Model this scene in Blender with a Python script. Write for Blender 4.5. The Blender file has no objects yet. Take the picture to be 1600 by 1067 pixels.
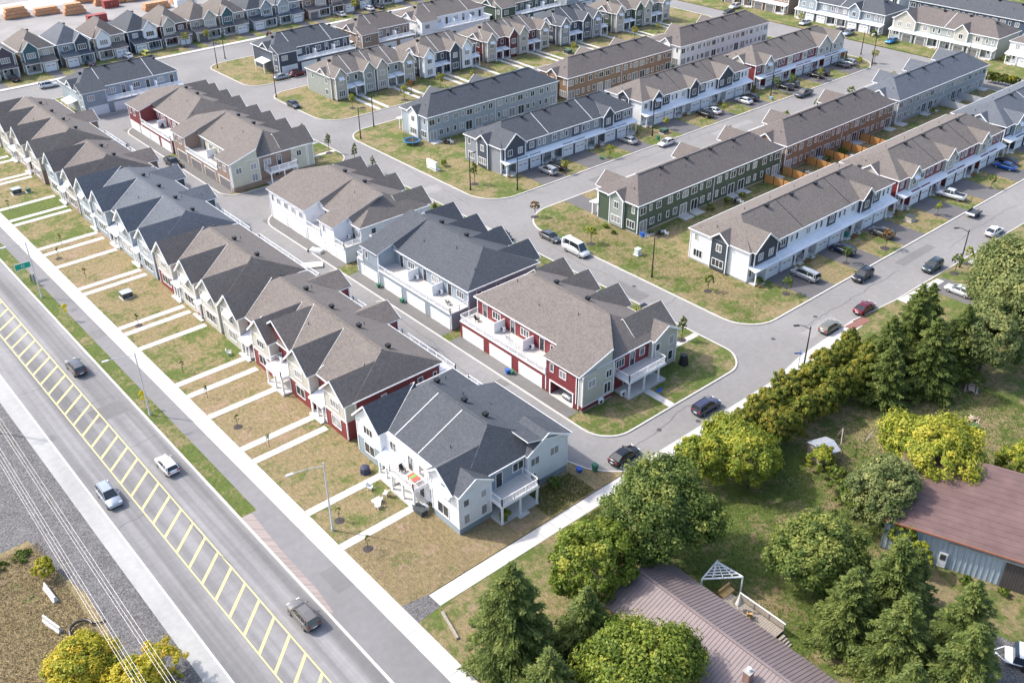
import bpy, bmesh, math, random
import numpy as np
from mathutils import Vector, Matrix
random.seed(7); rng = np.random.default_rng(7)
C = bpy.context.scene.collection
sc = bpy.context.scene

# ------------------------------------------------------------------ camera, sky, sun, exposure
CAMZ = 80.0; FOC = 1529.78
PIT, ROL, YAW = math.radians(32.1836), math.radians(-.4723), math.radians(40.7022)
fw = Vector((math.sin(YAW)*math.cos(PIT), math.cos(YAW)*math.cos(PIT), -math.sin(PIT)))
rt = Vector((math.cos(YAW), -math.sin(YAW), 0)); up = rt.cross(fw)
c_, s_ = math.cos(ROL), math.sin(ROL)
rt, up = rt*c_ + up*s_, up*c_ - rt*s_
cam = bpy.data.cameras.new('camera'); camo = bpy.data.objects.new('camera', cam); C.objects.link(camo)
camo.matrix_world = Matrix(((rt.x, up.x, -fw.x, 0), (rt.y, up.y, -fw.y, 0), (rt.z, up.z, -fw.z, CAMZ), (0, 0, 0, 1)))
cam.sensor_fit = 'HORIZONTAL'; cam.angle_x = 2*math.atan(800/FOC)
cam.clip_start = 1; cam.clip_end = 4000
sc.camera = camo
SUN_EL = math.radians(46); SUNV = Vector((-.58, .81, 0)).normalized()
w = bpy.data.worlds.new('World'); sc.world = w; w.use_nodes = True
nt = w.node_tree; bg = nt.nodes['Background']
sky = nt.nodes.new('ShaderNodeTexSky'); sky.sky_type = 'NISHITA'; sky.sun_disc = False
sky.sun_elevation = SUN_EL; sky.sun_rotation = math.atan2(SUNV.x, SUNV.y)
sky.air_density = 1.0; sky.dust_density = 3.0; sky.ozone_density = 1.0
nt.links.new(sky.outputs[0], bg.inputs[0]); bg.inputs[1].default_value = .15
sl = bpy.data.lights.new('sun', 'SUN'); sl.energy = 2.1; sl.angle = math.radians(2.0); sl.color = (1, .955, .88)
so = bpy.data.objects.new('sun', sl); C.objects.link(so)
sd = Vector((SUNV.x*math.cos(SUN_EL), SUNV.y*math.cos(SUN_EL), math.sin(SUN_EL)))
so.rotation_euler = sd.to_track_quat('Z', 'Y').to_euler(); so.location = (0, 0, 150)
sc.view_settings.view_transform = 'Standard'; sc.view_settings.look = 'None'
sc.view_settings.exposure = 1.2; sc.view_settings.gamma = 1; sc.view_settings.use_curve_mapping = False

# ------------------------------------------------------------------ materials
MC = {}
def newmat(name):
    m = bpy.data.materials.new(name); m.use_nodes = True
    n = m.node_tree; return m, n, n.nodes['Principled BSDF']
def N(n, t, **k):
    x = n.nodes.new(t)
    for a, b in k.items(): setattr(x, a, b)
    return x
def noise(n, pos, scale, detail=4, rough=.6, sx=1, sy=1, sz=1):
    mp = N(n, 'ShaderNodeMapping'); mp.inputs['Scale'].default_value = (sx, sy, sz)
    n.links.new(pos, mp.inputs[0])
    t = N(n, 'ShaderNodeTexNoise'); t.inputs['Scale'].default_value = scale
    t.inputs['Detail'].default_value = detail; t.inputs['Roughness'].default_value = rough
    n.links.new(mp.outputs[0], t.inputs['Vector']); return t.outputs['Fac']
def ramp(n, fac, stops):
    r = N(n, 'ShaderNodeValToRGB'); e = r.color_ramp.elements
    while len(e) < len(stops): e.new(.5)
    for i, (p, c) in enumerate(stops):
        e[i].position = p; e[i].color = (*c, 1) if len(c) == 3 else c
    n.links.new(fac, r.inputs[0]); return r.outputs[0]
def mixc(n, fac, a, b, mode='MIX'):
    x = N(n, 'ShaderNodeMix', data_type='RGBA', blend_type=mode)
    for i, v in ((0, fac), (6, a), (7, b)):
        if isinstance(v, (int, float)): x.inputs[i].default_value = v
        elif isinstance(v, tuple): x.inputs[i].default_value = (*v, 1)
        else: n.links.new(v, x.inputs[i])
    return x.outputs[2]
def math_(n, op, a, b=None):
    x = N(n, 'ShaderNodeMath', operation=op)
    for i, v in ((0, a), (1, b)):
        if v is None: continue
        if isinstance(v, (int, float)): x.inputs[i].default_value = v
        else: n.links.new(v, x.inputs[i])
    return x.outputs[0]
def bump(n, bs, h, st, dist=.05):
    b = N(n, 'ShaderNodeBump'); b.inputs['Strength'].default_value = st; b.inputs['Distance'].default_value = dist
    n.links.new(h, b.inputs['Height']); n.links.new(b.outputs[0], bs.inputs['Normal'])
def posn(n): return N(n, 'ShaderNodeNewGeometry').outputs['Position']
def grey(v): return (v, v, v)

def plain(name, col, rough=.6, metal=0, var=.12, scale=3):
    k = ('plain', name)
    if k in MC: return MC[k]
    m, n, b = newmat(name)
    f = noise(n, posn(n), scale)
    n.links.new(ramp(n, f, [(.3, tuple(c*(1-var) for c in col)), (.7, tuple(min(1, c*(1+var)) for c in col))]), b.inputs['Base Color'])
    b.inputs['Roughness'].default_value = rough; b.inputs['Metallic'].default_value = metal
    MC[k] = m; return m

def siding(name, col, vertical=False, pitch=.18):
    if name in MC: return MC[name]
    m, n, b = newmat(name); p = posn(n)
    sp = N(n, 'ShaderNodeSeparateXYZ'); n.links.new(p, sp.inputs[0])
    c = sp.outputs[2]
    if vertical:
        c = math_(n, 'ADD', sp.outputs[0], sp.outputs[1])
    fr = math_(n, 'FRACT', math_(n, 'DIVIDE', c, pitch))
    edge = math_(n, 'LESS_THAN', fr, .16 if not vertical else .22)
    f = noise(n, p, .8, 3); f2 = noise(n, p, 9, 3)
    base = ramp(n, f, [(.3, tuple(x*.93 for x in col)), (.7, tuple(min(1, x*1.05) for x in col))])
    base = mixc(n, math_(n, 'MULTIPLY', f2, .12), base, tuple(x*.75 for x in col))
    base = mixc(n, math_(n, 'MULTIPLY', edge, .22), base, tuple(x*.55 for x in col))
    n.links.new(base, b.inputs['Base Color']); b.inputs['Roughness'].default_value = .55
    bump(n, b, fr if not vertical else math_(n, 'SUBTRACT', 1, edge), .35, .02)
    MC[name] = m; return m

def brickm(name, col):
    if name in MC: return MC[name]
    m, n, b = newmat(name); p = posn(n)
    sp = N(n, 'ShaderNodeSeparateXYZ'); n.links.new(p, sp.inputs[0])
    cb = N(n, 'ShaderNodeCombineXYZ')
    n.links.new(math_(n, 'ADD', sp.outputs[0], sp.outputs[1]), cb.inputs[0]); n.links.new(sp.outputs[2], cb.inputs[1])
    br = N(n, 'ShaderNodeTexBrick'); br.inputs['Scale'].default_value = 1
    br.inputs['Brick Width'].default_value = .26; br.inputs['Row Height'].default_value = .09
    br.inputs['Mortar Size'].default_value = .008
    br.inputs['Color1'].default_value = (*col, 1); br.inputs['Color2'].default_value = (*[c*.7 for c in col], 1)
    br.inputs['Mortar'].default_value = (.4, .37, .33, 1)
    n.links.new(cb.outputs[0], br.inputs['Vector']); n.links.new(br.outputs['Color'], b.inputs['Base Color'])
    b.inputs['Roughness'].default_value = .85; MC[name] = m; return m

def shingle(name, col):
    if name in MC: return MC[name]
    m, n, b = newmat(name); p = posn(n)
    sp = N(n, 'ShaderNodeSeparateXYZ'); n.links.new(p, sp.inputs[0])
    row = math_(n, 'FRACT', math_(n, 'DIVIDE', sp.outputs[2], .085))
    v = N(n, 'ShaderNodeTexVoronoi'); v.inputs['Scale'].default_value = 4.2
    mp = N(n, 'ShaderNodeMapping'); mp.inputs['Scale'].default_value = (1, 1, 2.6); n.links.new(p, mp.inputs[0]); n.links.new(mp.outputs[0], v.inputs['Vector'])
    hs = N(n, 'ShaderNodeSeparateColor'); n.links.new(v.outputs['Color'], hs.inputs[0])
    f = noise(n, p, .35, 3); f3 = noise(n, p, 14, 2)
    a = ramp(n, hs.outputs[0], [(0, tuple(x*.80 for x in col)), (.5, col), (1, tuple(min(1, x*1.2) for x in col))])
    a = mixc(n, math_(n, 'MULTIPLY', math_(n, 'LESS_THAN', row, .2), .28), a, tuple(x*.5 for x in col))
    a = mixc(n, .45, a, ramp(n, f, [(.3, grey(.45)), (.7, grey(.55))]), 'OVERLAY')
    a = mixc(n, .25, a, ramp(n, f3, [(.35, grey(.3)), (.65, grey(.7))]), 'OVERLAY')
    n.links.new(a, b.inputs['Base Color']); b.inputs['Roughness'].default_value = .9
    bump(n, b, math_(n, 'ADD', row, hs.outputs[0]), .5, .02)
    MC[name] = m; return m

def asphalt(name, col, streak=None):
    if name in MC: return MC[name]
    m, n, b = newmat(name); p = posn(n)
    f = noise(n, p, .06, 4, .55); g = noise(n, p, 1.1, 5); h = noise(n, p, 16, 3)
    a = ramp(n, f, [(.3, tuple(x*.86 for x in col)), (.7, tuple(x*1.12 for x in col))])
    a = mixc(n, .25, a, ramp(n, g, [(.3, grey(.35)), (.7, grey(.65))]), 'OVERLAY')
    a = mixc(n, .28, a, ramp(n, h, [(.3, grey(.3)), (.7, grey(.7))]), 'OVERLAY')
    if streak:                                              # polished wheel bands and paler crown of each lane
        k = noise(n, p, 1, 3, .5, .62 if streak == 'Y' else .01, .01 if streak == 'Y' else .62, 1)
        a = mixc(n, .75, a, ramp(n, k, [(.35, grey(.30)), (.65, grey(.70))]), 'OVERLAY')
    # sealed cracks
    cr = noise(n, p, .5, 6, .65); ce = math_(n, 'LESS_THAN', math_(n, 'ABSOLUTE', math_(n, 'SUBTRACT', cr, .5)), .0016)
    a = mixc(n, math_(n, 'MULTIPLY', ce, .0), a, tuple(x*.45 for x in col))
    st = noise(n, p, .55, 3); sm = ramp(n, st, [(.68, grey(0)), (.80, grey(.28))])
    a = mixc(n, sm, a, tuple(x*.6 for x in col))
    n.links.new(a, b.inputs['Base Color']); b.inputs['Roughness'].default_value = .9
    bump(n, b, h, .25, .02); MC[name] = m; return m

def concrete(name, col):
    if name in MC: return MC[name]
    m, n, b = newmat(name); p = posn(n)
    oi = N(n, 'ShaderNodeObjectInfo')
    f = noise(n, p, .5, 5); h = noise(n, p, 12, 3)
    a = ramp(n, f, [(.3, tuple(x*.88 for x in col)), (.7, tuple(min(1, x*1.06) for x in col))])
    a = mixc(n, .2, a, ramp(n, h, [(.3, grey(.35)), (.7, grey(.65))]), 'OVERLAY')
    a = mixc(n, math_(n, 'MULTIPLY', oi.outputs['Random'], .18), a, tuple(x*.72 for x in col))
    n.links.new(a, b.inputs['Base Color']); b.inputs['Roughness'].default_value = .85
    MC[name] = m; return m

GREEN1, GREEN2, STRAW1, STRAW2, SOIL = (.058, .098, .012), (.13, .18, .030), (.28, .215, .105), (.44, .34, .20), (.33, .215, .13)
def lawn(name='lawn', scale=1.0):
    """dry and green grass; object colour red = how dry, green = how much bare soil"""
    if name in MC: return MC[name]
    m, n, b = newmat(name); p = posn(n)
    oi = N(n, 'ShaderNodeObjectInfo'); sp = N(n, 'ShaderNodeSeparateColor'); n.links.new(oi.outputs['Color'], sp.inputs[0])
    f = noise(n, p, .17*scale, 5, .62); g = noise(n, p, 1.3, 5, .65); h = noise(n, p, 9, 4, .7); k = noise(n, p, 30, 2)
    wv = noise(n, p, 2.6, 4, .7, 1, .35)
    gr = ramp(n, h, [(.3, GREEN1), (.7, GREEN2)])
    gr = mixc(n, math_(n, 'MULTIPLY', wv, .4), gr, (.15, .17, .035))
    st = ramp(n, h, [(.30, (.15, .13, .065)), (.5, STRAW1), (.70, STRAW2)])
    so_ = ramp(n, g, [(.3, SOIL), (.7, (.37, .275, .195))])
    def cen(x, k_): return math_(n, 'MULTIPLY', math_(n, 'SUBTRACT', x, .5), k_)
    thr = math_(n, 'ADD', cen(f, 2.6), cen(g, 1.5))
    thr = math_(n, 'ADD', thr, cen(noise(n, p, .55, 5, .6), 1.6))
    thr = math_(n, 'ADD', thr, cen(noise(n, p, 4.2, 5, .75), .8))
    thr = math_(n, 'ADD', thr, cen(sp.outputs[0], 1.5))
    fac = ramp(n, math_(n, 'ADD', thr, .5), [(.26, grey(0)), (.74, grey(1))])
    a = mixc(n, fac, gr, st)
    f2 = noise(n, p, .33, 5, .6)
    thr2 = math_(n, 'ADD', f2, math_(n, 'MULTIPLY', sp.outputs[1], .5))
    fac2 = ramp(n, thr2, [(.70, grey(0)), (.80, grey(.85))])
    a = mixc(n, fac2, a, so_)
    a = mixc(n, .5, a, ramp(n, noise(n, p, 2.4, 7, .82, 1, .6), [(.36, grey(.12)), (.62, grey(.78))]), 'OVERLAY')
    a = mixc(n, .4, a, ramp(n, k, [(.3, grey(.2)), (.7, grey(.8))]), 'OVERLAY')
    n.links.new(a, b.inputs['Base Color']); b.inputs['Roughness'].default_value = .95
    bump(n, b, math_(n, 'ADD', h, wv), 1.0, .2); MC[name] = m; return m

def gravelm(name, col):
    if name in MC: return MC[name]
    m, n, b = newmat(name); p = posn(n)
    v = N(n, 'ShaderNodeTexVoronoi'); v.inputs['Scale'].default_value = 9; n.links.new(p, v.inputs['Vector'])
    hs = N(n, 'ShaderNodeSeparateColor'); n.links.new(v.outputs['Color'], hs.inputs[0])
    f = noise(n, p, .3, 5)
    a = ramp(n, hs.outputs[0], [(0, tuple(x*.45 for x in col)), (1, tuple(x*1.5 for x in col))])
    a = mixc(n, .5, a, ramp(n, f, [(.3, grey(.35)), (.7, grey(.65))]), 'OVERLAY')
    n.links.new(a, b.inputs['Base Color']); b.inputs['Roughness'].default_value = .95
    bump(n, b, hs.outputs[0], .8, .06); MC[name] = m; return m

def leafm(name, c1, c2, c3):
    """foliage: tint attribute picks between three leaf colours"""
    if name in MC: return MC[name]
    m, n, b = newmat(name)
    at = N(n, 'ShaderNodeAttribute'); at.attribute_name = 'tint'
    oi = N(n, 'ShaderNodeObjectInfo')
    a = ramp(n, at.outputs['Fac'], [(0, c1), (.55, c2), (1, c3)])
    n.links.new(a, b.inputs['Base Color']); b.inputs['Roughness'].default_value = .55
    b.inputs['Specular IOR Level'].default_value = .3
    tr = N(n, 'ShaderNodeBsdfTranslucent'); n.links.new(a, tr.inputs[0])
    mx = N(n, 'ShaderNodeMixShader'); mx.inputs[0].default_value = .38
    n.links.new(b.outputs[0], mx.inputs[1]); n.links.new(tr.outputs[0], mx.inputs[2])
    out = [x for x in n.nodes if x.type == 'OUTPUT_MATERIAL'][0]
    n.links.new(mx.outputs[0], out.inputs[0]); MC[name] = m; return m

def glassm():
    if 'glass' in MC: return MC['glass']
    m, n, b = newmat('window_glass')
    oi = N(n, 'ShaderNodeObjectInfo')
    a = ramp(n, oi.outputs['Random'], [(0, (.02, .025, .03)), (.45, (.06, .065, .07)), (.55, (.20, .2, .2)), (1, (.38, .38, .37))])
    n.links.new(a, b.inputs['Base Color']); b.inputs['Roughness'].default_value = .08
    b.inputs['Specular IOR Level'].default_value = .7
    MC['glass'] = m; return m
def paint(name, col, metal=.3):
    k = 'car_'+name
    if k in MC: return MC[k]
    m, n, b = newmat(k); b.inputs['Base Color'].default_value = (*col, 1)
    f = noise(n, posn(n), 2, 3)
    n.links.new(ramp(n, f, [(.3, tuple(c*.9 for c in col)), (.7, col)]), b.inputs['Base Color'])
    b.inputs['Metallic'].default_value = metal; b.inputs['Roughness'].default_value = .28
    b.inputs['Coat Weight'].default_value = .7; b.inputs['Coat Roughness'].default_value = .05
    MC[k] = m; return m

WHITE = plain('white_trim', (.78, .79, .80), .5, 0, .04)
METALW = plain('white_metal_roof', (.80, .82, .85), .35, .0, .05, 1.2)
DOORW = plain('white_door', (.74, .75, .77), .45, 0, .04)
DOORG = plain('grey_door', (.17, .165, .17), .45, 0, .06)
DARK = plain('dark_plastic', (.018, .018, .02), .45)
DKDOOR = plain('dark_entry_door', (.035, .035, .045), .4)
BLACKM = plain('black_metal', (.02, .02, .022), .4, .3)
STEEL = plain('galvanised_steel', (.55, .57, .58), .4, .5)
CONC = concrete('pale_concrete', (.54, .525, .50))
KERB = concrete('kerb_concrete', (.52, .50, .47))
FOUND = concrete('foundation_concrete', (.36, .35, .33))
DECKM = plain('deck_membrane', (.50, .47, .44), .7, 0, .1)
WOODF = plain('cedar_fence_wood', (.42, .21, .07), .8, 0, .2, 5)
WOODG = plain('weathered_wood', (.30, .26, .22), .85, 0, .25, 5)
LUMB = plain('fresh_lumber', (.52, .27, .14), .8, 0, .25, 1.5)
GLASS = glassm()
ASPH = asphalt('street_asphalt', (.218, .210, .205)); ASPHR = asphalt('main_road_asphalt', (.208, .203, .203), 'Y')
ASPHD = asphalt('driveway_asphalt', (.122, .116, .117)); ASPHB = asphalt('cycle_path_asphalt', (.19, .185, .186))
ASPHL = asphalt('lane_asphalt', (.225, .22, .218))
WPAINT = plain('white_road_paint', (.75, .75, .75), .7, 0, .12, 5)
def wornpaint(name, col, under):
    m, n, b = newmat(name); p = posn(n)
    w1 = noise(n, p, 7, 5, .75); w2 = noise(n, p, .5, 3)
    f_ = ramp(n, math_(n, 'ADD', math_(n, 'MULTIPLY', w1, .8), math_(n, 'MULTIPLY', w2, .4)), [(.44, grey(.75)), (.62, grey(.05))])
    n.links.new(mixc(n, f_, col, under), b.inputs['Base Color']); b.inputs['Roughness'].default_value = .7; return m
YEL = wornpaint('yellow_road_paint', (.72, .60, .24), (.30, .28, .22))
LAWN = lawn(); GRAVEL = gravelm('grey_gravel', (.135, .130, .130))
SIDES = {
 'white': siding('white_siding', (.74, .75, .77)), 'whitev': siding('white_board_siding', (.72, .74, .76), True, .3),
 'greyblue': siding('grey_blue_siding', (.27, .32, .365)), 'red': siding('red_siding', (.20, .034, .038)),
 'beige': siding('beige_siding', (.46, .44, .385)), 'beigev': siding('beige_board_siding', (.47, .455, .40), True, .3),
 'charcoal': siding('charcoal_siding', (.055, .068, .095)), 'charcoalv': siding('charcoal_board_siding', (.045, .055, .072), True, .3),
 'green': siding('dark_green_siding', (.06, .088, .062)), 'greenish': siding('grey_green_siding', (.29, .315, .29)),
 'brown': siding('brown_siding', (.27, .165, .105)), 'brownbrick': brickm('brown_brick', (.27, .17, .12)),
 'redbrick': brickm('red_brick', (.24, .10, .08)), 'navy': siding('navy_siding', (.055, .085, .135)),
 'teal': siding('teal_siding', (.045, .115, .135)), 'midgrey': siding('mid_grey_siding', (.235, .25, .275)),
 'purple': siding('plum_siding', (.08, .06, .085)), 'bluegrey': siding('pale_blue_grey_siding', (.33, .375, .41)),
 'tan': siding('tan_siding', (.40, .37, .32)), 'maroon': siding('maroon_siding', (.10, .025, .03)),
 'creamy': siding('cream_siding', (.55, .53, .42)),
}
RF = {'beige': shingle('weathered_beige_shingle', (.147, .128, .116)), 'charcoal': shingle('charcoal_shingle', (.066, .073, .086)),
      'brown': shingle('brown_shingle', (.128, .110, .103)), 'slate': shingle('slate_shingle', (.10, .112, .132))}

# ------------------------------------------------------------------ mesh helpers
class MB:
    def __init__(s): s.v = []; s.f = []; s.m = []; s.mats = []
    def mi(s, mat):
        if mat not in s.mats: s.mats.append(mat)
        return s.mats.index(mat)
    def poly(s, pts, mat):
        i = len(s.v); s.v += [tuple(p) for p in pts]; s.f.append(tuple(range(i, i+len(pts)))); s.m.append(s.mi(mat))
    def hexa(s, p, mat, top=None):
        """eight corners: 0-3 bottom ring counter-clockwise, 4-7 top ring"""
        i = len(s.v); s.v += [tuple(q) for q in p]; k = s.mi(mat); kt = k if top is None else s.mi(top)
        for f, a in (((3, 2, 1, 0), k), ((4, 5, 6, 7), kt), ((0, 1, 5, 4), k), ((1, 2, 6, 5), k), ((2, 3, 7, 6), k), ((3, 0, 4, 7), k)):
            s.f.append(tuple(i+j for j in f)); s.m.append(a)
    def box(s, x0, x1, y0, y1, z0, z1, mat, top=None):
        if x0 > x1: x0, x1 = x1, x0
        if y0 > y1: y0, y1 = y1, y0
        s.hexa([(x0, y0, z0), (x1, y0, z0), (x1, y1, z0), (x0, y1, z0), (x0, y0, z1), (x1, y0, z1), (x1, y1, z1), (x0, y1, z1)], mat, top)
    def slab(s, q, th, mat, side=None):
        """quad q counter-clockwise seen from above, thickened downwards"""
        b = [(x, y, z-th) for x, y, z in q]; s.hexa(b+list(q), side or mat, mat)
    def bar(s, a, b, w_, mat, h=None):
        a = Vector(a); b = Vector(b); d = (b-a)
        if d.length < 1e-5: return
        d.normalize(); u = d.cross(Vector((0, 0, 1)))
        if u.length < 1e-3: u = Vector((1, 0, 0))
        u.normalize(); v = u.cross(d); u = u*w_/2; v = v*(h or w_)/2
        s.hexa([a-u-v, a+u-v, b+u-v, b-u-v, a-u+v, a+u+v, b+u+v, b-u+v], mat)
    def cyl(s, a, b, r, mat, n=10, r2=None):
        a = Vector(a); b = Vector(b); d = (b-a).normalized(); u = d.orthogonal().normalized(); v = d.cross(u)
        r2 = r if r2 is None else r2; i = len(s.v); k = s.mi(mat)
        for c, rr in ((a, r), (b, r2)):
            for j in range(n):
                t = 2*math.pi*j/n; s.v.append(tuple(c+(u*math.cos(t)+v*math.sin(t))*rr))
        for j in range(n):
            s.f.append((i+j, i+(j+1) % n, i+n+(j+1) % n, i+n+j)); s.m.append(k)
        s.f.append(tuple(i+j for j in range(n))[::-1]); s.m.append(k); s.f.append(tuple(i+n+j for j in range(n))); s.m.append(k)
    def tube(s, pts, r, mat, n=6):
        for a, b in zip(pts, pts[1:]): s.cyl(a, b, r, mat, n)
    def mesh(s, name, o=(0, 0, 0), smooth=False):
        me = bpy.data.meshes.new(name)
        me.from_pydata([(x-o[0], y-o[1], z-o[2]) for x, y, z in s.v], [], s.f)
        for m in s.mats: me.materials.append(m)
        me.polygons.foreach_set('material_index', s.m)
        if smooth: me.polygons.foreach_set('use_smooth', [True]*len(s.f))
        me.update(); return me
    def build(s, name, parent=None, o=(0, 0, 0), smooth=False):
        return link(name, s.mesh(name, o, smooth), parent)
def link(name, data, parent=None, loc=(0, 0, 0), rz=0):
    ob = bpy.data.objects.new(name, data); C.objects.link(ob); ob.location = loc; ob.rotation_euler = (0, 0, rz)
    if parent: ob.parent = parent
    return ob
USED = {}
def tag(o, label=None, cat=None, group=None, kind=None):
    if label:
        o['label'] = label; USED[label] = USED.get(label, 0)+1
    if cat: o['category'] = cat
    if group: o['group'] = group
    if kind: o['kind'] = kind
    return o
def thing(name, cat, label, x, y, z=0, rz=0, group=None):
    return tag(link(name, None, None, (x, y, z), rz), label, cat, group)
SIDE = {'S': 0, 'E': math.pi/2, 'N': math.pi, 'W': -math.pi/2}
INST = {}
def winmesh(w_, h, n, tr=WHITE):
    k = ('win', round(w_, 2), round(h, 2), n, tr.name)
    if k not in INST:
        f = MB(); t = .09
        f.box(-w_/2-t, w_/2+t, -.07, .02, h, h+t, tr); f.box(-w_/2-t, w_/2+t, -.07, .02, -t, 0, tr)
        f.box(-w_/2-t, -w_/2, -.07, .02, 0, h, tr); f.box(w_/2, w_/2+t, -.07, .02, 0, h, tr)
        for i in range(1, n):
            x = -w_/2 + w_*i/n; f.box(x-.035, x+.035, -.06, .02, 0, h, tr)
        p = MB(); p.box(-w_/2, w_/2, -.025, -.005, 0, h, GLASS)
        INST[k] = (f.mesh('window'), p.mesh('pane'))
    return INST[k]
def garmesh(w_, h, dm):
    k = ('gar', w_, h, dm.name)
    if k not in INST:
        f = MB(); t = .12
        f.box(-w_/2-t, w_/2+t, -.06, .02, h, h+t, WHITE)
        f.box(-w_/2-t, -w_/2, -.06, .02, 0, h, WHITE); f.box(w_/2, w_/2+t, -.06, .02, 0, h, WHITE)
        p = MB(); q = h/4
        p.box(-w_/2, w_/2, -.012, .0, 0, h, WHITE if dm is DOORW else dm)
        for i in range(4): p.box(-w_/2+.01, w_/2-.01, -.035, -.01, i*q+.015, (i+1)*q-.015, dm)
        if w_ < 4:
            for s_ in (-1, 1): p.box(s_*w_*.24-w_*.17, s_*w_*.24+w_*.17, -.045, -.03, 2.62*q, 2.92*q, DARK)
        INST[k] = (f.mesh('garage_frame'), p.mesh('garage_door'))
    return INST[k]
def doormesh(dm):
    k = ('door', dm.name)
    if k not in INST:
        f = MB()
        f.box(-.55, .55, -.06, .02, 2.1, 2.2, WHITE); f.box(-.55, -.46, -.06, .02, 0, 2.1, WHITE); f.box(.46, .55, -.06, .02, 0, 2.1, WHITE)
        p = MB(); p.box(-.46, .46, -.03, 0, 0, 2.1, dm); p.box(-.28, .28, -.04, -.02, 1.0, 1.95, GLASS); p.box(.36, .4, -.09, -.03, .95, 1.1, STEEL)
        INST[k] = (f.mesh('door_frame'), p.mesh('door'))
    return INST[k]
def one(key, fn, name):
    if key not in INST:
        m = MB(); fn(m); INST[key] = m.mesh(name)
    return INST[key]
def ventf(m):
    m.box(-.2, .2, -.2, .2, -.15, .22, BLACKM); m.box(-.3, .3, -.3, .3, .2, .48, BLACKM); m.box(-.34, .34, -.34, .34, .48, .54, BLACKM)
def pipef(m): m.cyl((0, 0, -.2), (0, 0, .42), .055, DARK, 8)
def acf(m):
    m.box(-.42, .42, -.16, .16, .1, .8, WHITE); m.cyl((-.1, -.162, .45), (-.1, -.175, .45), .26, DARK, 16)
    m.box(-.35, -.28, -.16, .16, 0, .1, BLACKM); m.box(.28, .35, -.16, .16, 0, .1, BLACKM)

def place(side, a, plane, z=0):
    return {'S': (a, plane, z), 'N': (a, plane, z), 'W': (plane, a, z), 'E': (plane, a, z)}[side]

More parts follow.
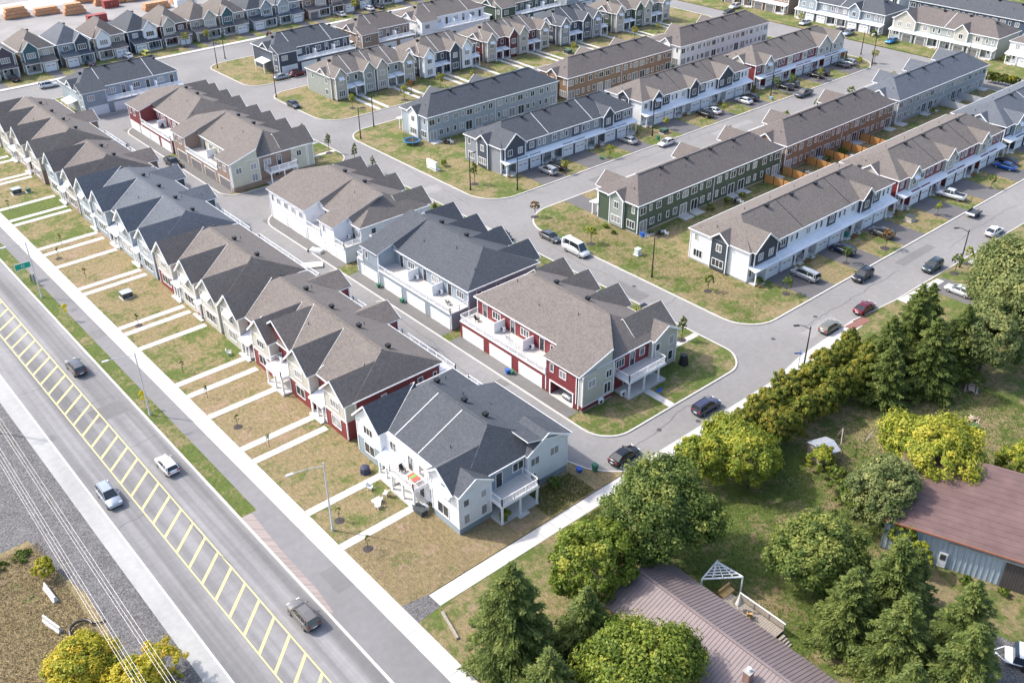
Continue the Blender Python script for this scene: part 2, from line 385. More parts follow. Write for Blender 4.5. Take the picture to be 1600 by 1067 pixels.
SEP = {'corner_trim', 'trim_board', 'porch_floor', 'porch_step', 'porch_roof', 'awning', 'balcony_divider', 'patio', 'balcony_deck', 'roof_flashing', 'siding_panel', 'chimney_cap', 'garage_interior', 'railing'}
class Blk:
    """a building: an Empty with its parts; all coordinates are world metres"""
    def __init__(s, name, cat, label, ox, oy, group=None):
        s.r = thing(name, cat, label, ox, oy, 0, 0, group); s.o = (ox, oy, 0); s.p = {}; s.q = []; s.late = []; s.roofs = []
    def m(s, part):
        if part in SEP:
            s.q.append((part, MB())); return s.q[-1][1]
        if part not in s.p: s.p[part] = MB()
        return s.p[part]
    def inst(s, me, name, x, y, z, rz=0, parent=None, scale=None):
        o = link(name, me, parent or s.r, (x-s.o[0], y-s.o[1], z) if parent is None else (x, y, z), rz)
        if scale: o.scale = scale
        return o
    def win(s, side, a, plane, z, w_, h, n=2, tr=WHITE):
        f, p = winmesh(w_, h, n, tr); x, y, z = place(side, a, plane, z)
        o = s.inst(f, 'window', x, y, z, SIDE[side]); link('pane', p, o); return o
    def gar(s, side, a, plane, w_=4.9, h=2.2, dm=DOORW, z=.02, open_=False):
        f, p = garmesh(w_, h, dm); x, y, z = place(side, a, plane, z)
        o = s.inst(f, 'garage_doorway', x, y, z, SIDE[side]); d = link('garage_door', p, o)
        return o
    def door(s, side, a, plane, z=.3, dm=DKDOOR):
        f, p = doormesh(dm); x, y, z = place(side, a, plane, z)
        o = s.inst(f, 'door_frame', x, y, z, SIDE[side]); link('door', p, o); return o
    def slide(s, side, a, plane, z=.1, w_=1.8):
        f, p = winmesh(w_, 2.05, 2); x, y, z = place(side, a, plane, z)
        o = s.inst(f, 'patio_door', x, y, z, SIDE[side]); link('pane', p, o)
    def wall(s, x0, x1, y0, y1, z0, z1, mat, corners=True):
        s.m('wall').box(x0, x1, y0, y1, z0, z1, mat)
        if corners:
            t = .075
            for x in (x0, x1):
                for y in (y0, y1):
                    s.m('corner_trim').box(x-t, x+t, y-t, y+t, max(z0, .3), z1-.02, WHITE)
    def band(s, side, plane, a0, a1, z0, z1, mat, t=.03):
        m = s.m('siding_panel')
        if side == 'S': m.box(a0, a1, plane-t, plane+.01, z0, z1, mat)
        if side == 'N': m.box(a0, a1, plane-.01, plane+t, z0, z1, mat)
        if side == 'W': m.box(plane-t, plane+.01, a0, a1, z0, z1, mat)
        if side == 'E': m.box(plane-.01, plane+t, a0, a1, z0, z1, mat)
    def trim(s, side, plane, a0, a1, z0, z1, t=.05, mat=WHITE):
        m = s.m('trim_board')
        if side == 'S': m.box(a0, a1, plane-t, plane+.01, z0, z1, mat)
        if side == 'N': m.box(a0, a1, plane-.01, plane+t, z0, z1, mat)
        if side == 'W': m.box(plane-t, plane+.01, a0, a1, z0, z1, mat)
        if side == 'E': m.box(plane-.01, plane+t, a0, a1, z0, z1, mat)
    def hip(s, x0, x1, y0, y1, ze, rise, mat, axis='y', r0=5., r1=5., cap=True):
        m = s.m('roof'); th = .2
        if axis == 'y':
            xm = (x0+x1)/2; A, B = (xm, y0+r0, ze+rise), (xm, y1-r1, ze+rise)
            m.poly([(x0, y0, ze), A, B, (x0, y1, ze)][::-1], mat); m.poly([(x1, y0, ze), (x1, y1, ze), B, A], mat)
            m.poly([(x0, y0, ze), (x1, y0, ze), A], mat); m.poly([(x1, y1, ze), (x0, y1, ze), B], mat)
        else:
            ym = (y0+y1)/2; A, B = (x0+r0, ym, ze+rise), (x1-r1, ym, ze+rise)
            m.poly([(x0, y0, ze), (x1, y0, ze), B, A], mat); m.poly([(x1, y1, ze), (x0, y1, ze), A, B], mat)
            m.poly([(x0, y1, ze), (x0, y0, ze), A], mat); m.poly([(x1, y0, ze), (x1, y1, ze), B], mat)
        if cap:
            q = m; a = Vector(A); b = Vector(B); q.bar(a+Vector((0, 0, .02)), b+Vector((0, 0, .02)), .3, mat, .05)
        f = s.m('fascia'); e = .0
        f.box(x0, x1, y0, y1, ze-.2, ze-.012, WHITE)
        f.box(x0-.09, x0, y0-.09, y1+.09, ze-.17, ze+.0, WHITE); f.box(x1, x1+.09, y0-.09, y1+.09, ze-.17, ze+.0, WHITE)
        f.box(x0, x1, y0-.09, y0, ze-.17, ze+.0, WHITE); f.box(x0, x1, y1, y1+.09, ze-.17, ze+.0, WHITE)
        s.roofs.append((x0, x1, y0, y1, ze, rise, axis, r0, r1))
        return s.roofs[-1]
    def rz(s, x, y):
        best = 0
        for x0, x1, y0, y1, ze, rise, ax, r0, r1 in s.roofs:
            if not (x0 <= x <= x1 and y0 <= y <= y1): continue
            if ax == 'y':
                h = min((x-x0)/((x1-x0)/2), (x1-x)/((x1-x0)/2), (y-y0)/r0 if r0 > .01 else 9, (y1-y)/r1 if r1 > .01 else 9)
            else:
                h = min((y-y0)/((y1-y0)/2), (y1-y)/((y1-y0)/2), (x-x0)/r0 if r0 > .01 else 9, (x1-x)/r1 if r1 > .01 else 9)
            best = max(best, ze+rise*min(1, h))
        return best
    def gable(s, side, c, hw, plane, ze, rise, mat, main, wallm=None, ov=.4, hv=.35, sm=None, valley=True, tri=True):
        """cross gable: c ridge line, hw wall half width, plane the wall's face, main the main eave line it dies into"""
        R = s.roofs[0]; half = ((R[1]-R[0]) if R[6] == 'y' else (R[3]-R[2]))/2
        if (R[6] == 'y') == (side in 'WE'): slope = R[5]/half
        else: slope = R[5]/max(R[7], R[8], .1)
        if sm: slope = sm
        sg = -1 if side in 'WS' else 1
        H = hw+hv; rg = rise*H/hw if False else rise
        inn = main - sg*(rg/slope+.05); out = plane+sg*ov
        def P(u, v, z): return (u, v, z) if side in 'WE' else (v, u, z)
        m = s.m('roof'); th = .17
        for d in (-1, 1):
            q = [P(out, c, ze+rg), P(out, c+d*H, ze), P(inn, c+d*H, ze), P(inn, c, ze+rg)]
            n_ = (Vector(q[1])-Vector(q[0])).cross(Vector(q[2])-Vector(q[0]))
            if n_.z < 0: q = q[::-1]
            m.slab(q, th, mat, WHITE)
            # rake board
            t = s.m('fascia'); o2 = out+sg*.03
            t.bar(P(o2, c, ze+rg-.1), P(o2, c+d*(H+.02), ze-.1), .07, WHITE, .24)
            if valley:
                s.m('roof_flashing').bar(P(main-sg*.05, c+d*(H-.02), ze+.01), P(inn, c, ze+rg+.01), .07, WHITE, .03)
        if tri and wallm:
            q = [P(plane, c-hw, ze-.02), P(plane, c+hw, ze-.02), P(plane, c, ze+rise*hw/H-.12)]
            b = [P(plane-sg*.15, *[v for v in (c-hw,)], ze-.02), P(plane-sg*.15, c+hw, ze-.02), P(plane-sg*.15, c, ze+rise*hw/H-.12)]
            w_ = s.m('wall'); w_.poly(q, wallm); w_.poly(b[::-1], wallm)
    def strip(s, a, b, mat=WHITE, w_=.08):
        s.m('roof_flashing').bar((a[0], a[1], s.rz(*a)+.02), (b[0], b[1], s.rz(*b)+.02), w_, mat, .04)
    def vent(s, x, y): s.late.append(('v', x, y))
    def pipe(s, x, y): s.late.append(('p', x, y))
    def rail(s, pts, z, h=1.0, part='railing'):
        m = s.m(part)
        for a, b in zip(pts, pts[1:]):
            a = Vector((*a, z)); b = Vector((*b, z)); L = (b-a).length; k = max(1, int(L/.22))
            m.bar(a+Vector((0, 0, h)), b+Vector((0, 0, h)), .08, WHITE); m.bar(a+Vector((0, 0, .1)), b+Vector((0, 0, .1)), .06, WHITE)
            for i in range(k+1):
                p = a.lerp(b, i/k); m.bar(p+Vector((0, 0, .1)), p+Vector((0, 0, h)), .035, WHITE)
            nb = max(1, round(L/2))
            for i in range(nb+1):
                p = a.lerp(b, i/nb); m.bar(p, p+Vector((0, 0, h+.08)), .11, WHITE)
    def column(s, x, y, z0, z1, w_=.22):
        k = ('col', round(z1-z0, 2), w_)
        me = one(k, lambda m: (m.box(-w_/2, w_/2, -w_/2, w_/2, 0, z1-z0, WHITE), m.box(-w_*.7, w_*.7, -w_*.7, w_*.7, 0, .16, WHITE), m.box(-w_*.7, w_*.7, -w_*.7, w_*.7, z1-z0-.14, z1-z0-.005, WHITE)), 'column')
        s.inst(me, 'column', x, y, z0)
    def deck(s, x0, x1, y0, y1, z, posts=()):
        k = s.m('balcony_deck'); k.box(x0, x1, y0, y1, z-.35, z, WHITE, None); k.box(x0+.12, x1-.12, y0+.12, y1-.12, z, z+.015, DECKM)
        for p in posts: s.column(p[0], p[1], .1, z-.35)
    def metalroof(s, x0, x1, y0, y1, zl, zh, low):
        """lean-to metal roof, low edge on side `low`"""
        z = {'W': (zl, zh, zh, zl), 'E': (zh, zl, zl, zh), 'S': (zl, zl, zh, zh), 'N': (zh, zh, zl, zl)}[low]
        q = [(x0, y0, z[0]), (x1, y0, z[1]), (x1, y1, z[2]), (x0, y1, z[3])]
        m = s.m('porch_roof'); m.slab(q, .16, METALW, WHITE)
        a = Vector(q[0]); k = .45
        if low in 'SN':
            n = int((x1-x0)/k)
            for i in range(1, n):
                x = x0+(x1-x0)*i/n; m.bar((x, y0, z[0]+.015), (x, y1, z[3]+.015), .04, METALW, .04)
        else:
            n = int((y1-y0)/k)
            for i in range(1, n):
                y = y0+(y1-y0)*i/n; m.bar((x0, y, z[0]+.015), (x1, y, z[1]+.015), .04, METALW, .04)
    def awning(s, side, a, plane, z, w_=1.8):
        m = s.m('awning'); d = .75; sg = -1 if side in 'WS' else 1
        def P(u, v, zz): return (plane+sg*u, v, zz) if side in 'WE' else (v, plane+sg*u, zz)
        q = [P(0, a-w_/2, z+.55), P(0, a+w_/2, z+.55), P(d, a+w_/2, z), P(d, a-w_/2, z)]
        n_ = (Vector(q[1])-Vector(q[0])).cross(Vector(q[2])-Vector(q[0]))
        if n_.z < 0: q = q[::-1]
        m.slab(q, .1, METALW, WHITE)
        for e in (-1, 1): m.bar(P(.02, a+e*(w_/2-.1), z-.45), P(d-.08, a+e*(w_/2-.1), z-.1), .07, WHITE)
    def ac(s, side, a, plane, z=0):
        x, y, z = place(side, a, plane, z)
        s.inst(one('ac', acf, 'air_conditioner'), 'air_conditioner', x, y, z, SIDE[side])
    def done(s):
        objs = {}
        for part, mb in s.p.items():
            if mb.f: objs[part] = mb.build(part, s.r, s.o)
        for part, mb in s.q:
            if mb.f: mb.build(part, s.r, s.o)
        ro = objs.get('roof', s.r)
        for k, x, y in s.late:
            z = s.rz(x, y)
            link('roof_vent' if k == 'v' else 'vent_pipe', one('vent', ventf, 'roof_vent') if k == 'v' else one('pipe', pipef, 'vent_pipe'), ro, (x-s.o[0], y-s.o[1], z))
        return s.r

# ------------------------------------------------------------------ ground, roads, islands
def structure(name, mb, kind='structure', o=(0, 0, 0)):
    ob = mb.build(name, None, o); ob['kind'] = kind; return ob
def sheet(name, pts, z, mat, col=None, kind='structure'):
    m = MB(); m.poly([(x, y, z) for x, y in pts], mat)
    me = m.mesh(name)
    ob = link(name, me); ob['kind'] = kind
    if col: ob.color = (*col, 1)
    return ob
def rect(x0, x1, y0, y1): return [(x0, y0), (x1, y0), (x1, y1), (x0, y1)]
sheet('ground', rect(-900, 1500, -500, 1900), -.16, LAWN, (.75, .5, 0))
sheet('street', rect(66, 268.6, 63.3, 279), -.10, ASPH)
sheet('lane', rect(68.9, 75.5, 69.8, 240), -.092, ASPHL)
sheet('street', rect(30, 100, 262, 279), -.098, ASPH)
sheet('main_road', rect(18.6, 32.5, -60, 620), -.03, ASPHR)
def roundpoly(pts, rad, n=8):
    out = []; k = len(pts)
    for i in range(k):
        p = Vector(pts[i]); a = (Vector(pts[i-1])-p).normalized(); b = (Vector(pts[(i+1) % k])-p).normalized()
        r = rad[i] if isinstance(rad, (list, tuple)) else rad
        if r < .05: out.append(tuple(p)); continue
        ang = a.angle(b); t = r/math.tan(ang/2); p0 = p+a*t; p1 = p+b*t
        cen = p+(a+b).normalized()*(r/math.sin(ang/2))
        v0 = p0-cen; v1 = p1-cen; w0 = math.atan2(v0.y, v0.x); dw = (math.atan2(v1.y, v1.x)-w0+math.pi) % (2*math.pi)-math.pi
        for j in range(n+1):
            t_ = w0+dw*j/n; out.append((cen.x+math.cos(t_)*r, cen.y+math.sin(t_)*r))
    return out
def offset(pts, d):
    k = len(pts); out = []
    for i in range(k):
        a = Vector(pts[i-1]); b = Vector(pts[i]); c = Vector(pts[(i+1) % k])
        t = ((b-a).normalized()+(c-b).normalized()).normalized(); n_ = Vector((-t.y, t.x)); out.append(tuple(b+n_*d))
    return out
def island(name, pts, rad, dry, soil=0, kw=.28):
    r = roundpoly(pts, rad); inn = offset(r, kw); k = len(r); m = MB()
    for i in range(k):
        j = (i+1) % k
        m.hexa([(*r[i], -.11), (*r[j], -.11), (*inn[j], -.11), (*inn[i], -.11), (*r[i], .03), (*r[j], .03), (*inn[j], .03), (*inn[i], .03)], KERB)
    structure('kerb', m); return sheet('lawn', inn, 0, LAWN, (dry, soil, 0))
island('i', [(75.4, 68.8), (103.2, 68.8), (106, 72), (106, 163), (75.4, 163)], [4.5, 4.5, 4, 7, 6], .42)
island('i', [(75.4, 175), (106, 175), (106, 228.5), (75.4, 228.5)], [4, 6, 6, 5], .45)
island('i', [(112.3, 73.5), (254.5, 73.5), (254.5, 129.3), (112.3, 129.3)], [6, 6, 6, 8], .55, .15)
island('i', [(112.6, 137.3), (254.5, 137.3), (254.5, 190.6), (112.6, 190.6)], [7, 8, 6, 6], .50, .12)
island('i', [(113.6, 198.5), (260, 198.5), (260, 228), (113.6, 228)], [7, 6, 6, 5], .55, .1)
island('i', [(113.2, 235.5), (260, 235.5), (260, 262.5), (113.2, 262.5)], [5, 6, 6, 5], .6, .1)
island('i', [(66, 241), (100, 241), (100, 262), (66, 262)], [3, 5, 5, 3], .6, .1)
sheet('lawn', rect(268.9, 700, 63, 700), 0, LAWN, (.45, .1, 0))
sheet('lawn', rect(30, 268.6, 279, 318), 0, LAWN, (.5, .2, 0))
sheet('construction_ground', rect(-20, 268, 318, 520), .0, plain('bare_pale_ground', (.27, .255, .245), .95, 0, .15, .12), None)
sheet('sidewalk_far', rect(40, 268, 277.2, 279), .02, CONC)
# left strip of front lawns (one sheet per lot, each with its own dryness) and side street corner
lots = [(63.4, 75.8, 0.82, 0.28), (75.8, 83.4, 0.58, 0.16), (83.4, 96.5, 0.68, 0.18), (96.5, 99.8, 0.76, 0.36), (99.8, 109.2, 0.86, 0.38), (109.2, 115.7, 0.86, 0.36), (115.7, 119.4, 0.76, 0.36), (119.4, 132.3, 0.46, 0.18),
        (132.3, 137.9, 0.66, 0.21), (137.9, 140.2, 0.66, 0.36), (140.2, 154.9, 0.68, 0.26), (154.9, 157.2, 0.66, 0.46), (157.2, 167.7, 0.70, 0.31), (167.7, 174, 0.81, 0.41), (174, 177, 0.66, 0.46), (177, 190.5, 0.46, 0.21), (190.5, 193, 0.26, 0.06),
        (193, 199.6, 0.11, 0.06), (199.6, 213.1, 0.56, 0.26), (213.1, 215.4, 0.56, 0.46), (215.4, 225.5, 0.56, 0.16), (225.5, 262, 0.26, 0.11)]
for a, b, d, s2 in lots:
    sheet('front_lawn', rect(38.7, 69.0, a, b), 0.0, LAWN, (d, s2, 0))
sheet('lawn', [(69, 63.4), (73.4, 63.4), (71.6, 65.2), (70.1, 67.2), (69.3, 69.8), (69, 69.8)], 0.0, LAWN, (.75, .3, 0))
m = MB(); kp = [(73.6, 63.3), (71.7, 65.1), (70.2, 67.1), (69.35, 69.8), (69.1, 84), (69.1, 240)]
for a, b in zip(kp, kp[1:]): m.bar((*a, -.03), (*b, -.03), .22, KERB, .14)
structure('kerb', m)
# verge, cycle path, kerbs and sidewalk slabs of the main road
sheet('verge', rect(32.7, 34.8, 88, 330), 0, LAWN, (.34, .08, 0))
sheet('cycle_path', rect(34.8, 36.95, -20, 330), .004, ASPHB)
sheet('paver_strip', [(32.75, 68.0), (33.1, 68.0), (33.5, 72), (33.6, 80), (34.1, 88.0), (32.75, 88.0)], .008, brickm('pink_pavers', (.32, .265, .245)))
sheet('paver_strip', rect(32.7, 34.85, -20, 88), -.002, ASPHB)
m = MB()
for y0 in np.arange(-20, 330, 5.0): m.box(32.42, 32.72, y0, y0+4.98, -.04, .07, KERB)
structure('kerb', m)
m = MB(); m.box(36.95, 37.12, -20, 330, -.02, .07, CONC); structure('kerb', m)
swk = thing('sidewalk', None, None, 37.9, 150); swk['kind'] = 'structure'
slabm = {}
def slabs(root, x0, x1, y0, y1, step, axis='y', z=.05, mat=CONC):
    n = round(((y1-y0) if axis == 'y' else (x1-x0))/step)
    L = ((y1-y0) if axis == 'y' else (x1-x0))/n
    for i in range(n):
        W_ = (x1-x0) if axis == 'y' else (y1-y0)
        k = (round(W_, 2), round(L, 2), axis, mat.name)
        if k not in slabm:
            q = MB(); g = .02
            a_, b_ = (W_/2, L/2-g) if axis == 'y' else (L/2-g, W_/2)
            q.box(-a_, a_, -b_, b_, -.1, 0, mat); slabm[k] = q.mesh('slab')
        cx, cy = ((x0+x1)/2, y0+(i+.5)*L) if axis == 'y' else (x0+(i+.5)*L, (y0+y1)/2)
        link('slab', slabm[k], root, (cx-root.location.x, cy-root.location.y, z+random.uniform(-.006, .006)))
slabs(swk, 37.14, 39.0, 44, 160, 2.3); slabs(swk, 37.14, 39.0, 160, 262, 4.6)
sheet('sidewalk_bed', rect(37.12, 39.02, 10, 262), -.01, plain('joint_filler', (.30, .29, .27)))
sw2 = thing('sidewalk', None, None, 80, 62.3); sw2['kind'] = 'structure'
slabs(sw2, 42.2, 104, 61.25, 63.25, 2.2, 'x', .03)
for i, q in enumerate([[(104, 61.25), (112, 62.6), (112, 64.5), (104, 63.25)], [(112, 62.6), (127, 63.4), (127, 65.2), (112, 64.5)]]):
    g = MB(); g.poly([(x, y, .03) for x, y in q], CONC); g.build('slab', sw2, (80, 62.3, 0))
m = MB(); m.box(73.6, 104, 63.25, 63.45, -.1, .05, KERB); m.bar((104, 63.3, -.02), (112, 64.6, -.02), .2, KERB, .14); m.bar((112, 64.6, -.02), (127, 65.3, -.02), .2, KERB, .14); m.bar((127, 65.3, -.02), (138.5, 64.3, -.02), .2, KERB, .14); m.bar((138.5, 64.3, -.02), (262, 63.4, -.02), .2, KERB, .14)
structure('kerb', m)
sheet('gravel_patch', [(39.0, 60.9), (42.3, 61.2), (42.3, 63.4), (39.0, 64.0)], .006, GRAVEL)
# yard lawns of the old properties and the strip south of the street
sheet('lawn', [(39, -120), (600, -120), (600, 64.2), (139, 64.2), (127, 65.1), (112, 64.4), (104, 63.2), (39, 63.2)], -.004, LAWN, (.50, .16, 0))
sheet('yard_lawn', [(61.5, 33), (66, 31.5), (72, 30), (86.2, 38), (88.4, 41.5), (92, 46), (94.5, 52.5), (63.6, 57.5), (62.5, 52)], .004, LAWN, (.36, .04, 0))
#sheet('yard_dry_patch', [(97, 37), (120, 33), (131, 37), (128, 45), (112, 46), (104, 43)], .004, LAWN, (.78, .2, 0))
#sheet('yard_dry_patch', [(66.5, 33), (71, 31), (76, 33), (79, 39), (77, 46), (72, 50), (70.5, 44)], .004, LAWN, (.72, .25, 0))
sheet('gravel_patch', [(77, 15), (81, 14), (83.5, 18), (82.5, 23), (80, 25), (77.6, 21)], .006, GRAVEL)
# west side of the main road: pale shoulder, gravel, dry field
sheet('road_shoulder', rect(18.55, 20.6, -60, 620), -.02, asphalt('pale_shoulder', (.36, .357, .345)))
sheet('gravel_verge', [(12.9, -60), (18.6, -60), (18.6, 620), (11, 620), (11, 190), (10.5, 112), (12.2, 101), (12.8, 95), (14.2, 88), (14.0, 82), (13.0, 74)], -.03, GRAVEL)
sheet('gravel_verge', [(0, 100.5), (12.4, 101), (10.8, 112), (11, 118), (0, 118)], -.028, GRAVEL)
sheet('dry_field', [(-400, -120), (13.0, -120), (13.0, 74), (14.0, 82), (14.2, 88), (12.8, 95), (12.2, 101), (-400, 101)], -.035, LAWN, (.84, .16, 0))
sheet('dry_field', [(-400, 117), (11, 117), (13.5, 122), (13.5, 160), (11, 620), (-400, 620)], -.035, LAWN, (.72, .2, 0))
# paint
mk = thing('road_marking', None, None, 26, 150); mk['kind'] = 'structure'
def mark(name, pts, mat, z=-.022):
    g = MB(); g.poly([(x, y, z) for x, y in pts], mat); g.build(name, mk, (26, 150, 0))
mark('edge_line', rect(20.62, 20.82, -60, 620), WPAINT, -.012)
mark('centre_line', rect(24.3, 24.45, -60, 620), YEL); mark('centre_line', rect(27.95, 28.1, -60, 620), YEL)
hatch = MB(); hatch.poly([(0, 0, 0), (3.5, 3.25, 0), (3.5, 3.70, 0), (0, .45, 0)], YEL); hm = hatch.mesh('hatch_stripe')
YS = []
y = 48.84
while y < 180: YS.append(y); y += 3.22
for y in YS: link('hatch_stripe', hm, mk, (24.45-26, y-150, -.021))
mark('edge_line', rect(31.95, 32.07, -60, 50), WPAINT)

# ------------------------------------------------------------------ houses: left row (front W, garages on the lane)
def L_walks(ys):
    pass
walkroot = thing('front_walk', None, None, 45, 150); walkroot['kind'] = 'structure'
for y0 in [75.8, 83.4, 96.5, 99.8, 109.2, 115.7, 119.4, 132.3, 137.9, 140.2, 154.9, 157.2, 167.7, 174.0, 177.0, 190.5, 193.0, 199.6, 213.1, 215.4, 225.5, 228.5]:
    z = .03
    slabs(walkroot, 39.05, 49.9, y0-.56, y0+.56, 2.7, 'x', z)
sw3 = 0

def balcony_chair(b): pass
def bayW(b, c, hw, plane, main, ze, up_, lo, rise, roof, lo_z=3.0, awn=False, wu=3, mainx=51.6, lw=2):
    b.wall(plane, main+.1, c-hw, c+hw, 0, lo_z, lo); b.wall(plane, main+.1, c-hw, c+hw, lo_z, ze, up_)
    b.trim('W', plane, c-hw, c+hw, lo_z-.1, lo_z+.1)
    b.gable('W', c, hw, plane, ze, rise, roof, mainx, up_)
    b.win('W', c, plane, lo_z+1.05, .62*wu, 1.15, wu); b.win('W', c, plane, 1.0, 1.05*lw, 1.55, lw)
    b.trim('W', plane-.01, c-hw, c+hw, ze-.15, ze+.02)
    if awn: b.awning('W', c, plane, lo_z+2.35, 2.3)
def porchW(b, y0, y1, main, lo, steps=True, out=2.0, roofz=3.05):
    b.metalroof(main-out, main+.05, y0, y1, roofz-.35, roofz+.3, 'W')
    b.m('porch_floor').box(main-out+.2, main, y0+.2, y1-.2, 0, .35, CONC)
    for y in (y0+.35, (y0+y1)/2, y1-.35): b.column(main-out+.35, y, .35, roofz-.5, .2)
    b.m('porch_step').box(main-out-.25, main-out+.2, (y0+y1)/2-1.6, (y0+y1)/2+1.6, 0, .18, CONC)
    for y in (y0+1.0, y1-1.0): b.door('W', y, main, .35, DKDOOR)
def balcE(b, y0, y1, x0=66.0, x1=68.8, z=3.0, lo=None):
    b.wall(x0-.1, x1-.2, y0, y1, 0, z-.05, lo, False); b.m('balcony_deck').box(x0, x1, y0, y1, z-.1, z+.02, WHITE)
    b.rail([(x0, y0), (x1-.05, y0), (x1-.05, y1), (x0, y1)], z)

def Lblock(name, label, y0, y1, roof, up_, lo, bays, wallm=None, porches=(), balcs=(), egab=(), sidewin=(), main=52.0, r0=3.7, r1=4.6, lo_z=3.0, awn=(), fbal=(), divs=()):
    ze = 5.9; wallm = wallm or lo
    b = Blk(name, 'townhouses', label, 58, (y0+y1)/2, 'townhouse blocks along the main road')
    b.m('foundation').box(main+.02, 65.7, y0+.38, y1-.38, 0, .32, FOUND)
    b.wall(main, 65.8, y0+.35, y1-.35, .3, ze-.1, wallm)
    b.hip(main-.4, 66.3, y0, y1, ze, 3.35, RF[roof], 'y', r0, r1)
    for i, (c, hw, u, l) in enumerate(bays):
        bayW(b, y0+hw+.35 if i == 0 else c, hw, 50.5, main, ze-(.04 if i == 0 else 0), SIDES[u], SIDES[l], (3.35/r0*(hw+.35)-.02) if i == 0 else 3.0*hw/2.7, RF[roof], lo_z, i in awn, 3, main-.4, 2 if hw < 2.8 else 3)
    for a, c in porches: porchW(b, a, c, main, lo)
    for a, c in balcs: balcE(b, a, c, lo=lo)
    for c in egab:
        b.wall(65.5, 68.3, c-2.9, c+2.9, .1, ze-.1, wallm); b.gable('E', c, 2.9, 68.3, ze, 1.7, RF[roof], 66.3, wallm, valley=False)
        b.gar('E', c, 68.3, 4.9, 2.2)
    for x in sidewin: b.win('S', x[0], y0+.35, x[1], x[2], x[3], 1)
    n = round((y1-y0)/7.0)
    for i in range(n):
        yy = y0+(i+.62)*(y1-y0)/n
        if y0+r0 < yy < y1-2: b.vent(59.1+1.3, yy)
        if i % 2: b.pipe(62, yy+1.2)
        else: b.pipe(56.0, yy-.8)
    return b

W, G_, Rd, Bg, Ch, Gr = SIDES['white'], SIDES['greyblue'], SIDES['red'], SIDES['beige'], SIDES['charcoal'], SIDES['greenish']
# the corner block beside the side street: white and grey blue under a charcoal roof
b = Blk('townhouse_block', 'townhouses', 'white and grey blue corner townhouses with charcoal roof nearest the viewer beside the main road', 58, 79, 'townhouse blocks along the main road')
ze = 5.9
b.m('foundation').box(52.1, 65.7, 69.2, 89, 0, .32, FOUND)
b.wall(52, 65.8, 69.3, 89.1, .3, ze-.1, G_)
b.hip(51.6, 66.3, 68.9, 89.5, ze, 3.35, RF['charcoal'], 'y', 4.2, 4.6)
bayW(b, 86.7, 2.6, 50.5, 52, ze, W, G_, 2.9, RF['charcoal'])
b.wall(50.5, 55.3, 68.3, 73.4, .95, ze, SIDES['whitev']); b.m('wall').box(50.54, 55.26, 68.34, 73.36, 0, .95, G_)
b.gable('W', 71.8, 2.55, 50.5, ze-.04, 3.35/4.2*2.9-.02, RF['charcoal'], 51.6, SIDES['whitev'])
b.gable('S', 52.9, 2.2, 68.3, ze, 1.5, RF['charcoal'], 68.9, SIDES['whitev'], ov=.3, valley=False, sm=.6)
b.awning('W', 70.9, 50.5, 5.3, 3.4); b.win('W', 71.3, 50.5, 1.3, 2.0, 1.6, 2); b.win('W', 70.4, 50.5, 4.0, 1.0, 1.0, 1)
for x, z in ((51.6, 3.9), (54.2, 3.9), (51.6, 1.3), (54.2, 1.3)): b.win('S', x, 68.3, z, .75, 1.3 if z < 2 else .95, 1, DOORW)
b.trim('S', 68.3, 50.5, 55.3, .9, 1.0)
b.wall(51.2, 52.1, 73.4, 84.1, .3, ze-.1, W)                        # middle front
b.m('balcony_deck').box(49.0, 51.3, 75.2, 80.2, 2.75, 3.05, WHITE); b.m('balcony_deck').box(49.1, 51.2, 75.3, 80.1, 3.05, 3.07, DECKM)
b.rail([(51.2, 75.3), (49.1, 75.3), (49.1, 80.1), (51.2, 80.1)], 3.05)
for y in (75.4, 77.7, 80.0): b.column(49.2, y, .3, 2.75)
b.m('porch_floor').box(49.0, 51.3, 75.2, 80.2, 0, .3, CONC); b.door('W', 76.5, 51.2, .3); b.win('W', 78.8, 51.2, .9, 1.4, 1.3)
b.win('W', 76.3, 51.2, 3.5, 1.0, 1.5, 1); b.door('W', 78.6, 51.2, 3.05); b.win('W', 74.3, 51.2, 3.9, .9, 1.3, 1); b.win('W', 74.3, 51.2, 1.1, .9, 1.5, 1)
porchW(b, 80.3, 84.0, 51.2, G_, out=1.7); b.win('W', 82.2, 51.2, 3.9, 1.2, 1.3)
b.ac('W', 74.5, 50.2, 0)
# south side: recessed middle with a balcony on columns, white gabled wing to the right
b.wall(55.3, 61.5, 69.2, 69.5, .3, ze-.1, G_, False)
b.deck(55.2, 61.1, 66.2, 69.25, 3.0, [(55.4, 66.4), (58.2, 66.4), (60.9, 66.4)])
b.rail([(55.3, 69.2), (55.3, 66.3), (61.0, 66.3), (61.0, 69.2)], 3.0)
b.m('porch_floor').box(55.2, 61.1, 66.3, 69.2, 0, .28, CONC); b.m('porch_step').box(57.6, 59.2, 65.7, 66.3, 0, .16, CONC)
b.door('S', 57.6, 69.2, .28); b.win('S', 56.2, 69.2, 1.2, .8, 1.2, 1); b.win('S', 59.9, 69.2, 1.2, 1.1, 1.2, 2)
b.win('S', 60.3, 69.2, 4.0, 1.6, 1.2, 2); b.door('S', 57.3, 69.2, 3.02, DKDOOR)
b.wall(61.5, 68.0, 68.7, 82.9, .95, ze-.1, SIDES['whitev']); b.m('wall').box(61.54, 67.96, 68.74, 82.86, 0, .95, G_)
b.m('foundation').box(61.6, 67.9, 68.8, 82.8, 0, .1, FOUND)
b.gable('S', 64.6, 3.15, 68.7, ze-.05, 2.0, RF['charcoal'], 69.6, SIDES['whitev'], ov=.3, sm=.6, valley=False)
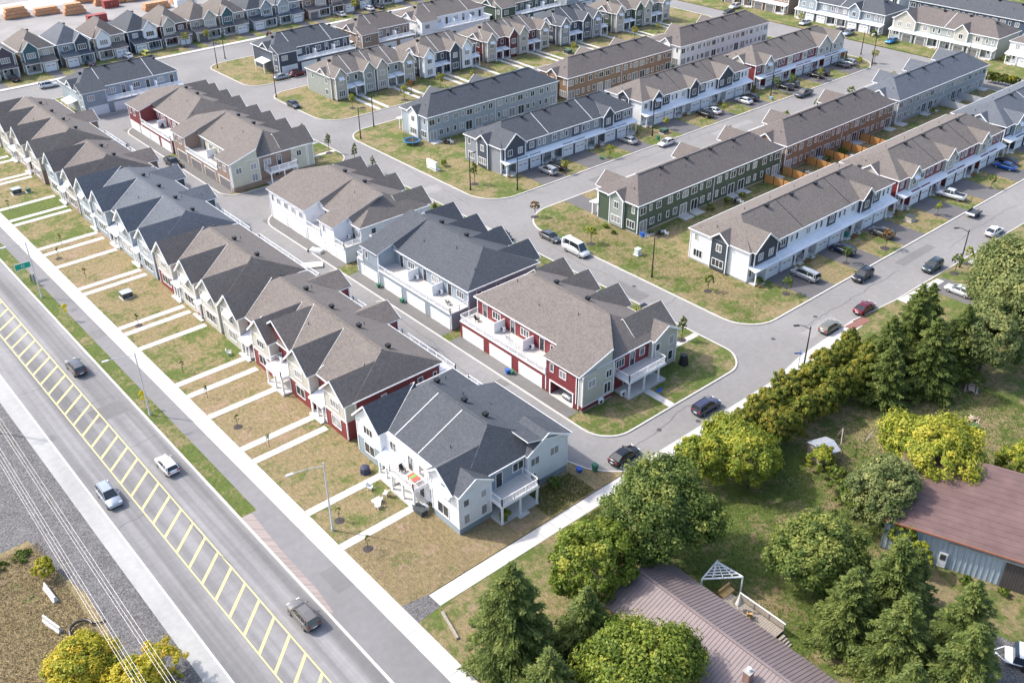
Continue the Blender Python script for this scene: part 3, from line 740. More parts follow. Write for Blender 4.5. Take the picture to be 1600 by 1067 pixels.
# roof over the lane side projection
q = b.m('roof'); q.slab([(61.3, 68.5, 8.0), (68.5, 68.5, ze), (68.5, 83.1, ze), (61.3, 83.1, 8.0)], .18, RF['charcoal'], WHITE)
b.m('fascia').box(68.5, 68.58, 68.4, 83.2, ze-.2, ze+.0, WHITE)
for x, z, w_, n in ((62.6, 3.8, 1.3, 2), (65.8, 3.8, 1.3, 2)): b.win('S', x, 68.7, z, w_, 1.1, n, DOORW)
b.win('S', 62.3, 68.7, 1.0, .8, 1.5, 1, DOORW)
for y in (72.4, 79.2): b.gar('E', y, 68.0)
b.gar('E', 86.0, 65.8)
b.strip((51.7, 82.4), (58.6, 82.4)); b.strip((51.7, 77.6), (58.6, 77.6))
for y in (84.9, 79.3, 75.2): b.vent(60.3, y)
b.pipe(62.5, 86); b.pipe(61.6, 81.2); b.pipe(63.5, 78); b.pipe(54.4, 74.6)
b.rail([(66.0, 83.2), (68.6, 83.2), (68.6, 89.0), (66.0, 89.0)], 3.0); b.m('balcony_deck').box(65.9, 68.7, 83.1, 89.1, 2.7, 3.0, WHITE)
b.done()

# red block
b = Lblock('townhouse_block', 'red townhouses with beige gables and beige roof behind the white corner block', 91.6, 127.2, 'beige', None, Rd,
           [(94.6, 2.6, 'beige', 'red'), (103.8, 2.75, 'beige', 'red'), (114.4, 2.6, 'beige', 'red'), (123.8, 2.7, 'beige', 'beige')],
           porches=[(97.4, 100.9), (118.0, 121.0)], balcs=[(92.2, 105.0), (111.5, 118.3)], egab=(108.3, 121.5), sidewin=((56.5, 3.4, .75, 1.4), (62.5, 3.4, .75, 1.4), (65.0, 3.6, .5, 1.0)), awn=(3,))
b.gable('W', 112.2, 4.2, 52.0, 5.9, 3.2, RF['beige'], 51.6, Rd)                       # the tall red gable set back above the balcony
b.m('balcony_deck').box(49.2, 52, 106.7, 111.3, 2.7, 3.05, WHITE); b.rail([(52, 106.8), (49.3, 106.8), (49.3, 111.2), (52, 111.2)], 3.05)
for y in (106.9, 109, 111.1): b.column(49.4, y, .3, 2.7)
b.m('porch_floor').box(49.2, 52, 106.7, 111.3, 0, .3, CONC); b.door('W', 108, 52.0, .3); b.win('W', 110, 52.0, 1, 1.2, 1.3); b.win('W', 108.5, 52.0, 3.9, 1.6, 1.3, 3); b.ac('W', 110.6, 51.4, 3.05)
b.strip((51.7, 101.0), (59.2, 101.0)); b.strip((51.7, 118.2), (59.2, 118.2))
b.done()
b = Lblock('townhouse_block', 'white and burgundy townhouses with beige roof next to the transformer box lawn', 127.7, 150.6, 'beige', None, Rd,
           [(131.3, 2.8, 'beige', 'beige'), (138.6, 2.8, 'beige', 'beige'), (147.2, 2.8, 'beige', 'red')],
           porches=[(134.2, 135.9), (141.6, 144.4)], balcs=[(128.2, 148.5)], egab=(), awn=(0, 1)); b.done()
b = Lblock('townhouse_block', 'charcoal and grey townhouses with slate blue roof in the middle of the main road row', 151.2, 185.8, 'slate', None, Ch,
           [(155.0, 2.9, 'bluegrey', 'greyblue'), (163.6, 2.9, 'bluegrey', 'bluegrey'), (174.8, 2.9, 'bluegrey', 'greyblue'), (182.5, 2.9, 'bluegrey', 'greyblue')],
           porches=[(158.1, 160.6), (167.0, 171.6), (178.0, 179.4)], balcs=[(151.6, 163.6)], egab=(167.0, 180.0), awn=(1, 3)); b.done()
b = Lblock('townhouse_block', 'brown townhouses with brown roof and white porches beyond the slate blue roofed block', 186.4, 205.6, 'brown', None, SIDES['brown'],
           [(190.4, 2.9, 'tan', 'brownbrick'), (199.7, 2.9, 'greyblue', 'tan')], porches=[(193.4, 196.7)], balcs=[(195.5, 205)], egab=(192.4,), awn=(0,)); b.done()
b = Lblock('townhouse_block', 'tan townhouses with brown roof near the far left end of the main road row', 206.4, 242.0, 'beige', None, SIDES['brown'],
           [(211.2, 2.9, 'tan', 'brownbrick'), (219.6, 2.9, 'tan', 'brownbrick'), (229.8, 2.9, 'tan', 'tan'), (238.0, 2.9, 'tan', 'tan')], porches=[(214.2, 216.6), (222.8, 226.8)], balcs=[(207, 219)], egab=(224.0,), awn=()); b.done()

# ------------------------------------------------------------------ middle row (garages W on the lane, gabled fronts E on the street)
S_BRK = SIDES['brownbrick']
def Mblock(label, y0, y1, roof, wallm, segs, egab, gards, dm=DOORW, low=None, hole=None, endwall=None):
    ze = 5.9; low = low or wallm; R_ = RF[roof]
    b = Blk('townhouse_block', 'townhouses', label, 88, (y0+y1)/2, 'townhouse blocks between the lane and the street')
    b.m('foundation').box(82 if hole else 78.1, 95.6, y0+.4, y1-.4, 0, .35, FOUND)
    b.wall(81.4, 95.7, y0+.35, y1-.35, .3, ze-.1, wallm)
    b.hip(81.0, 96.1, y0, y1, ze, 3.3, R_, 'y', 5.2, 5.2)
    if hole:
        b.wall(77.9, 81.5, y0+.35, hole[0], .05, 2.95, low, False); b.wall(77.9, 81.5, hole[1], y1-.35, .05, 2.95, low, False); b.wall(77.9, 81.5, hole[0], hole[1], 2.25, 2.95, low, False)
    else: b.wall(77.9, 81.5, y0+.35, y1-.35, .05, 2.95, low)
    for k, a, c in segs:                                                  # two-storey bits over the garages, or balconies
        if k == 'up':
            b.wall(77.9, 81.5, a, c, 2.9, ze-.1, low, False)
            b.m('corner_trim').box(77.83, 77.98, a-.07, a+.08, .3, ze-.1, WHITE); b.m('corner_trim').box(77.83, 77.98, c-.08, c+.07, .3, ze-.1, WHITE)
            xr, zr = 88.55, ze+3.3
            def up_(x): return ze+3.3*(x-77.5)/(xr-77.5)
            lo_end, hi_end = a <= y0+.5, c >= y1-.5
            pl = [(77.5, y0-.1, ze), (83.9, y0-.1, up_(83.9)), (xr, y0+5.15, zr)] if lo_end else [(77.5, a-.25, ze), (xr, a-.25, zr)]
            pl += [(xr, y1-5.15, zr), (83.9, y1+.1, up_(83.9)), (77.5, y1+.1, ze)] if hi_end else [(xr, c+.25, zr), (77.5, c+.25, ze)]
            g = b.m('roof'); pl = [(x, y, z+.03) for x, y, z in pl]; g.poly(pl, R_); g.poly([(x, y, z-.2) for x, y, z in pl][::-1], WHITE)
            for i in range(len(pl)):
                e, f = pl[i], pl[(i+1) % len(pl)]; g.poly([(e[0], e[1], e[2]-.2), (f[0], f[1], f[2]-.2), f, e], WHITE)
            wy0, wy1 = a+.02, c-.02
            b.m('wall').hexa([(77.95, wy0, ze-.2), (84.0, wy0, ze-.2), (84.0, wy1, ze-.2), (77.95, wy1, ze-.2), (77.95, wy0, ze-.15), (84.0, wy0, up_(84.0)-.2), (84.0, wy1, up_(84.0)-.2), (77.95, wy1, ze-.15)], low)
            if lo_end:
                g.poly([(83.9, y0-.05, ze), (xr, y0+5.15, zr+.02), (83.9, y0-.05, up_(83.9)+.02)], R_)
                w_ = SIDES['beigev'] if low is Rd else low if low is not S_BRK else SIDES['creamy']
                b.m('wall').poly([(77.9, y0-.02, ze-.12), (83.9, y0-.02, ze-.12), (83.9, y0-.02, up_(83.9)-.15)], w_)
                b.m('fascia').bar((77.5, y0-.12, ze-.07), (83.95, y0-.12, up_(83.9)-.07), .06, WHITE, .22)
            else:
                g.poly([(81.2, a-1.1, ze+.09), (xr-.2, a-.22, zr), (80.9, a-.22, up_(80.9))], R_)
                g.poly([(80.9, a-.22, up_(80.9)), (80.9, a-.22, ze-.1), (81.2, a-1.1, ze+.09)], low)
            b.win('W', c-1.2, 77.9, 3.9, .6, 1.2, 1)
            for k in range(int((c-a-2.4)//2.6)): b.win('W', c-3.4-k*2.7, 77.9, 3.85, 1.2, 1.1, 2+k % 2)
        else:
            k_ = b.m('balcony_deck'); k_.box(77.72, 81.4, a, c, 2.86, 3.0, WHITE); k_.box(77.85, 81.4, a+.1, c-.1, 3.0, 3.015, DECKM)
            b.rail([(77.8, a+.08), (77.8, c-.08)], 3.0)
            if a <= y0+.5: b.rail([(77.8, a+.08), (81.3, a+.08)], 3.0)
            if c >= y1-.5: b.rail([(77.8, c-.08), (81.3, c-.08)], 3.0)
            n = max(1, round((c-a)/6.2)); L = (c-a)/n
            for i in range(n):
                s0 = a+i*L; b.win('W', s0+L*.30, 81.4, 3.75, 1.7, 1.15, 3); b.door('W', s0+L*.72, 81.4, 3.02, DKDOOR)
                if i: b.m('balcony_divider').box(79.2, 81.35, s0-.06, s0+.06, 3.0, 4.8, WHITE)
                if i < n-1 or n == 1: b.ac('W', s0+L*.93, 80.6, 3.02)
    for y in gards: b.gar('W', y, 77.9, 4.8, 2.0, dm)
    for c, hw, pl in egab:
        b.wall(95.4, pl, c-hw, c+hw, .3, ze-.05, endwall or wallm); b.gable('E', c, hw, pl, ze, 2.55*hw/2.7, R_, 96.1, endwall or wallm, valley=False)
        b.win('E', c, pl, 3.9, 1.7, 1.2, 3); b.win('E', c, pl, 1.1, 1.9, 1.4, 2)
    n = max(2, round((y1-y0)/6.3))
    for i in range(n):
        yy = y0+(i+.6)*(y1-y0)/n
        if y0+5 < yy < y1-4: b.vent(88.55+1.0, yy)
        b.pipe(84.6+(i % 2)*1.6, yy-1.5)
    for i in range(n-1):
        yy = y0+(i+1)*(y1-y0)/n
        b.metalroof(95.6, 98.1, yy-1.5, yy+1.5, 2.7, 3.3, 'E'); b.column(97.9, yy-1.3, .2, 2.75, .18); b.column(97.9, yy+1.3, .2, 2.75, .18)
        b.m('porch_floor').box(95.7, 98.1, yy-1.5, yy+1.5, 0, .25, CONC); b.door('E', yy-.7, 95.7, .25)
    return b

# red corner block
b = Mblock('red townhouses with beige roof and long white balconies at the bend of the lane', 76.4, 103.0, 'beige', Rd,
           [('up', 76.75, 83.3), ('bal', 83.3, 102.65)], [(80.0, 3.0, 97.2), (88.2, 2.7, 96.8), (94.6, 2.5, 96.8), (100.2, 2.4, 96.8)], [], low=Rd, hole=(77.9, 82.3), endwall=Bg)
for y, op in ((99.6, 0), (93.2, 0), (86.6, 0)): b.gar('W', y, 77.9, 4.8, 2.0)
# open garage with a car inside is built as a dark recess with its own frame
b.m('garage_interior').box(81.38, 81.4, 77.9, 82.3, .05, 2.25, plain('garage_inside', (.14, .13, .12), .8)); b.m('garage_interior').box(77.95, 81.4, 77.9, 77.93, .05, 2.25, plain('garage_inside', (.14, .13, .12), .8))
b.m('garage_interior').box(77.8, 77.92, 77.7, 82.5, 2.25, 2.4, WHITE); b.m('garage_interior').box(77.8, 77.92, 77.7, 77.9, .05, 2.25, WHITE); b.m('garage_interior').box(77.8, 77.92, 82.3, 82.5, .05, 2.25, WHITE)
b.m('garage_interior').box(77.7, 81.38, 77.9, 82.3, 0, .06, CONC)
# south end: beige gabled wall, recessed red middle with balcony, beige corner
b.wall(77.9, 83.9, 76.0, 77.2, 1.0, ze-.05, SIDES['beigev']); b.m('wall').box(77.94, 83.86, 76.03, 77.2, .3, 1.0, Rd); b.trim('S', 76.0, 77.9, 83.9, .95, 1.08)
b.m('foundation').box(78, 83.8, 76.1, 77, 0, .3, FOUND)
b.win('S', 79.6, 76.0, 3.7, 1.3, 1.1, 2); b.win('S', 82.9, 76.0, 3.9, 1.0, 1.1, 2); b.win('S', 82.7, 76.0, 1.4, 1.2, 1.6, 2); b.ac('S', 81.4, 75.8, .1)
b.wall(91.8, 97.0, 76.0, 78, .3, ze-.05, Bg); b.win('S', 92.9, 76.0, 3.9, .8, 1.1, 1); b.win('S', 95.8, 76.0, 3.9, .9, 1.3, 1); b.win('S', 95.8, 76.0, 1.2, .9, 1.5, 1)
b.gable('S', 94.6, 2.5, 76.0, ze, 1.6, RF['beige'], 76.4, Bg, ov=.35, sm=.62, valley=False)
b.deck(84.9, 92.6, 73.9, 76.75, 3.0, [(85.2, 74.1), (88.2, 74.1), (91.2, 74.1)])
b.rail([(85.0, 76.7), (85.0, 74.0), (92.5, 74.0), (92.5, 76.0)], 3.0)
b.m('porch_floor').box(85, 92.6, 73.8, 76.75, 0, .3, CONC)
b.win('S', 85.9, 76.75, 3.8, 1.5, 1.2, 3); b.door('S', 88.4, 76.75, 3.02, DKDOOR); b.win('S', 90.4, 76.75, 3.9, .9, 1.1, 1)
b.door('S', 87.3, 76.75, .3); b.win('S', 90, 76.75, 1, 1.6, 1.3, 2); b.ac('S', 84.9, 74.9, .3)
b.strip((81.1, 83.1), (88.2, 83.1))
b.done()
b = Mblock('grey blue townhouses with charcoal roof between the white and red blocks', 104.6, 131.4, 'charcoal', G_,
           [('bal', 104.95, 124.6), ('up', 124.6, 129.2), ('bal', 129.2, 131.05)], [(108.6, 2.6, 96.8), (115.4, 2.5, 96.8), (122.0, 2.5, 96.8), (128.6, 2.5, 96.8)], [127.6, 120.7, 114.2, 107.8])
b.win('S', 83.5, 104.95, 3.9, .9, 1.1, 1); b.win('S', 87.5, 104.95, 3.9, .9, 1.1, 1); b.done()
b = Mblock('white townhouses with beige roof beside the branch of the lane', 134.6, 161.4, 'beige', W,
           [('bal', 134.95, 138.2), ('up', 138.2, 142.8), ('bal', 142.8, 147.8), ('up', 147.8, 161.0)], [(138.1, 2.6, 96.8), (146.4, 2.6, 96.8), (152.6, 2.4, 96.8), (158.4, 2.4, 96.8)], [157.7, 150.9, 144.2, 137.6])
b.win('S', 84, 134.95, 3.9, .9, 1.1, 1); b.done()
b = Mblock('brown brick and cream townhouses with beige roof and brown garage doors', 176.6, 203.8, 'beige', SIDES['creamy'],
           [('up', 176.95, 182.8), ('bal', 182.8, 197.6), ('up', 197.6, 203.4)], [(180.0, 3.0, 97.0), (187.6, 2.6, 96.8), (194.3, 2.5, 96.8), (200.4, 2.4, 96.8)], [180.2, 186.8, 193.2, 199.8], DOORG, SIDES['brownbrick'])
b.m('foundation').box(77.95, 96.9, 176.5, 176.9, .0, 1.0, SIDES['brownbrick'])
b.wall(77.9, 84.0, 176.5, 177.2, 1.0, ze-.05, SIDES['creamy'])
b.win('S', 79.5, 176.5, 3.7, 1.2, 1.1, 2); b.win('S', 82.8, 176.5, 3.8, 1.2, 1.1, 2); b.win('S', 82.8, 176.5, 1.3, 1.2, 1.5, 2)
b.deck(85.2, 91.8, 174.3, 176.9, 3.0, [(85.5, 174.5), (88.5, 174.5), (91.5, 174.5)]); b.rail([(85.3, 176.8), (85.3, 174.4), (91.7, 174.4), (91.7, 176.8)], 3.0)
b.band('S', 176.95, 84.5, 91.8, .3, ze-.3, SIDES['brownbrick']); b.win('S', 86.2, 176.92, 3.8, 1.4, 1.1, 2); b.door('S', 88.9, 176.92, 3.02); b.win('S', 93.6, 176.95, 3.8, 1.0, 1.1, 2)
b.m('porch_floor').box(85.2, 91.8, 174.3, 176.9, 0, .3, CONC); b.door('S', 88, 176.92, .3); b.done()
b = Mblock('maroon townhouses with beige roof beside the small kerb island of the lane', 204.8, 228.0, 'beige', SIDES['red'],
           [('bal', 205.1, 208.6), ('bal', 208.6, 220.8), ('up', 220.8, 227.7)], [(208.5, 2.5, 96.8), (214.6, 2.5, 96.8), (221.0, 2.5, 96.8), (225.6, 2.2, 96.8)], [208.3, 214.4, 219.6, 225.0]); b.done()

# ------------------------------------------------------------------ rows on the right: long blocks along the streets
def units(x0, x1, n): L = (x1-x0)/n; return [x0+i*L for i in range(n)], L
def Rfront(label, x0, x1, y0, y1, roof, wallm, accent, n, dm=DOORW, side='S', west=None, bays=None, far=False, upm=None):
    """two-storey row seen from its front: garages, continuous metal porch roof, gabled bays"""
    ze = 5.9; R_ = RF[roof]; upm = upm or wallm
    b = Blk('townhouse_block', 'townhouses', label, (x0+x1)/2, (y0+y1)/2, 'long townhouse blocks on the right hand streets')
    b.m('foundation').box(x0+.4, x1-.4, y0+.5, y1-.4, 0, .3, FOUND)
    b.wall(x0+.35, x1-.35, y0+.35, y1-.35, .28, ze-.1, wallm)
    b.hip(x0, x1, y0, y1, ze, 3.2, R_, 'x', 5.4, 5.4)
    us, L = units(x0+.35, x1-.35, n); fp = y0+.35
    b.metalroof(x0+.1, x1-.1, y0-1.45, y0+.4, 2.75, 3.25, 'S')
    for i, u in enumerate(us):
        flip = i % 2
        g0 = u+(L*.27 if flip else L*.73); d0 = u+(L*.76 if flip else L*.24)
        gw = L*.235; b.m('wall').box(g0-gw, g0+gw, y0-1.05, fp+.05, 0, 2.95, wallm); b.gar('S', g0, y0-1.05, 2.7 if L < 8 else 3.0, 2.15, dm)
        b.door('S', d0, fp, .3, DKDOOR if i % 3 else DOORW); b.win('S', d0+(.95 if flip else -.95), fp, 1.0, .5, 1.3, 1)
        pw = L*.2
        b.m('porch_floor').box(d0-pw-.1, d0+pw+.1, y0-1.35, fp, 0, .28, CONC); b.m('porch_step').box(d0-.6, d0+.6, y0-1.9, y0-1.35, 0, .15, CONC)
        b.column(d0-pw, y0-1.25, .28, 2.68, .2); b.column(d0+pw, y0-1.25, .28, 2.68, .2)
        if i % 2 == 0 and i: b.strip((u, y0+.1), (u, (y0+y1)/2), BLACKM if roof == 'beige' else WHITE, .1)
        k = (bays or 'gwwg wwgg wwgw')[i % 12] if bays else ('g' if i in (0, 2, n-2) else 'w')
        c = u+L*.5
        if k == 'g':
            hw = L*.24; cc = u+L*(.3 if flip else .7)
            b.wall(cc-hw, cc+hw, y0-.35, y0+.4, 3.2, ze-.02, accent); b.gable('S', cc, hw, y0-.35, ze, 2.0, R_, y0, accent, ov=.35, valley=roof in ('charcoal', 'slate'))
            b.win('S', cc, y0-.35, 3.95, 1.1, 1.2, 2)
            if i == 0: b.awning('S', cc, y0-.35, 5.35, 1.7)
            oc = u+L*(.78 if flip else .22); b.win('S', oc, fp, 3.95, 1.0, 1.2, 2)
        elif k == 'd':
            hw = L*.42; b.wall(c-hw, c+hw, y0-.35, y0+.4, 3.2, ze-.02, accent); b.gable('S', c, hw, y0-.35, ze, 2.7, R_, y0, accent, ov=.35, valley=False)
            b.win('S', c-1.4, y0-.35, 3.95, 1.1, 1.2, 2); b.win('S', c+1.4, y0-.35, 3.95, 1.1, 1.2, 2)
        else:
            b.band('S', fp, c-L*.40, c-L*.02, 3.3, ze-.25, accent if i % 2 else upm)
            b.win('S', c-L*.21, fp-.04, 3.95, 1.2, 1.2, 2); b.win('S', c+L*.13, fp, 3.95, .6, 1.2, 1); b.win('S', c+L*.34, fp, 3.95, .6, 1.2, 1)
        b.vent(u+L*.55, (y0+y1)/2-.7) if 5 < u+L*.5-x0 else None
        if not far: b.pipe(u+L*.2, (y0+y1)/2+2)
    # west end
    if west != 'none':
        yc = (y0+y1)/2
        b.wall(x0-.1, x0+.4, yc-2.0, yc+1.4, .28, ze-.05, accent); b.gable('W', yc-.3, 1.75, x0-.1, ze, 1.6, R_, x0, accent, ov=.3, valley=False)
        b.win('W', yc-.3, x0-.1, 3.9, 1.0, 1.2, 2); b.win('W', yc-.3, x0-.1, 1.0, 2.3, 1.3, 3)
        b.win('W', y1-2.2, x0+.35, 1.0, 1.8, 1.3, 3); b.win('W', y1-1.6, x0+.35, 4.0, .7, 1.2, 1)
    return b
def Rback(label, x0, x1, y0, y1, roof, wallm, n, accent=None, ngab=(), far=False):
    """row seen from its back: plain eave, many windows and patio doors, gables peeping over the ridge"""
    ze = 5.9; R_ = RF[roof]; accent = accent or wallm
    b = Blk('townhouse_block', 'townhouses', label, (x0+x1)/2, (y0+y1)/2, 'long townhouse blocks on the right hand streets')
    b.m('foundation').box(x0+.4, x1-.4, y0+.4, y1-.4, 0, .3, FOUND)
    b.wall(x0+.35, x1-.35, y0+.35, y1-.35, .28, ze-.1, wallm)
    b.hip(x0, x1, y0, y1, ze, 3.2, R_, 'x', 5.2, 5.2)
    us, L = units(x0+.35, x1-.35, n); fp = y0+.35
    b.m('roof_flashing').box(x0+5.3, x1-5.3, (y0+y1)/2+.1, (y0+y1)/2+.5, ze+3.05, ze+3.23, R_)
    for i, u in enumerate(us):
        f = i % 2
        def X(t): return u+L*((1-t) if f else t)
        b.win('S', X(.18), fp, 3.8, 1.5, 1.25, 2); b.win('S', X(.47), fp, 4.0, .55, 1.05, 1); b.win('S', X(.78), fp, 3.85, 1.15, 1.2, 2)
        b.slide('S', X(.22), fp, .35); b.win('S', X(.55), fp, 1.1, 1.0, 1.2, 2); b.win('S', X(.84), fp, 1.1, .6, 1.2, 1)
        b.m('patio').box(X(.22)-1.3, X(.22)+1.3, y0-1.6, fp, -.02, .12, CONC)
        if i and i % 3 == 0: b.m('corner_trim').box(u-.05, u+.05, fp-.08, fp, .3, ze-.1, WHITE)
        b.vent(u+L*.5, (y0+y1)/2-.6) if 4 < u+L*.5-x0 < x1-x0-4 else None
        b.pipe(u+L*.3, y0+3.6)
        if i in ngab:
            c = u+L*.5; b.wall(c-2.2, c+2.2, y1-.5, y1+1.2, .3, ze-.05, accent); b.gable('N', c, 2.2, y1+1.2, ze, 2.4, R_, y1, accent)
        b.gar('N', u+L*.27, y1-.35, 2.7, 2.15); 
    b.metalroof(x0+.1, x1-.1, y1-.4, y1+1.9, 2.75, 3.2, 'N')
    for u in us: b.column(u+.6, y1+1.7, 0, 2.68, .2)
    yc = (y0+y1)/2
    b.wall(x0-.1, x0+.4, yc-1.6, yc+1.7, .28, ze-.05, accent); b.gable('W', yc, 1.65, x0-.1, ze, 1.5, R_, x0, accent, ov=.3, valley=False)
    b.win('W', yc, x0-.1, 3.9, 1.0, 1.2, 2); b.win('W', yc, x0-.1, 1.0, 2.3, 1.3, 3); b.win('W', y0+2.0, x0+.35, .9, 1.9, 1.4, 3); b.win('W', y0+1.5, x0+.35, 4.0, .6, 1.2, 1)
    return b

S = SIDES
Rfront('white townhouses with charcoal accents and beige roof facing the near street corner lawn', 124.1, 168.4, 83.7, 96.9, 'beige', W, S['charcoalv'], 6, bays='dwwwgw').done()
Rfront('maroon and beige townhouses with beige roof right of the white corner block', 169.6, 211.4, 83.4, 96.7, 'beige', Rd, Bg, 6, upm=Bg).done()
Rfront('dark blue grey townhouses at the right edge of the nearest row', 213.2, 252, 83.8, 96.6, 'slate', S['charcoal'], G_, 5).done()
Rback('dark green townhouses with brown roof seen from behind beside the grassy street corner', 124.0, 168.0, 108.6, 119.4, 'brown', S['green'], 6, S['greenish'], (0, 3, 5)).done()
Rback('brown townhouses with wooden yard fences behind them', 168.8, 210.8, 108.5, 119.4, 'brown', S['brown'], 6, None, (1, 4)).done()
Rback('grey blue townhouses with slate roof beyond the fenced yards', 212.0, 254.6, 108.4, 119.2, 'slate', S['bluegrey'], 6, None, (1, 3, 5)).done()
Rfront('dark grey townhouses with charcoal roof facing the middle street by the left corner', 123.8, 164.2, 147.0, 159.4, 'charcoal', S['midgrey'], S['charcoal'], 6, bays='dwwwgw').done()
Rfront('white and charcoal townhouses with beige roof in the middle street', 167.2, 207.8, 147.6, 159.6, 'beige', W, S['charcoalv'], 6, bays='gwgwdw').done()
Rfront('maroon and cream townhouses with beige roof at the end of the middle street', 209.8, 249.6, 147.4, 159.4, 'beige', Rd, Bg, 6, upm=S['creamy'], bays='gwwwdd').done()
Rback('grey blue townhouses with charcoal roof behind the round trampoline', 123.8, 164.2, 172.4, 183.0, 'charcoal', S['bluegrey'], 6, W, (1, 3)).done()
Rback('light brown townhouses with brown roof seen from behind', 166.8, 206.4, 172.0, 183.0, 'brown', S['brown'], 6, None, (2, 4)).done()
Rback('white townhouses with brown roof seen from behind', 209.0, 248.6, 171.8, 182.6, 'brown', W, 6, None, (1, 3)).done()

def Wrow(label, x0, x1, y0, y1, roof, ma, mb_, n):
    """row with narrow gabled bays, small metal porch roofs and front walks"""
    ze = 5.9; R_ = RF[roof]
    b = Blk('townhouse_block', 'townhouses', label, (x0+x1)/2, (y0+y1)/2, 'townhouse blocks with front walks')
    b.m('foundation').box(x0+.4, x1-.4, y0+.4, y1-.4, 0, .3, FOUND)
    b.wall(x0+.35, x1-.35, y0+.35, y1-.35, .28, ze-.1, mb_); b.hip(x0, x1, y0, y1, ze, 3.2, R_, 'x', 5, 5)
    us, L = units(x0+.35, x1-.35, n)
    for i, u in enumerate(us):
        f = i % 2; c = u+L*(.68 if f else .32); hw = L*.26; d = u+L*(.2 if f else .8); mt = ma if i % 3 != 1 else mb_
        b.wall(c-hw, c+hw, y0-1.4, y0+.4, .28, ze-.02, mt); b.gable('S', c, hw, y0-1.4, ze, 2.3, R_, y0, mt, ov=.35)
        b.win('S', c, y0-1.4, 3.9, 1.3, 1.2, 3); b.win('S', c, y0-1.4, 1.0, 1.7, 1.4, 3)
        b.win('S', d, y0+.35, 3.9, .8, 1.2, 1)
        b.metalroof(d-1.5, d+1.5, y0-1.6, y0+.4, 2.7, 3.2, 'S'); b.column(d-1.3, y0-1.4, .28, 2.66, .2); b.column(d+1.3, y0-1.4, .28, 2.66, .2)
        b.m('porch_floor').box(d-1.5, d+1.5, y0-1.6, y0+.35, 0, .26, CONC); b.door('S', d, y0+.35, .26)
        if i in (0, n-1): b.awning('S', c, y0-1.4, 5.3, 1.6)
        b.strip((u, y0+.1), (u, (y0+y1)/2), WHITE, .1) if i else None
        b.vent(u+L*.5, (y0+y1)/2-.6)
        slabs(walkroot, d-.55, d+.55, 199.2, y0-1.7, 4, 'y', .03) if y0 < 230 else None
    b.gable('W', (y0+y1)/2-2, 1.9, x0+.2, ze, 1.6, R_, x0, ma, ov=.3, tri=True); b.win('W', y0+2.4, x0+.35, 3.9, 1.1, 1.2, 2); b.win('W', y0+2.4, x0+.35, 1.0, 1.1, 1.3, 2); b.win('W', y1-3, x0+.35, 3.9, .7, 1.2, 1)
    return b
Wrow('grey green and beige townhouses with brown roof on the corner left of the white ones', 123.6, 149.2, 212.6, 224.6, 'beige', S['tan'], S['greenish'], 4).done()
Wrow('white and charcoal townhouses with front walks beyond the dark roofed block', 151.0, 170.8, 212.4, 224.2, 'beige', W, S['charcoal'], 3).done()
Wrow('maroon and beige townhouses with front walks left of the dark grey ones', 172.6, 197.0, 212.2, 224.0, 'beige', S['tan'], S['maroon'], 4).done()
Wrow('dark grey townhouses with charcoal roof and front walks in the far row', 199.2, 219.6, 210.8, 222.8, 'charcoal', S['midgrey'], S['charcoal'], 3).done()
Wrow('beige and dark green townhouses with front walks at the far end of the row', 221.4, 247.0, 209.8, 222.0, 'beige', S['tan'], S['green'], 4).done()

def Balc(label, x0, x1, y0, y1, roof, wallm, n, lane=False):
    """far blocks seen from the lane: garages below, balconies above"""
    ze = 5.9; R_ = RF[roof]
    b = Blk('townhouse_block', 'townhouses', label, (x0+x1)/2, (y0+y1)/2, 'far townhouse blocks with balconies')
    b.wall(x0+.35, x1-.35, y0+3.2, y1-.35, .0, ze-.1, wallm); b.wall(x0+.35, x1-.35, y0+.35, y0+3.3, 0, 2.95, wallm)
    b.wall(x0+.35, x0+6.0, y0+.35, y0+3.3, 2.95, ze-.1, wallm)
    b.hip(x0, x1, y0+2.8, y1, ze, 3.2, R_, 'x', 5, 5)
    b.m('roof').slab([(x0, y0, ze), (x0+6.4, y0, ze), (x0+6.4, y0+3.6, ze+1.7), (x0, y0+3.6, ze+1.7)], .18, R_, WHITE)
    b.wall(x0+.36, x0+6.0, y0+.9, y0+3.3, ze-.2, ze+.4, wallm, False)
    us, L = units(x0+.35, x1-.35, n)
    b.m('balcony_deck').box(x0+6.0, x1-.3, y0+.1, y0+3.25, 2.8, 3.02, WHITE); b.rail([(x0+6.1, y0+.15), (x1-.35, y0+.15)], 3.02)
    for i, u in enumerate(us):
        b.gar('S', u+L*.5, y0+.35, 4.6, 2.15)
        p = y0+3.2 if u > x0+5 else y0+.35
        b.win('S', u+L*.3, p, 3.85, 1.6, 1.15, 3)
        if u > x0+5: b.door('S', u+L*.75, p, 3.05); b.m('balcony_divider').box(u-.06, u+.06, y0+1.2, y0+3.2, 3.0, 4.8, WHITE)
        b.vent(u+L*.5, (y0+y1)/2+.9); b.strip((u, y0+2.9), (u, (y0+y1)/2+1.4), WHITE, .1) if i % 2 else None
    b.gable('W', (y0+y1)/2, 2.2, x0+.1, ze, 1.8, R_, x0, wallm, ov=.3); b.win('W', y0+2, x0+.35, 3.9, 1.0, 1.2, 2); b.win('W', y0+2, x0+.35, 1, 1, 1.2, 2)
    b.metalroof(x0-2.0, x0+.4, y0+5, y0+10, 2.7, 3.2, 'W'); b.column(x0-1.8, y0+5.2, 0, 2.65); b.column(x0-1.8, y0+9.8, 0, 2.65)
    return b
Balc('grey blue townhouses with charcoal roof across the end of the lane', 72.2, 98.2, 241.4, 256.8, 'charcoal', G_, 4).done()
Balc('charcoal townhouses with dark roof on the far street corner', 124.2, 149.2, 239.6, 254.4, 'charcoal', S['charcoal'], 4).done()
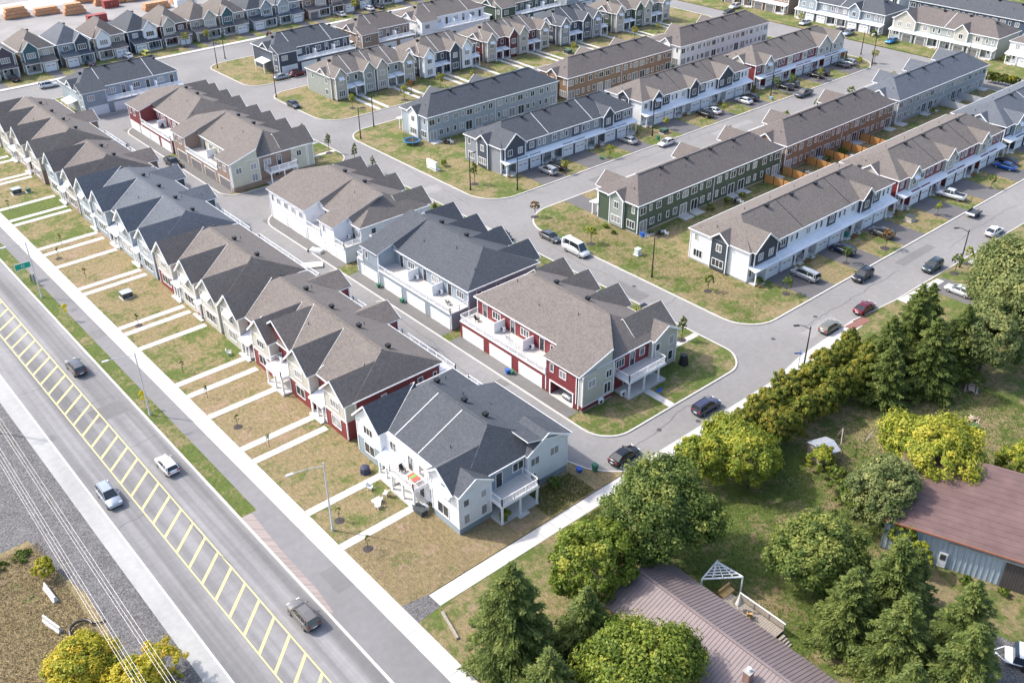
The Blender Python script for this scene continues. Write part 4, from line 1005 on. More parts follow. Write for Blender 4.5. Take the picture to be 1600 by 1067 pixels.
Balc('brown brick townhouses with brown roof and white balconies in the far row', 151.2, 170.4, 240.0, 254.4, 'brown', S['brownbrick'], 3).done()
Balc('white townhouses with beige roof in the far row', 172.0, 198.6, 239.6, 254.2, 'beige', W, 4).done()
Balc('dark green and beige townhouses with balconies in the far row', 200.4, 226.0, 236.6, 250.8, 'beige', S['green'], 4).done()
Balc('slate roofed townhouses with balconies at the end of the far row', 228, 254, 236.6, 250.8, 'slate', S['bluegrey'], 4).done()

# single family houses across the far street
def single(x0, x1, roof, wallm, gab, garm, label, flip=False, dm=DOORW):
    y0 = 288.6; y1 = 302.0; ze = 6.0; R_ = RF[roof]; L = x1-x0
    b = Blk('detached_house', 'house', label, (x0+x1)/2, 295, 'detached houses across the far street')
    b.wall(x0+.4, x1-.4, y0+.4, y1-.4, 0, ze-.1, wallm); b.hip(x0, x1, y0, y1, ze, 3.9, R_, 'y', 4.6, 4.6)
    def X(t): return x0+L*((1-t) if flip else t)
    c = X(.3); hw = L*.2
    b.wall(c-hw, c+hw, y0-.5, y0+.5, 3.0, ze, gab); b.gable('S', c, hw, y0-.5, ze, 2.4, R_, y0, gab, ov=.35, sm=.85)
    b.win('S', c, y0-.5, 3.9, 2.2, 1.3, 4); b.win('S', X(.74), y0+.4, 3.9, 1.5, 1.2, 3)
    g = X(.70); b.wall(g-1.9, g+1.9, y0-2.2, y0+.5, 0, 2.8, garm); b.gar('S', g, y0-2.2, 2.8, 2.2, dm)
    b.m('roof').slab([(g-2.3, y0-2.7, 2.8), (g+2.3, y0-2.7, 2.8), (g+2.3, y0+.5, 3.9), (g-2.3, y0+.5, 3.9)], .18, R_, WHITE)
    p = X(.26); b.m('roof').slab([(p-2.2, y0-1.9, 2.7), (p+2.2, y0-1.9, 2.7), (p+2.2, y0+.5, 3.4), (p-2.2, y0+.5, 3.4)], .16, R_, WHITE)
    b.m('porch_floor').box(p-2, p+2, y0-1.8, y0+.4, 0, .4, CONC); b.column(p-1.9, y0-1.7, .4, 2.65); b.column(p+1.9, y0-1.7, .4, 2.65)
    b.door('S', p+.6, y0+.4, .4); b.win('S', p-1.0, y0+.4, 1.2, .9, 1.2, 1)
    b.vent((x0+x1)/2+.6, (y0+y1)/2); sheet('driveway', rect(g-1.6, g+1.6, 279.1, y0-2.2), .012, ASPHD)
    return b.done()
sing = [(50, 60, 'beige', 'tan', 'tan', 'redbrick', 'tan detached house at the left edge across the far street'),
 (61, 72.4, 'beige', 'tan', 'purple', 'tan', 'beige detached house with plum coloured gable box'),
 (72.9, 82.6, 'beige', 'tan', 'teal', 'tan', 'beige detached house with teal gable box and hipped garage'),
 (83.0, 92.6, 'slate', 'greyblue', 'charcoal', 'redbrick', 'grey detached house with red brick garage behind the dark parked car'),
 (93.0, 102.6, 'brown', 'tan', 'white', 'redbrick', 'white gabled detached house with brown roof left of the navy one'),
 (103.0, 112.4, 'charcoal', 'navy', 'white', 'navy', 'navy detached house with white gable and yellow car in the drive'),
 (112.9, 121.8, 'beige', 'maroon', 'beige', 'redbrick', 'maroon detached house with hipped beige roof'),
 (122.2, 131.2, 'beige', 'tan', 'beige', 'tan', 'beige detached house with decorated gable and dark garage door'),
 (131.6, 140.6, 'beige', 'tan', 'teal', 'tan', 'beige detached house with teal gable right of the dark garage one'),
 (141.0, 150.4, 'charcoal', 'greyblue', 'greyblue', 'greyblue', 'blue grey detached house with dark roof behind the two lamp poles'),
 (150.8, 160.2, 'slate', 'greyblue', 'bluegrey', 'midgrey', 'blue grey detached house next to the brick ones'),
 (160.6, 170, 'brown', 'brownbrick', 'tan', 'redbrick', 'brown brick detached house with small gable'),
 (170.4, 179.8, 'beige', 'brownbrick', 'brownbrick', 'redbrick', 'brick detached house beside the bright yellow tree'),
 (180.2, 189.6, 'charcoal', 'greyblue', 'midgrey', 'midgrey', 'dark roofed detached house beyond the brick pair'),
 (190, 199.4, 'beige', 'tan', 'white', 'tan', 'pale detached house at the top edge of the picture'),
 (199.8, 209.2, 'brown', 'tan', 'tan', 'redbrick', 'tan detached house with brown roof at the top edge'),
 (209.6, 219, 'slate', 'greyblue', 'white', 'greyblue', 'grey detached house with white gable at the top edge')]
for i, t in enumerate(sing):
    single(t[0], t[1], t[2], S[t[3]], S[t[4]], S[t[5]], t[6], i % 2 == 1, DOORG if i in (7, 11) else DOORW)

# blocks on the far right, fronts facing west: built once along x and turned
def turned(fn, label, cx, cy, L, *a, **k):
    b = fn(label, -L/2, L/2, -6.5, 6.5, *a, **k); r = b.done()
    r.location = (cx, cy, 0); r.rotation_euler = (0, 0, -math.pi/2)
    for c in r.children: pass
    return b
turned(Rfront, 'beige and grey green townhouses with grey garage doors facing the cross street', 286.0, 134.4, 32.5, 'brown', S['greenish'], Bg, 4, dm=DOORG, west='none', bays='dwgw', far=True)
turned(Rfront, 'blue grey townhouses with dark roof facing the cross street', 286.0, 168.4, 31.0, 'charcoal', S['midgrey'], G_, 4, west='none', bays='dwgw', far=True)
turned(Rfront, 'brown townhouses with white porch roof at the top of the cross street', 286.0, 204, 34.0, 'brown', S['brownbrick'], S['brown'], 4, dm=DOORG, west='none', bays='wwgw', far=True)
turned(Rfront, 'white townhouses with charcoal window panels cut by the right edge', 286.5, 100.5, 30.0, 'brown', W, S['charcoal'], 4, west='none', bays='wwgw', far=True)
turned(Rback, 'navy blue townhouses with dark roof behind the cross street row', 309.5, 137, 44.0, 'charcoal', S['navy'], 6, None, (), far=True)
turned(Rback, 'white townhouses with dark roof behind the cross street row', 309.5, 178, 32.0, 'charcoal', W, 4, None, (), far=True)

# driveways, lawns' walks and extras on the right rows
dw = thing('driveway', None, None, 180, 80); dw['kind'] = 'structure'
def drv(x0, x1, y0, y1, mat=ASPHD): g = MB(); g.box(x0, x1, y0, y1, -.04, .012, mat); g.build('driveway_slab', dw, (180, 80, 0))
for (x0, x1, n, ya, yb) in ((124.1, 168.4, 6, 73.75, 84.0), (169.6, 211.4, 6, 73.75, 83.8), (213.2, 252, 5, 73.75, 84), (123.8, 164.2, 6, 137.5, 147.3), (167.2, 207.8, 6, 137.5, 147.9), (209.8, 249.6, 6, 137.5, 147.8)):
    us, L = units(x0+.35, x1-.35, n)
    i = 0
    for i, u in enumerate(us):
        g0 = u+(L*.27 if i % 2 else L*.73); a, c = g0-1.55, g0+1.55
        if i % 2: a = u-.02
        elif i < n-1: c = u+L+.02
        drv(a, c, ya, yb, ASPHD)
for u in (124, 132, 138, 146, 153, 161, 169, 178, 184, 193, 199, 207, 214, 222, 229, 238, 245): drv(u+1, u+5.5, 119.8, 129.1)
for a, c in ((78, 228),):
    pass
for y0, y1 in ((76.6, 102.8), (104.8, 131.2), (134.8, 161.0), (176.8, 203.6), (205, 227.6)): drv(75.7, 77.85, y0, y1, asphalt('lane_driveway', (.15, .145, .14)))
wk = [(88.0, 89.3, 69.1, 73.8)]
slabs(walkroot, 88.0, 89.2, 69.1, 73.8, 1.6, 'y', .03)
for y in (79, 88, 94, 101, 109, 116, 122, 129, 139, 146, 152, 158, 183, 190, 197, 206, 213, 220): slabs(walkroot, 98.2, 105.6, y-.5, y+.5, 2.4, 'x', .03)
# ------------------------------------------------------------------ trees
def leafmesh(name, V, F, tint, mat, extra=None):
    me = bpy.data.meshes.new(name); nv = len(V); nf = len(F)
    me.vertices.add(nv); me.vertices.foreach_set('co', V.astype(np.float32).ravel())
    me.loops.add(nf*4); me.loops.foreach_set('vertex_index', F.astype(np.int32).ravel())
    me.polygons.add(nf); me.polygons.foreach_set('loop_start', np.arange(0, nf*4, 4, dtype=np.int32))
    at = me.attributes.new('tint', 'FLOAT', 'POINT'); at.data.foreach_set('value', tint.astype(np.float32))
    me.materials.append(mat); me.update(calc_edges=True); return me
def quads(cen, nrm, lng, sx, sy):
    """leaf cards: centres, normals, long-axis hints, half sizes; slightly folded by skewing one corner"""
    nrm = nrm/np.linalg.norm(nrm, axis=1, keepdims=True)
    u = lng-(lng*nrm).sum(1, keepdims=True)*nrm; u /= np.linalg.norm(u, axis=1, keepdims=True)+1e-9
    v = np.cross(nrm, u); sx = np.asarray(sx).reshape(-1, 1); sy = np.asarray(sy).reshape(-1, 1)
    V = np.stack([cen-u*sx-v*sy*.3, cen-v*sy+nrm*sy*.25, cen+u*sx+v*sy*.2, cen+v*sy+nrm*sy*.2], 1).reshape(-1, 3)
    n = len(cen); F = np.arange(n*4).reshape(n, 4); return V, F
def unit(n): v = rng.normal(size=(n, 3)); return v/np.linalg.norm(v, axis=1, keepdims=True)
def crown(name, R, H, zc, mat, nclump=240, per=70, leaf=.17, flat=.15, yellow=0., lobes=10, gap=.0, droop=0):
    """deciduous crown: clumps spread on and inside a lobed ellipsoid of radii R,R,H round height zc"""
    d = unit(nclump); d[:, 2] = np.where(d[:, 2] < -.55, -d[:, 2], d[:, 2])
    L = unit(lobes); lob = np.max(d@L.T, axis=1); r = (.50+.55*lob**3)*rng.uniform(.60, 1.06, nclump)**.5
    if gap: keep = rng.random(nclump) > gap; d = d[keep]; r = r[keep]
    n = len(d); cc = d*r[:, None]*np.array([R, R, H])+np.array([0, 0, zc])
    cr = R*rng.uniform(.07, .21, n)
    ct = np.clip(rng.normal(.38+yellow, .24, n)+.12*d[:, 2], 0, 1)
    k = np.repeat(np.arange(n), per); m_ = len(k)
    off = unit(m_)*(rng.random((m_, 1))**.45)*cr[k][:, None]; off[:, 2] *= .75
    P = cc[k]+off; nr = off/(np.linalg.norm(off, axis=1, keepdims=True)+1e-6)*.8+d[k]*.5+unit(m_)*.8+np.array([0, 0, .35])
    hint = unit(m_)+np.array([0, 0, -.4-droop]); s = leaf*rng.uniform(.65, 1.25, m_)
    V, F = quads(P, nr, hint, s, s*.62)
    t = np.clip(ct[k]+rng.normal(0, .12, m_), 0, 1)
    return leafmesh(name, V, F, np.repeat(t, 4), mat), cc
BARK = plain('bark', (.10, .08, .065), .9, 0, .3, 6)
def trunkmesh(H, r, tips):
    m = MB(); m.cyl((0, 0, -.1), (.05*r, .1*r, H*.45), r, BARK, 8, r*.7); m.cyl((.05*r, .1*r, H*.44), (.1*r, 0, H*.8), r*.7, BARK, 7, r*.25)
    for t in tips:
        z = H*random.uniform(.25, .5); mid = (t[0]*.45, t[1]*.45, (z+t[2])/2+.3)
        m.cyl((0, 0, z), mid, r*.38, BARK, 5, r*.22); m.cyl(mid, tuple(t), r*.22, BARK, 5, r*.06)
    return m.mesh('trunk')
def tree(label, x, y, R, H, mat, hgt, name='deciduous_tree', group=None, cat='tree', **k):
    """H crown half height, hgt total height"""
    me, cc = crown('crown', R, H, hgt-H, mat, **k)
    o = thing(name, cat, label, x, y, -.02, random.uniform(0, 6), group)
    tips = [cc[i] for i in rng.choice(len(cc), min(9, len(cc)), replace=False)]
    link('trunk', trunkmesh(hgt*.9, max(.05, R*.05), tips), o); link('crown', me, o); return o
MAPLE = leafm('maple_leaves', (.06, .10, .02), (.14, .195, .04), (.31, .33, .08))
LIME = leafm('light_green_leaves', (.10, .155, .018), (.22, .28, .04), (.40, .39, .06))
YGRN = leafm('yellow_green_leaves', (.16, .22, .03), (.36, .38, .045), (.56, .49, .07))
YELL = leafm('yellow_leaves', (.22, .26, .03), (.50, .45, .04), (.66, .50, .06))
WILL = leafm('grey_green_leaves', (.09, .13, .04), (.21, .25, .085), (.40, .39, .14))
NEED = leafm('spruce_needles', (.065, .10, .025), (.15, .20, .05), (.30, .33, .09))
CEDR = leafm('cedar_foliage', (.085, .12, .016), (.21, .235, .032), (.40, .32, .05))
BUSHM = leafm('shrub_leaves', (.06, .11, .014), (.14, .20, .03), (.27, .31, .06))
def spruce(label, x, y, H, R, group='spruces in the old garden'):
    Vs = []; Ts = []; Ns = []; Hs = []; S_ = []
    tr = MB(); tr.cyl((0, 0, -.1), (0, 0, H*.97), .02*H+.05, BARK, 7, .03)
    z = .05*H
    while z < H*.985:
        n = int(rng.integers(11, 15)); a0 = rng.uniform(0, 6.28)
        for i in range(n):
            a = a0+6.283*i/n+rng.normal(0, .16); L = max(.25, R*(1-z/H)**.72*rng.uniform(.5, 1.2))
            zz = z+rng.uniform(-.35, .35); q = max(6, int(L/.07)); t = np.linspace(.12, 1, q)
            dr = -.34*L*t**1.2+.25*L*np.maximum(0, t-.65)**1.1
            cx = np.cos(a)*L*t; cy = np.sin(a)*L*t; c = np.stack([cx, cy, zz+dr], 1)
            side = np.array([-np.sin(a), np.cos(a), 0]); out = np.array([np.cos(a), np.sin(a), -.25]); tone = rng.normal(.40, .14)
            for s in (-1, 1):
                wd = L*.22*(1-t*.8)+.16; P = c+side*s*(wd*rng.uniform(.25, 1, q))[:, None]; P[:, 2] -= rng.uniform(0, .20, q)
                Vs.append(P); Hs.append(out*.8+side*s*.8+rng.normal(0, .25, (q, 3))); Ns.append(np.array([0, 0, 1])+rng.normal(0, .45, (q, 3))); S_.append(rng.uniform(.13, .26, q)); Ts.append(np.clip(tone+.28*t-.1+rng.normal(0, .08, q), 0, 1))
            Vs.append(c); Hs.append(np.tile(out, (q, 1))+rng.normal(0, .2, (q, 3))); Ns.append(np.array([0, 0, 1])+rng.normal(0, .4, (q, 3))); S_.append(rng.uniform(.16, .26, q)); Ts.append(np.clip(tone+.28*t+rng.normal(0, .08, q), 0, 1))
            if i % 2 == 0: tr.cyl((0, 0, zz), (np.cos(a)*L*.7, np.sin(a)*L*.7, zz-.27*L), .035, BARK, 4, .015)
        z += .34+.012*H
    P = np.concatenate(Vs); s = np.concatenate(S_)
    V, F = quads(P, np.concatenate(Ns), np.concatenate(Hs), s, s*.42)
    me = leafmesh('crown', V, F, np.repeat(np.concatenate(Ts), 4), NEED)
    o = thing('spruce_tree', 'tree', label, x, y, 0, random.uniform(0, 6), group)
    link('trunk', tr.mesh('trunk'), o); link('crown', me, o); return o

# old garden south of the street
tree('broad dark green maple beside the end of the brown metal roof', 65.4, 51.2, 6.6, 5.2, MAPLE, 11.8, nclump=480, per=95, leaf=.19)
tree('light green tree between the dark maple and the tall spruce by the sidewalk', 55.4, 51.8, 4.8, 4.4, LIME, 9.6, nclump=360, per=90, leaf=.17, yellow=-.08)
tree('light green tree in front of the brown metal roof, cut by the bottom edge', 48.9, 38.2, 6.4, 4.4, LIME, 9.0, nclump=440, per=90, leaf=.18, yellow=-.04)
tree('yellow green tree by the side street sidewalk opposite the parked black sedan', 83.0, 53.6, 5.2, 4.5, YGRN, 9.4, nclump=400, per=90, leaf=.18, yellow=-.12)
tree('small golden tree leaning out beside the side street sidewalk', 78.6, 55.6, 3.6, 3.3, YGRN, 7.4, nclump=230, per=75, leaf=.17, yellow=-.08)
tree('round yellow tree in front of the maroon barn roof', 98.8, 37.4, 6.5, 4.6, YGRN, 9.6, nclump=480, per=90, leaf=.18, yellow=.06)
tree('dull green tree left of the round yellow tree by the barn corner', 88.6, 37.4, 4.4, 4.3, WILL, 9.0, nclump=320, per=80, leaf=.16)
tree('round green maple with yellowing top between the lawn and the spruces', 74.0, 36.0, 5.4, 4.4, MAPLE, 9.4, nclump=400, per=90, leaf=.18, yellow=.16)
tree('huge grey green tree towering at the right edge beside the street', 137.5, 47.0, 8.8, 7.4, WILL, 16.0, nclump=620, per=90, leaf=.23)
tree('grey green tree with pale trunks behind the picnic table', 128.0, 45.0, 5.6, 5.4, WILL, 11.5, nclump=330, per=80, leaf=.2)
tree('dense grey green tree filling the right edge above the yard', 139.5, 41.5, 6.5, 5.4, WILL, 12, nclump=360, per=80, leaf=.21)
tree('grey green tree at the right edge beside the parked white cars', 149.0, 53.5, 5.0, 4.6, WILL, 10.5, nclump=300, per=80, leaf=.2)
tree('lime bush tree cut by the right edge behind the barn', 108.5, 30.4, 2.9, 2.6, YGRN, 5.4, nclump=150, per=70, leaf=.16, yellow=-.15)
tree('small lime tree growing against the grey garden shed', 92.0, 47.6, 1.9, 1.8, YGRN, 3.8, nclump=110, per=65, leaf=.14, yellow=-.12)
tree('thin lime sapling against the blue corrugated barn wall', 84.6, 30.6, 1.7, 2.1, YGRN, 4.6, nclump=90, per=60, leaf=.15, yellow=-.05, gap=.2)
tree('grey green young tree in front of the barn wall', 86.2, 32.8, 1.9, 2.0, LIME, 4.6, nclump=110, per=60, leaf=.14)
tree('small shrub with yellow leaves at the corner of the brown metal roof house', 54.0, 46.2, 1.5, 1.3, YGRN, 2.8, nclump=80, per=60, leaf=.12, yellow=-.05)
for i, (x, y, R, H, l) in enumerate([(91.6, 44.9, 1.3, 1.1, 'first bush of the ragged row south of the shed'), (89.8, 43.4, 1.2, 1.0, 'second bush of the ragged row south of the shed'), (88.6, 41.6, 1.3, 1.0, 'third bush of the ragged row south of the shed'), (87.6, 39.6, 1.2, .9, 'last bush of the ragged row south of the shed')]):
    tree(l, x, y, R, H, BUSHM, H*2+.2, 'garden_bush', 'ragged bushes between the lawns', 'bush', nclump=60, per=55, leaf=.12)
spruce('tall spruce beside the end of the side street sidewalk', 43.2, 50.6, 13.6, 6.0)
spruce('spruce half hidden behind the tall one near the light green tree', 49.3, 46.4, 9.5, 4.2)
spruce('short spruce cut by the bottom edge below the tall one', 41.6, 43.4, 9.5, 4.6)
for x, y, H, R, l in [(75.4, 28.6, 12.5, 5.0, 'tallest spruce of the clump between the metal roof and the barn'), (79.2, 28.2, 8.6, 3.3, 'slim spruce on the barn side of the clump'),
                      (70.4, 30.2, 10.5, 4.4, 'spruce of the clump nearest the deck stairs'), (74.8, 20.8, 13.0, 5.0, 'wide spruce of the clump beside the gravel patch'),
                      (69.6, 24.4, 12.0, 5.0, 'spruce of the clump behind the metal roof corner'), (70.6, 18.4, 12.5, 5.2, 'bright green spruce at the bottom edge'), (64.9, 20.6, 9.5, 4.2, 'dark low spruce against the metal roof end')]:
    spruce(l, x, y, H, R)
for x, y, H, R, l in [(114.8, 53.0, 11.5, 4.6, 'first tall spruce at the end of the cedar hedge'), (120.3, 52.4, 14.6, 5.4, 'tallest spruce by the street near the burgundy car'), (126.2, 53.6, 12.0, 4.6, 'spruce right of the tallest one by the street'),
                      (117.6, 48.0, 12.5, 5.2, 'broad spruce shading the back of the yard'), (124.0, 47.2, 12.0, 4.8, 'dark spruce behind the picnic table'), (111.0, 50.4, 9.5, 4.4, 'low wide spruce beside the cedar hedge yard side')]:
    spruce(l, x, y, H, R, 'spruces by the far end of the hedge')
n_ = 0
for i, x in enumerate(np.arange(87.6, 115, 2.35)):
    hh = 6.6+.8*math.sin(i*1.9)+rng.uniform(-.3, .4)
    for j, yy in enumerate((57.0+.02*(x-87), 54.4)):
        n_ += 1
        tree('%s cedar of the tall hedge, %s side, counted from the yellow green tree' % (['first', 'second', 'third', 'fourth', 'fifth', 'sixth', 'seventh', 'eighth', 'ninth', 'tenth', 'eleventh', 'twelfth'][i], 'street' if j == 0 else 'yard'),
             float(x), yy+rng.uniform(-.3, .3), 2.3, hh*.5*(1 if j == 0 else .9), CEDR, hh*(1 if j == 0 else .88), 'cedar_tree', 'cedars of the tall hedge', nclump=170, per=80, leaf=.14, droop=1.2, yellow=(.12 if i in (1, 2, 5, 6, 8) else -.05))
# dry field west of the main road
tree('yellow green round tree in the dry field at the bottom left', 9.4, 75.2, 4.5, 3.0, YELL, 5.6, nclump=320, per=85, leaf=.15, yellow=-.02)
tree('bright yellow tree under the overhead wires', 13.2, 70.0, 3.8, 2.6, YELL, 5.0, nclump=260, per=75, leaf=.15, yellow=.1)
tree('sparse golden tree beside the gravel verge', 16.0, 72.0, 2.6, 2.0, YELL, 4.2, nclump=110, per=55, leaf=.14, yellow=.3, gap=.3)
tree('yellow green sucker bush between the two yellow trees', 15.3, 68.0, 1.7, 1.3, YELL, 2.6, nclump=90, per=60, leaf=.13, yellow=-.15)
tree('small yellow green bush in the dry field near the concrete barriers', 11.8, 93.6, 1.35, 1.2, YELL, 2.5, 'field_bush', None, 'bush', nclump=90, per=60, leaf=.11, yellow=-.12)
for x, y, R in ((8.0, 98.8, 1.5), (10.8, 98.6, 1.1), (5.2, 98.0, 1.6), (2.6, 99.0, 1.2)):
    me, _ = crown('weeds', R, .35, .25, BUSHM, 40, 50, .10); o = link('weeds', me, None, (x, y, -.03)); o['kind'] = 'stuff'
# tufts of dry grass in the field and rough lawn tufts, as one mass each
def tufts(name, x0, x1, y0, y1, n, mat, s, hgt, tone=.5):
    c = np.stack([rng.uniform(x0, x1, n), rng.uniform(y0, y1, n), np.full(n, hgt*.4)], 1)
    V, F = quads(c, unit(n)*np.array([1, 1, .5])+1e-3, np.tile(np.array([.3, -.1, 1.]), (n, 1))+rng.normal(0, .35, (n, 3)), np.full(n, hgt)*rng.uniform(.5, 1.2, n), np.full(n, s))
    o = link(name, leafmesh(name, V, F, np.repeat(np.clip(rng.normal(tone, .2, n), 0, 1), 4), mat)); o['kind'] = 'stuff'
STRAWM = leafm('dry_grass_blades', (.22, .18, .095), (.36, .285, .17), (.48, .39, .26))
GRASSM = leafm('grass_blades', (.07, .115, .015), (.17, .21, .04), (.36, .30, .13))
tufts('dry_grass', -14, 13, 66, 100, 45000, STRAWM, .05, .16)
tufts('grass', 39.3, 50, 63.6, 75, 7000, STRAWM, .03, .06, .6)
tufts('grass', 114, 123.6, 76, 124, 15000, GRASSM, .035, .08, .55)
tufts('grass', 62, 70, 58.5, 61, 3000, GRASSM, .04, .12, .3)
tufts('grass', 60.5, 68, 63.6, 68.2, 2600, GRASSM, .05, .18, .45)
tufts('grass', 70, 126, 56.5, 60.8, 16000, GRASSM, .05, .16, .2)
tufts('grass', 64, 125, 30, 52, 30000, GRASSM, .05, .12, .3)

# young street trees and saplings, copies of three little trees
MULCH = plain('mulch', (.055, .045, .045), .95, 0, .25, 6)
tm = {}
for kind, mat, R, H, hg in (('round', BUSHM, .95, 1.1, 3.2), ('column', MAPLE, .62, 1.55, 3.9), ('yellow', YELL, .8, 1.0, 3.0), ('thin', BUSHM, .45, .7, 2.4), ('rust', leafm('rust_leaves', (.12, .07, .02), (.30, .16, .05), (.42, .25, .08)), .85, .95, 3.0), ('lime', YGRN, .9, 1.0, 3.0)):
    me, cc = crown('crown', R, H, hg-H, mat, nclump=46 if kind != 'thin' else 12, per=42 if kind != 'thin' else 22, leaf=.10)
    tm[kind] = (me, trunkmesh(hg*.85, .05, [cc[i] for i in range(4)]))
def young(kind, x, y, label, s=1, mulch=True, gr='young street trees'):
    o = thing('young_tree', 'tree', label, x, y, 0, random.uniform(0, 6), gr); o.scale = (s, s, s)
    me, t = tm[kind]; link('trunk', t, o); link('crown', me, o)
    if mulch: link('mulch_ring', one('mulch', lambda m: (m.cyl((0, 0, -.02), (0, 0, .05), .75, MULCH, 14, .55),), 'mulch_ring'), o)
YT = [('round', 117.6, 86.6, 'young leafy tree on the corner lawn beside the white corner block', 1), ('round', 126.5, 77.4, 'young bushy tree at the end of the silver van driveway', 1.0), ('round', 143.4, 77.0, 'young tree between the silver van and the dark blue car', 1),
 ('rust', 153.6, 75.6, 'round orange tinged young tree behind the parked grey suv', 1.25), ('lime', 173.6, 76.6, 'pale young tree on the lawn left of the white pickup', .9), ('round', 193.5, 76.0, 'yellowing young tree on the lawn beside the bright blue car', .9),
 ('round', 154.0, 62.6, 'young tree beside the lamp post opposite the grey suv', 1.15), ('lime', 158.8, 62.9, 'pale young tree right of the leaning lamp post', 1.1), ('column', 102.6, 79.4, 'slim young tree at the corner lawn of the red block', 1.15),
 ('lime', 101.6, 87.4, 'young tree beside the parked blue pickup', 1.0), ('yellow', 99.6, 106, 'bright yellow sapling behind the charcoal roofed block', 1.25), ('yellow', 101.5, 116.0, 'yellow young tree at the gables of the charcoal block', 1.2), ('column', 100.4, 127.0, 'dark slim tree between the white and charcoal blocks', 1.2),
 ('column', 100.6, 139, 'slim tree behind the white block gables', 1.0), ('column', 104.6, 173.0, 'dark columnar tree on the lawn between two front walks', 1.25), ('column', 104.0, 182.5, 'columnar tree beside the brown brick block', 1.2), ('column', 104.8, 166.2, 'small columnar tree on the kerb near the lane mouth', 1),
 ('column', 103.4, 192.6, 'dark columnar tree behind the brown brick block gable', 1.1), ('rust', 115.6, 129.9-2.6, 'rust coloured young tree at the corner of the green block lawn', 1.1), ('column', 117.0, 147.4, 'columnar tree on the lawn of the dark grey block', 1.3), ('lime', 115.5, 112.0, 'yellow green bush tree on the lawn of the green block', 1.2),
 ('yellow', 134.6, 139.2, 'yellow young tree before the dark grey garages', 1), ('yellow', 170.3, 142.6, 'yellowing young tree in front of the white and charcoal block', 1.05), ('lime', 189.0, 140.5, 'pale young tree by the middle driveway of the white and charcoal block', .9), ('lime', 148.0, 139.0, 'pale young tree beside the white car of the dark grey block', 1.0),
 ('round', 211.0, 141.6, 'young tree at the left end of the maroon and cream block', 1.3), ('round', 216.5, 140.6, 'bushy young tree by the dark cars of the maroon and cream block', 1.3), ('lime', 228.0, 140.0, 'pale young tree between driveways of the maroon and cream block', 1.1), ('yellow', 245.5, 139.4, 'yellow young tree near the cross street end', 1.1),
 ('column', 172.0, 125.8, 'columnar tree on the far kerb behind the green block', 1.3), ('round', 192.4, 125.4, 'young tree above the ridge of the brown block', 1.2), ('round', 206.5, 126, 'small tree beyond the brown roof ridge', 1.1), ('round', 220.5, 126, 'round small tree beyond the slate roof', 1.1), ('yellow', 240, 126, 'yellow small tree beyond the slate roof end', 1.1),
 ('lime', 124.4, 204.4, 'lime young tree on the corner lawn of the grey green block', 1.2), ('lime', 137.6, 200.8, 'bright lime tree in front of the grey green block', 1.35), ('rust', 141.8, 203.6, 'rust tinged tree in front of the grey green block', 1.2), ('lime', 150.4, 202.6, 'bright lime tree between the grey green and white blocks', 1.3),
 ('yellow', 197.6, 201.5, 'yellow tree in front of the dark grey far block', 1.2), ('yellow', 222, 200.6, 'orange yellow tree on the lawn of the beige far block', 1.3), ('yellow', 232.6, 200.4, 'small yellow tree on the beige far block lawn', 1), ('lime', 160, 201, 'small tree on the walk of the white far block', 1),
 ('yellow', 252.6, 139.0, 'yellow tree by the fence at the cross street corner', 1.3), ('yellow', 118.0, 283.6, 'yellow tree between the maroon and navy detached houses', 1.5), ('lime', 124.6, 283.4, 'lime tree before the garage of the maroon detached house', 1.3), ('yellow', 176.8, 283.0, 'bright yellow tree by the brick detached houses', 1.6), ('rust', 138.5, 271.5-.5, 'orange sapling on the far street verge', 1.1),
 ('yellow', 258.8, 103.6, 'yellow young tree beside the parked dark trailer', 1.2), ('yellow', 271.5, 176.5, 'yellow green tree near the blue grey cross street block', 1.3)]
for k, x, y, l, s_ in YT: young(k, x, y, l, s_)
for i, (x, y, l) in enumerate([(40.8, 198.6, 'thin sapling near the black and green utility box'), (40.6, 171.0, 'bare sapling in a mulch ring before the slate roofed block'), (43.0, 176.2, 'thin sapling on the half green lawn'), (41.4, 160.2, 'thin sapling on the brown lawn before the slate roofed block'), (41.8, 139.2, 'tiny sapling between the twin walks of the burgundy block'),
    (41.2, 121.8, 'dying sapling on the green patched lawn'), (41.0, 104.6, 'sapling in a large ring on the bare brown lawn'), (42.0, 97.8, 'lime sapling beside the pair of walks of the red block'), (41.0, 113.6, 'thin sapling between walks of the red block'), (41.3, 79.8, 'sapling in a mulch ring near the white lamp pole'), (41.2, 73.6, 'sapling in a mulch ring on the corner block lawn')]):
    young('thin', x, y, l, .9, i in (1, 4, 6, 9, 10), 'saplings on the front lawns')

# ------------------------------------------------------------------ vehicles
TYRE = plain('tyre_rubber', (.02, .02, .02), .8); RIM = plain('alloy_rim', (.45, .45, .46), .3, .7)
CGL = newmat('car_glass'); CGL[2].inputs['Base Color'].default_value = (.02, .025, .03, 1); CGL[2].inputs['Roughness'].default_value = .06; CGL[2].inputs['Specular IOR Level'].default_value = .8; CGL = CGL[0]
LAMPW = plain('headlight_lens', (.7, .72, .75), .15); LAMPR = plain('tail_light_lens', (.35, .02, .02), .2)
def loft(rings, mat, name, smooth=True, cap=True):
    m = MB(); n = len(rings[0])
    for r in rings: m.v += r
    k = m.mi(mat)
    for i in range(len(rings)-1):
        for j in range(n):
            a = i*n+j; b_ = i*n+(j+1) % n; m.f.append((a, b_, b_+n, a+n)); m.m.append(k)
    if cap: m.f.append(tuple(range(n))[::-1]); m.m.append(k); m.f.append(tuple(range((len(rings)-1)*n, len(rings)*n))); m.m.append(k)
    return m
CARM = {}
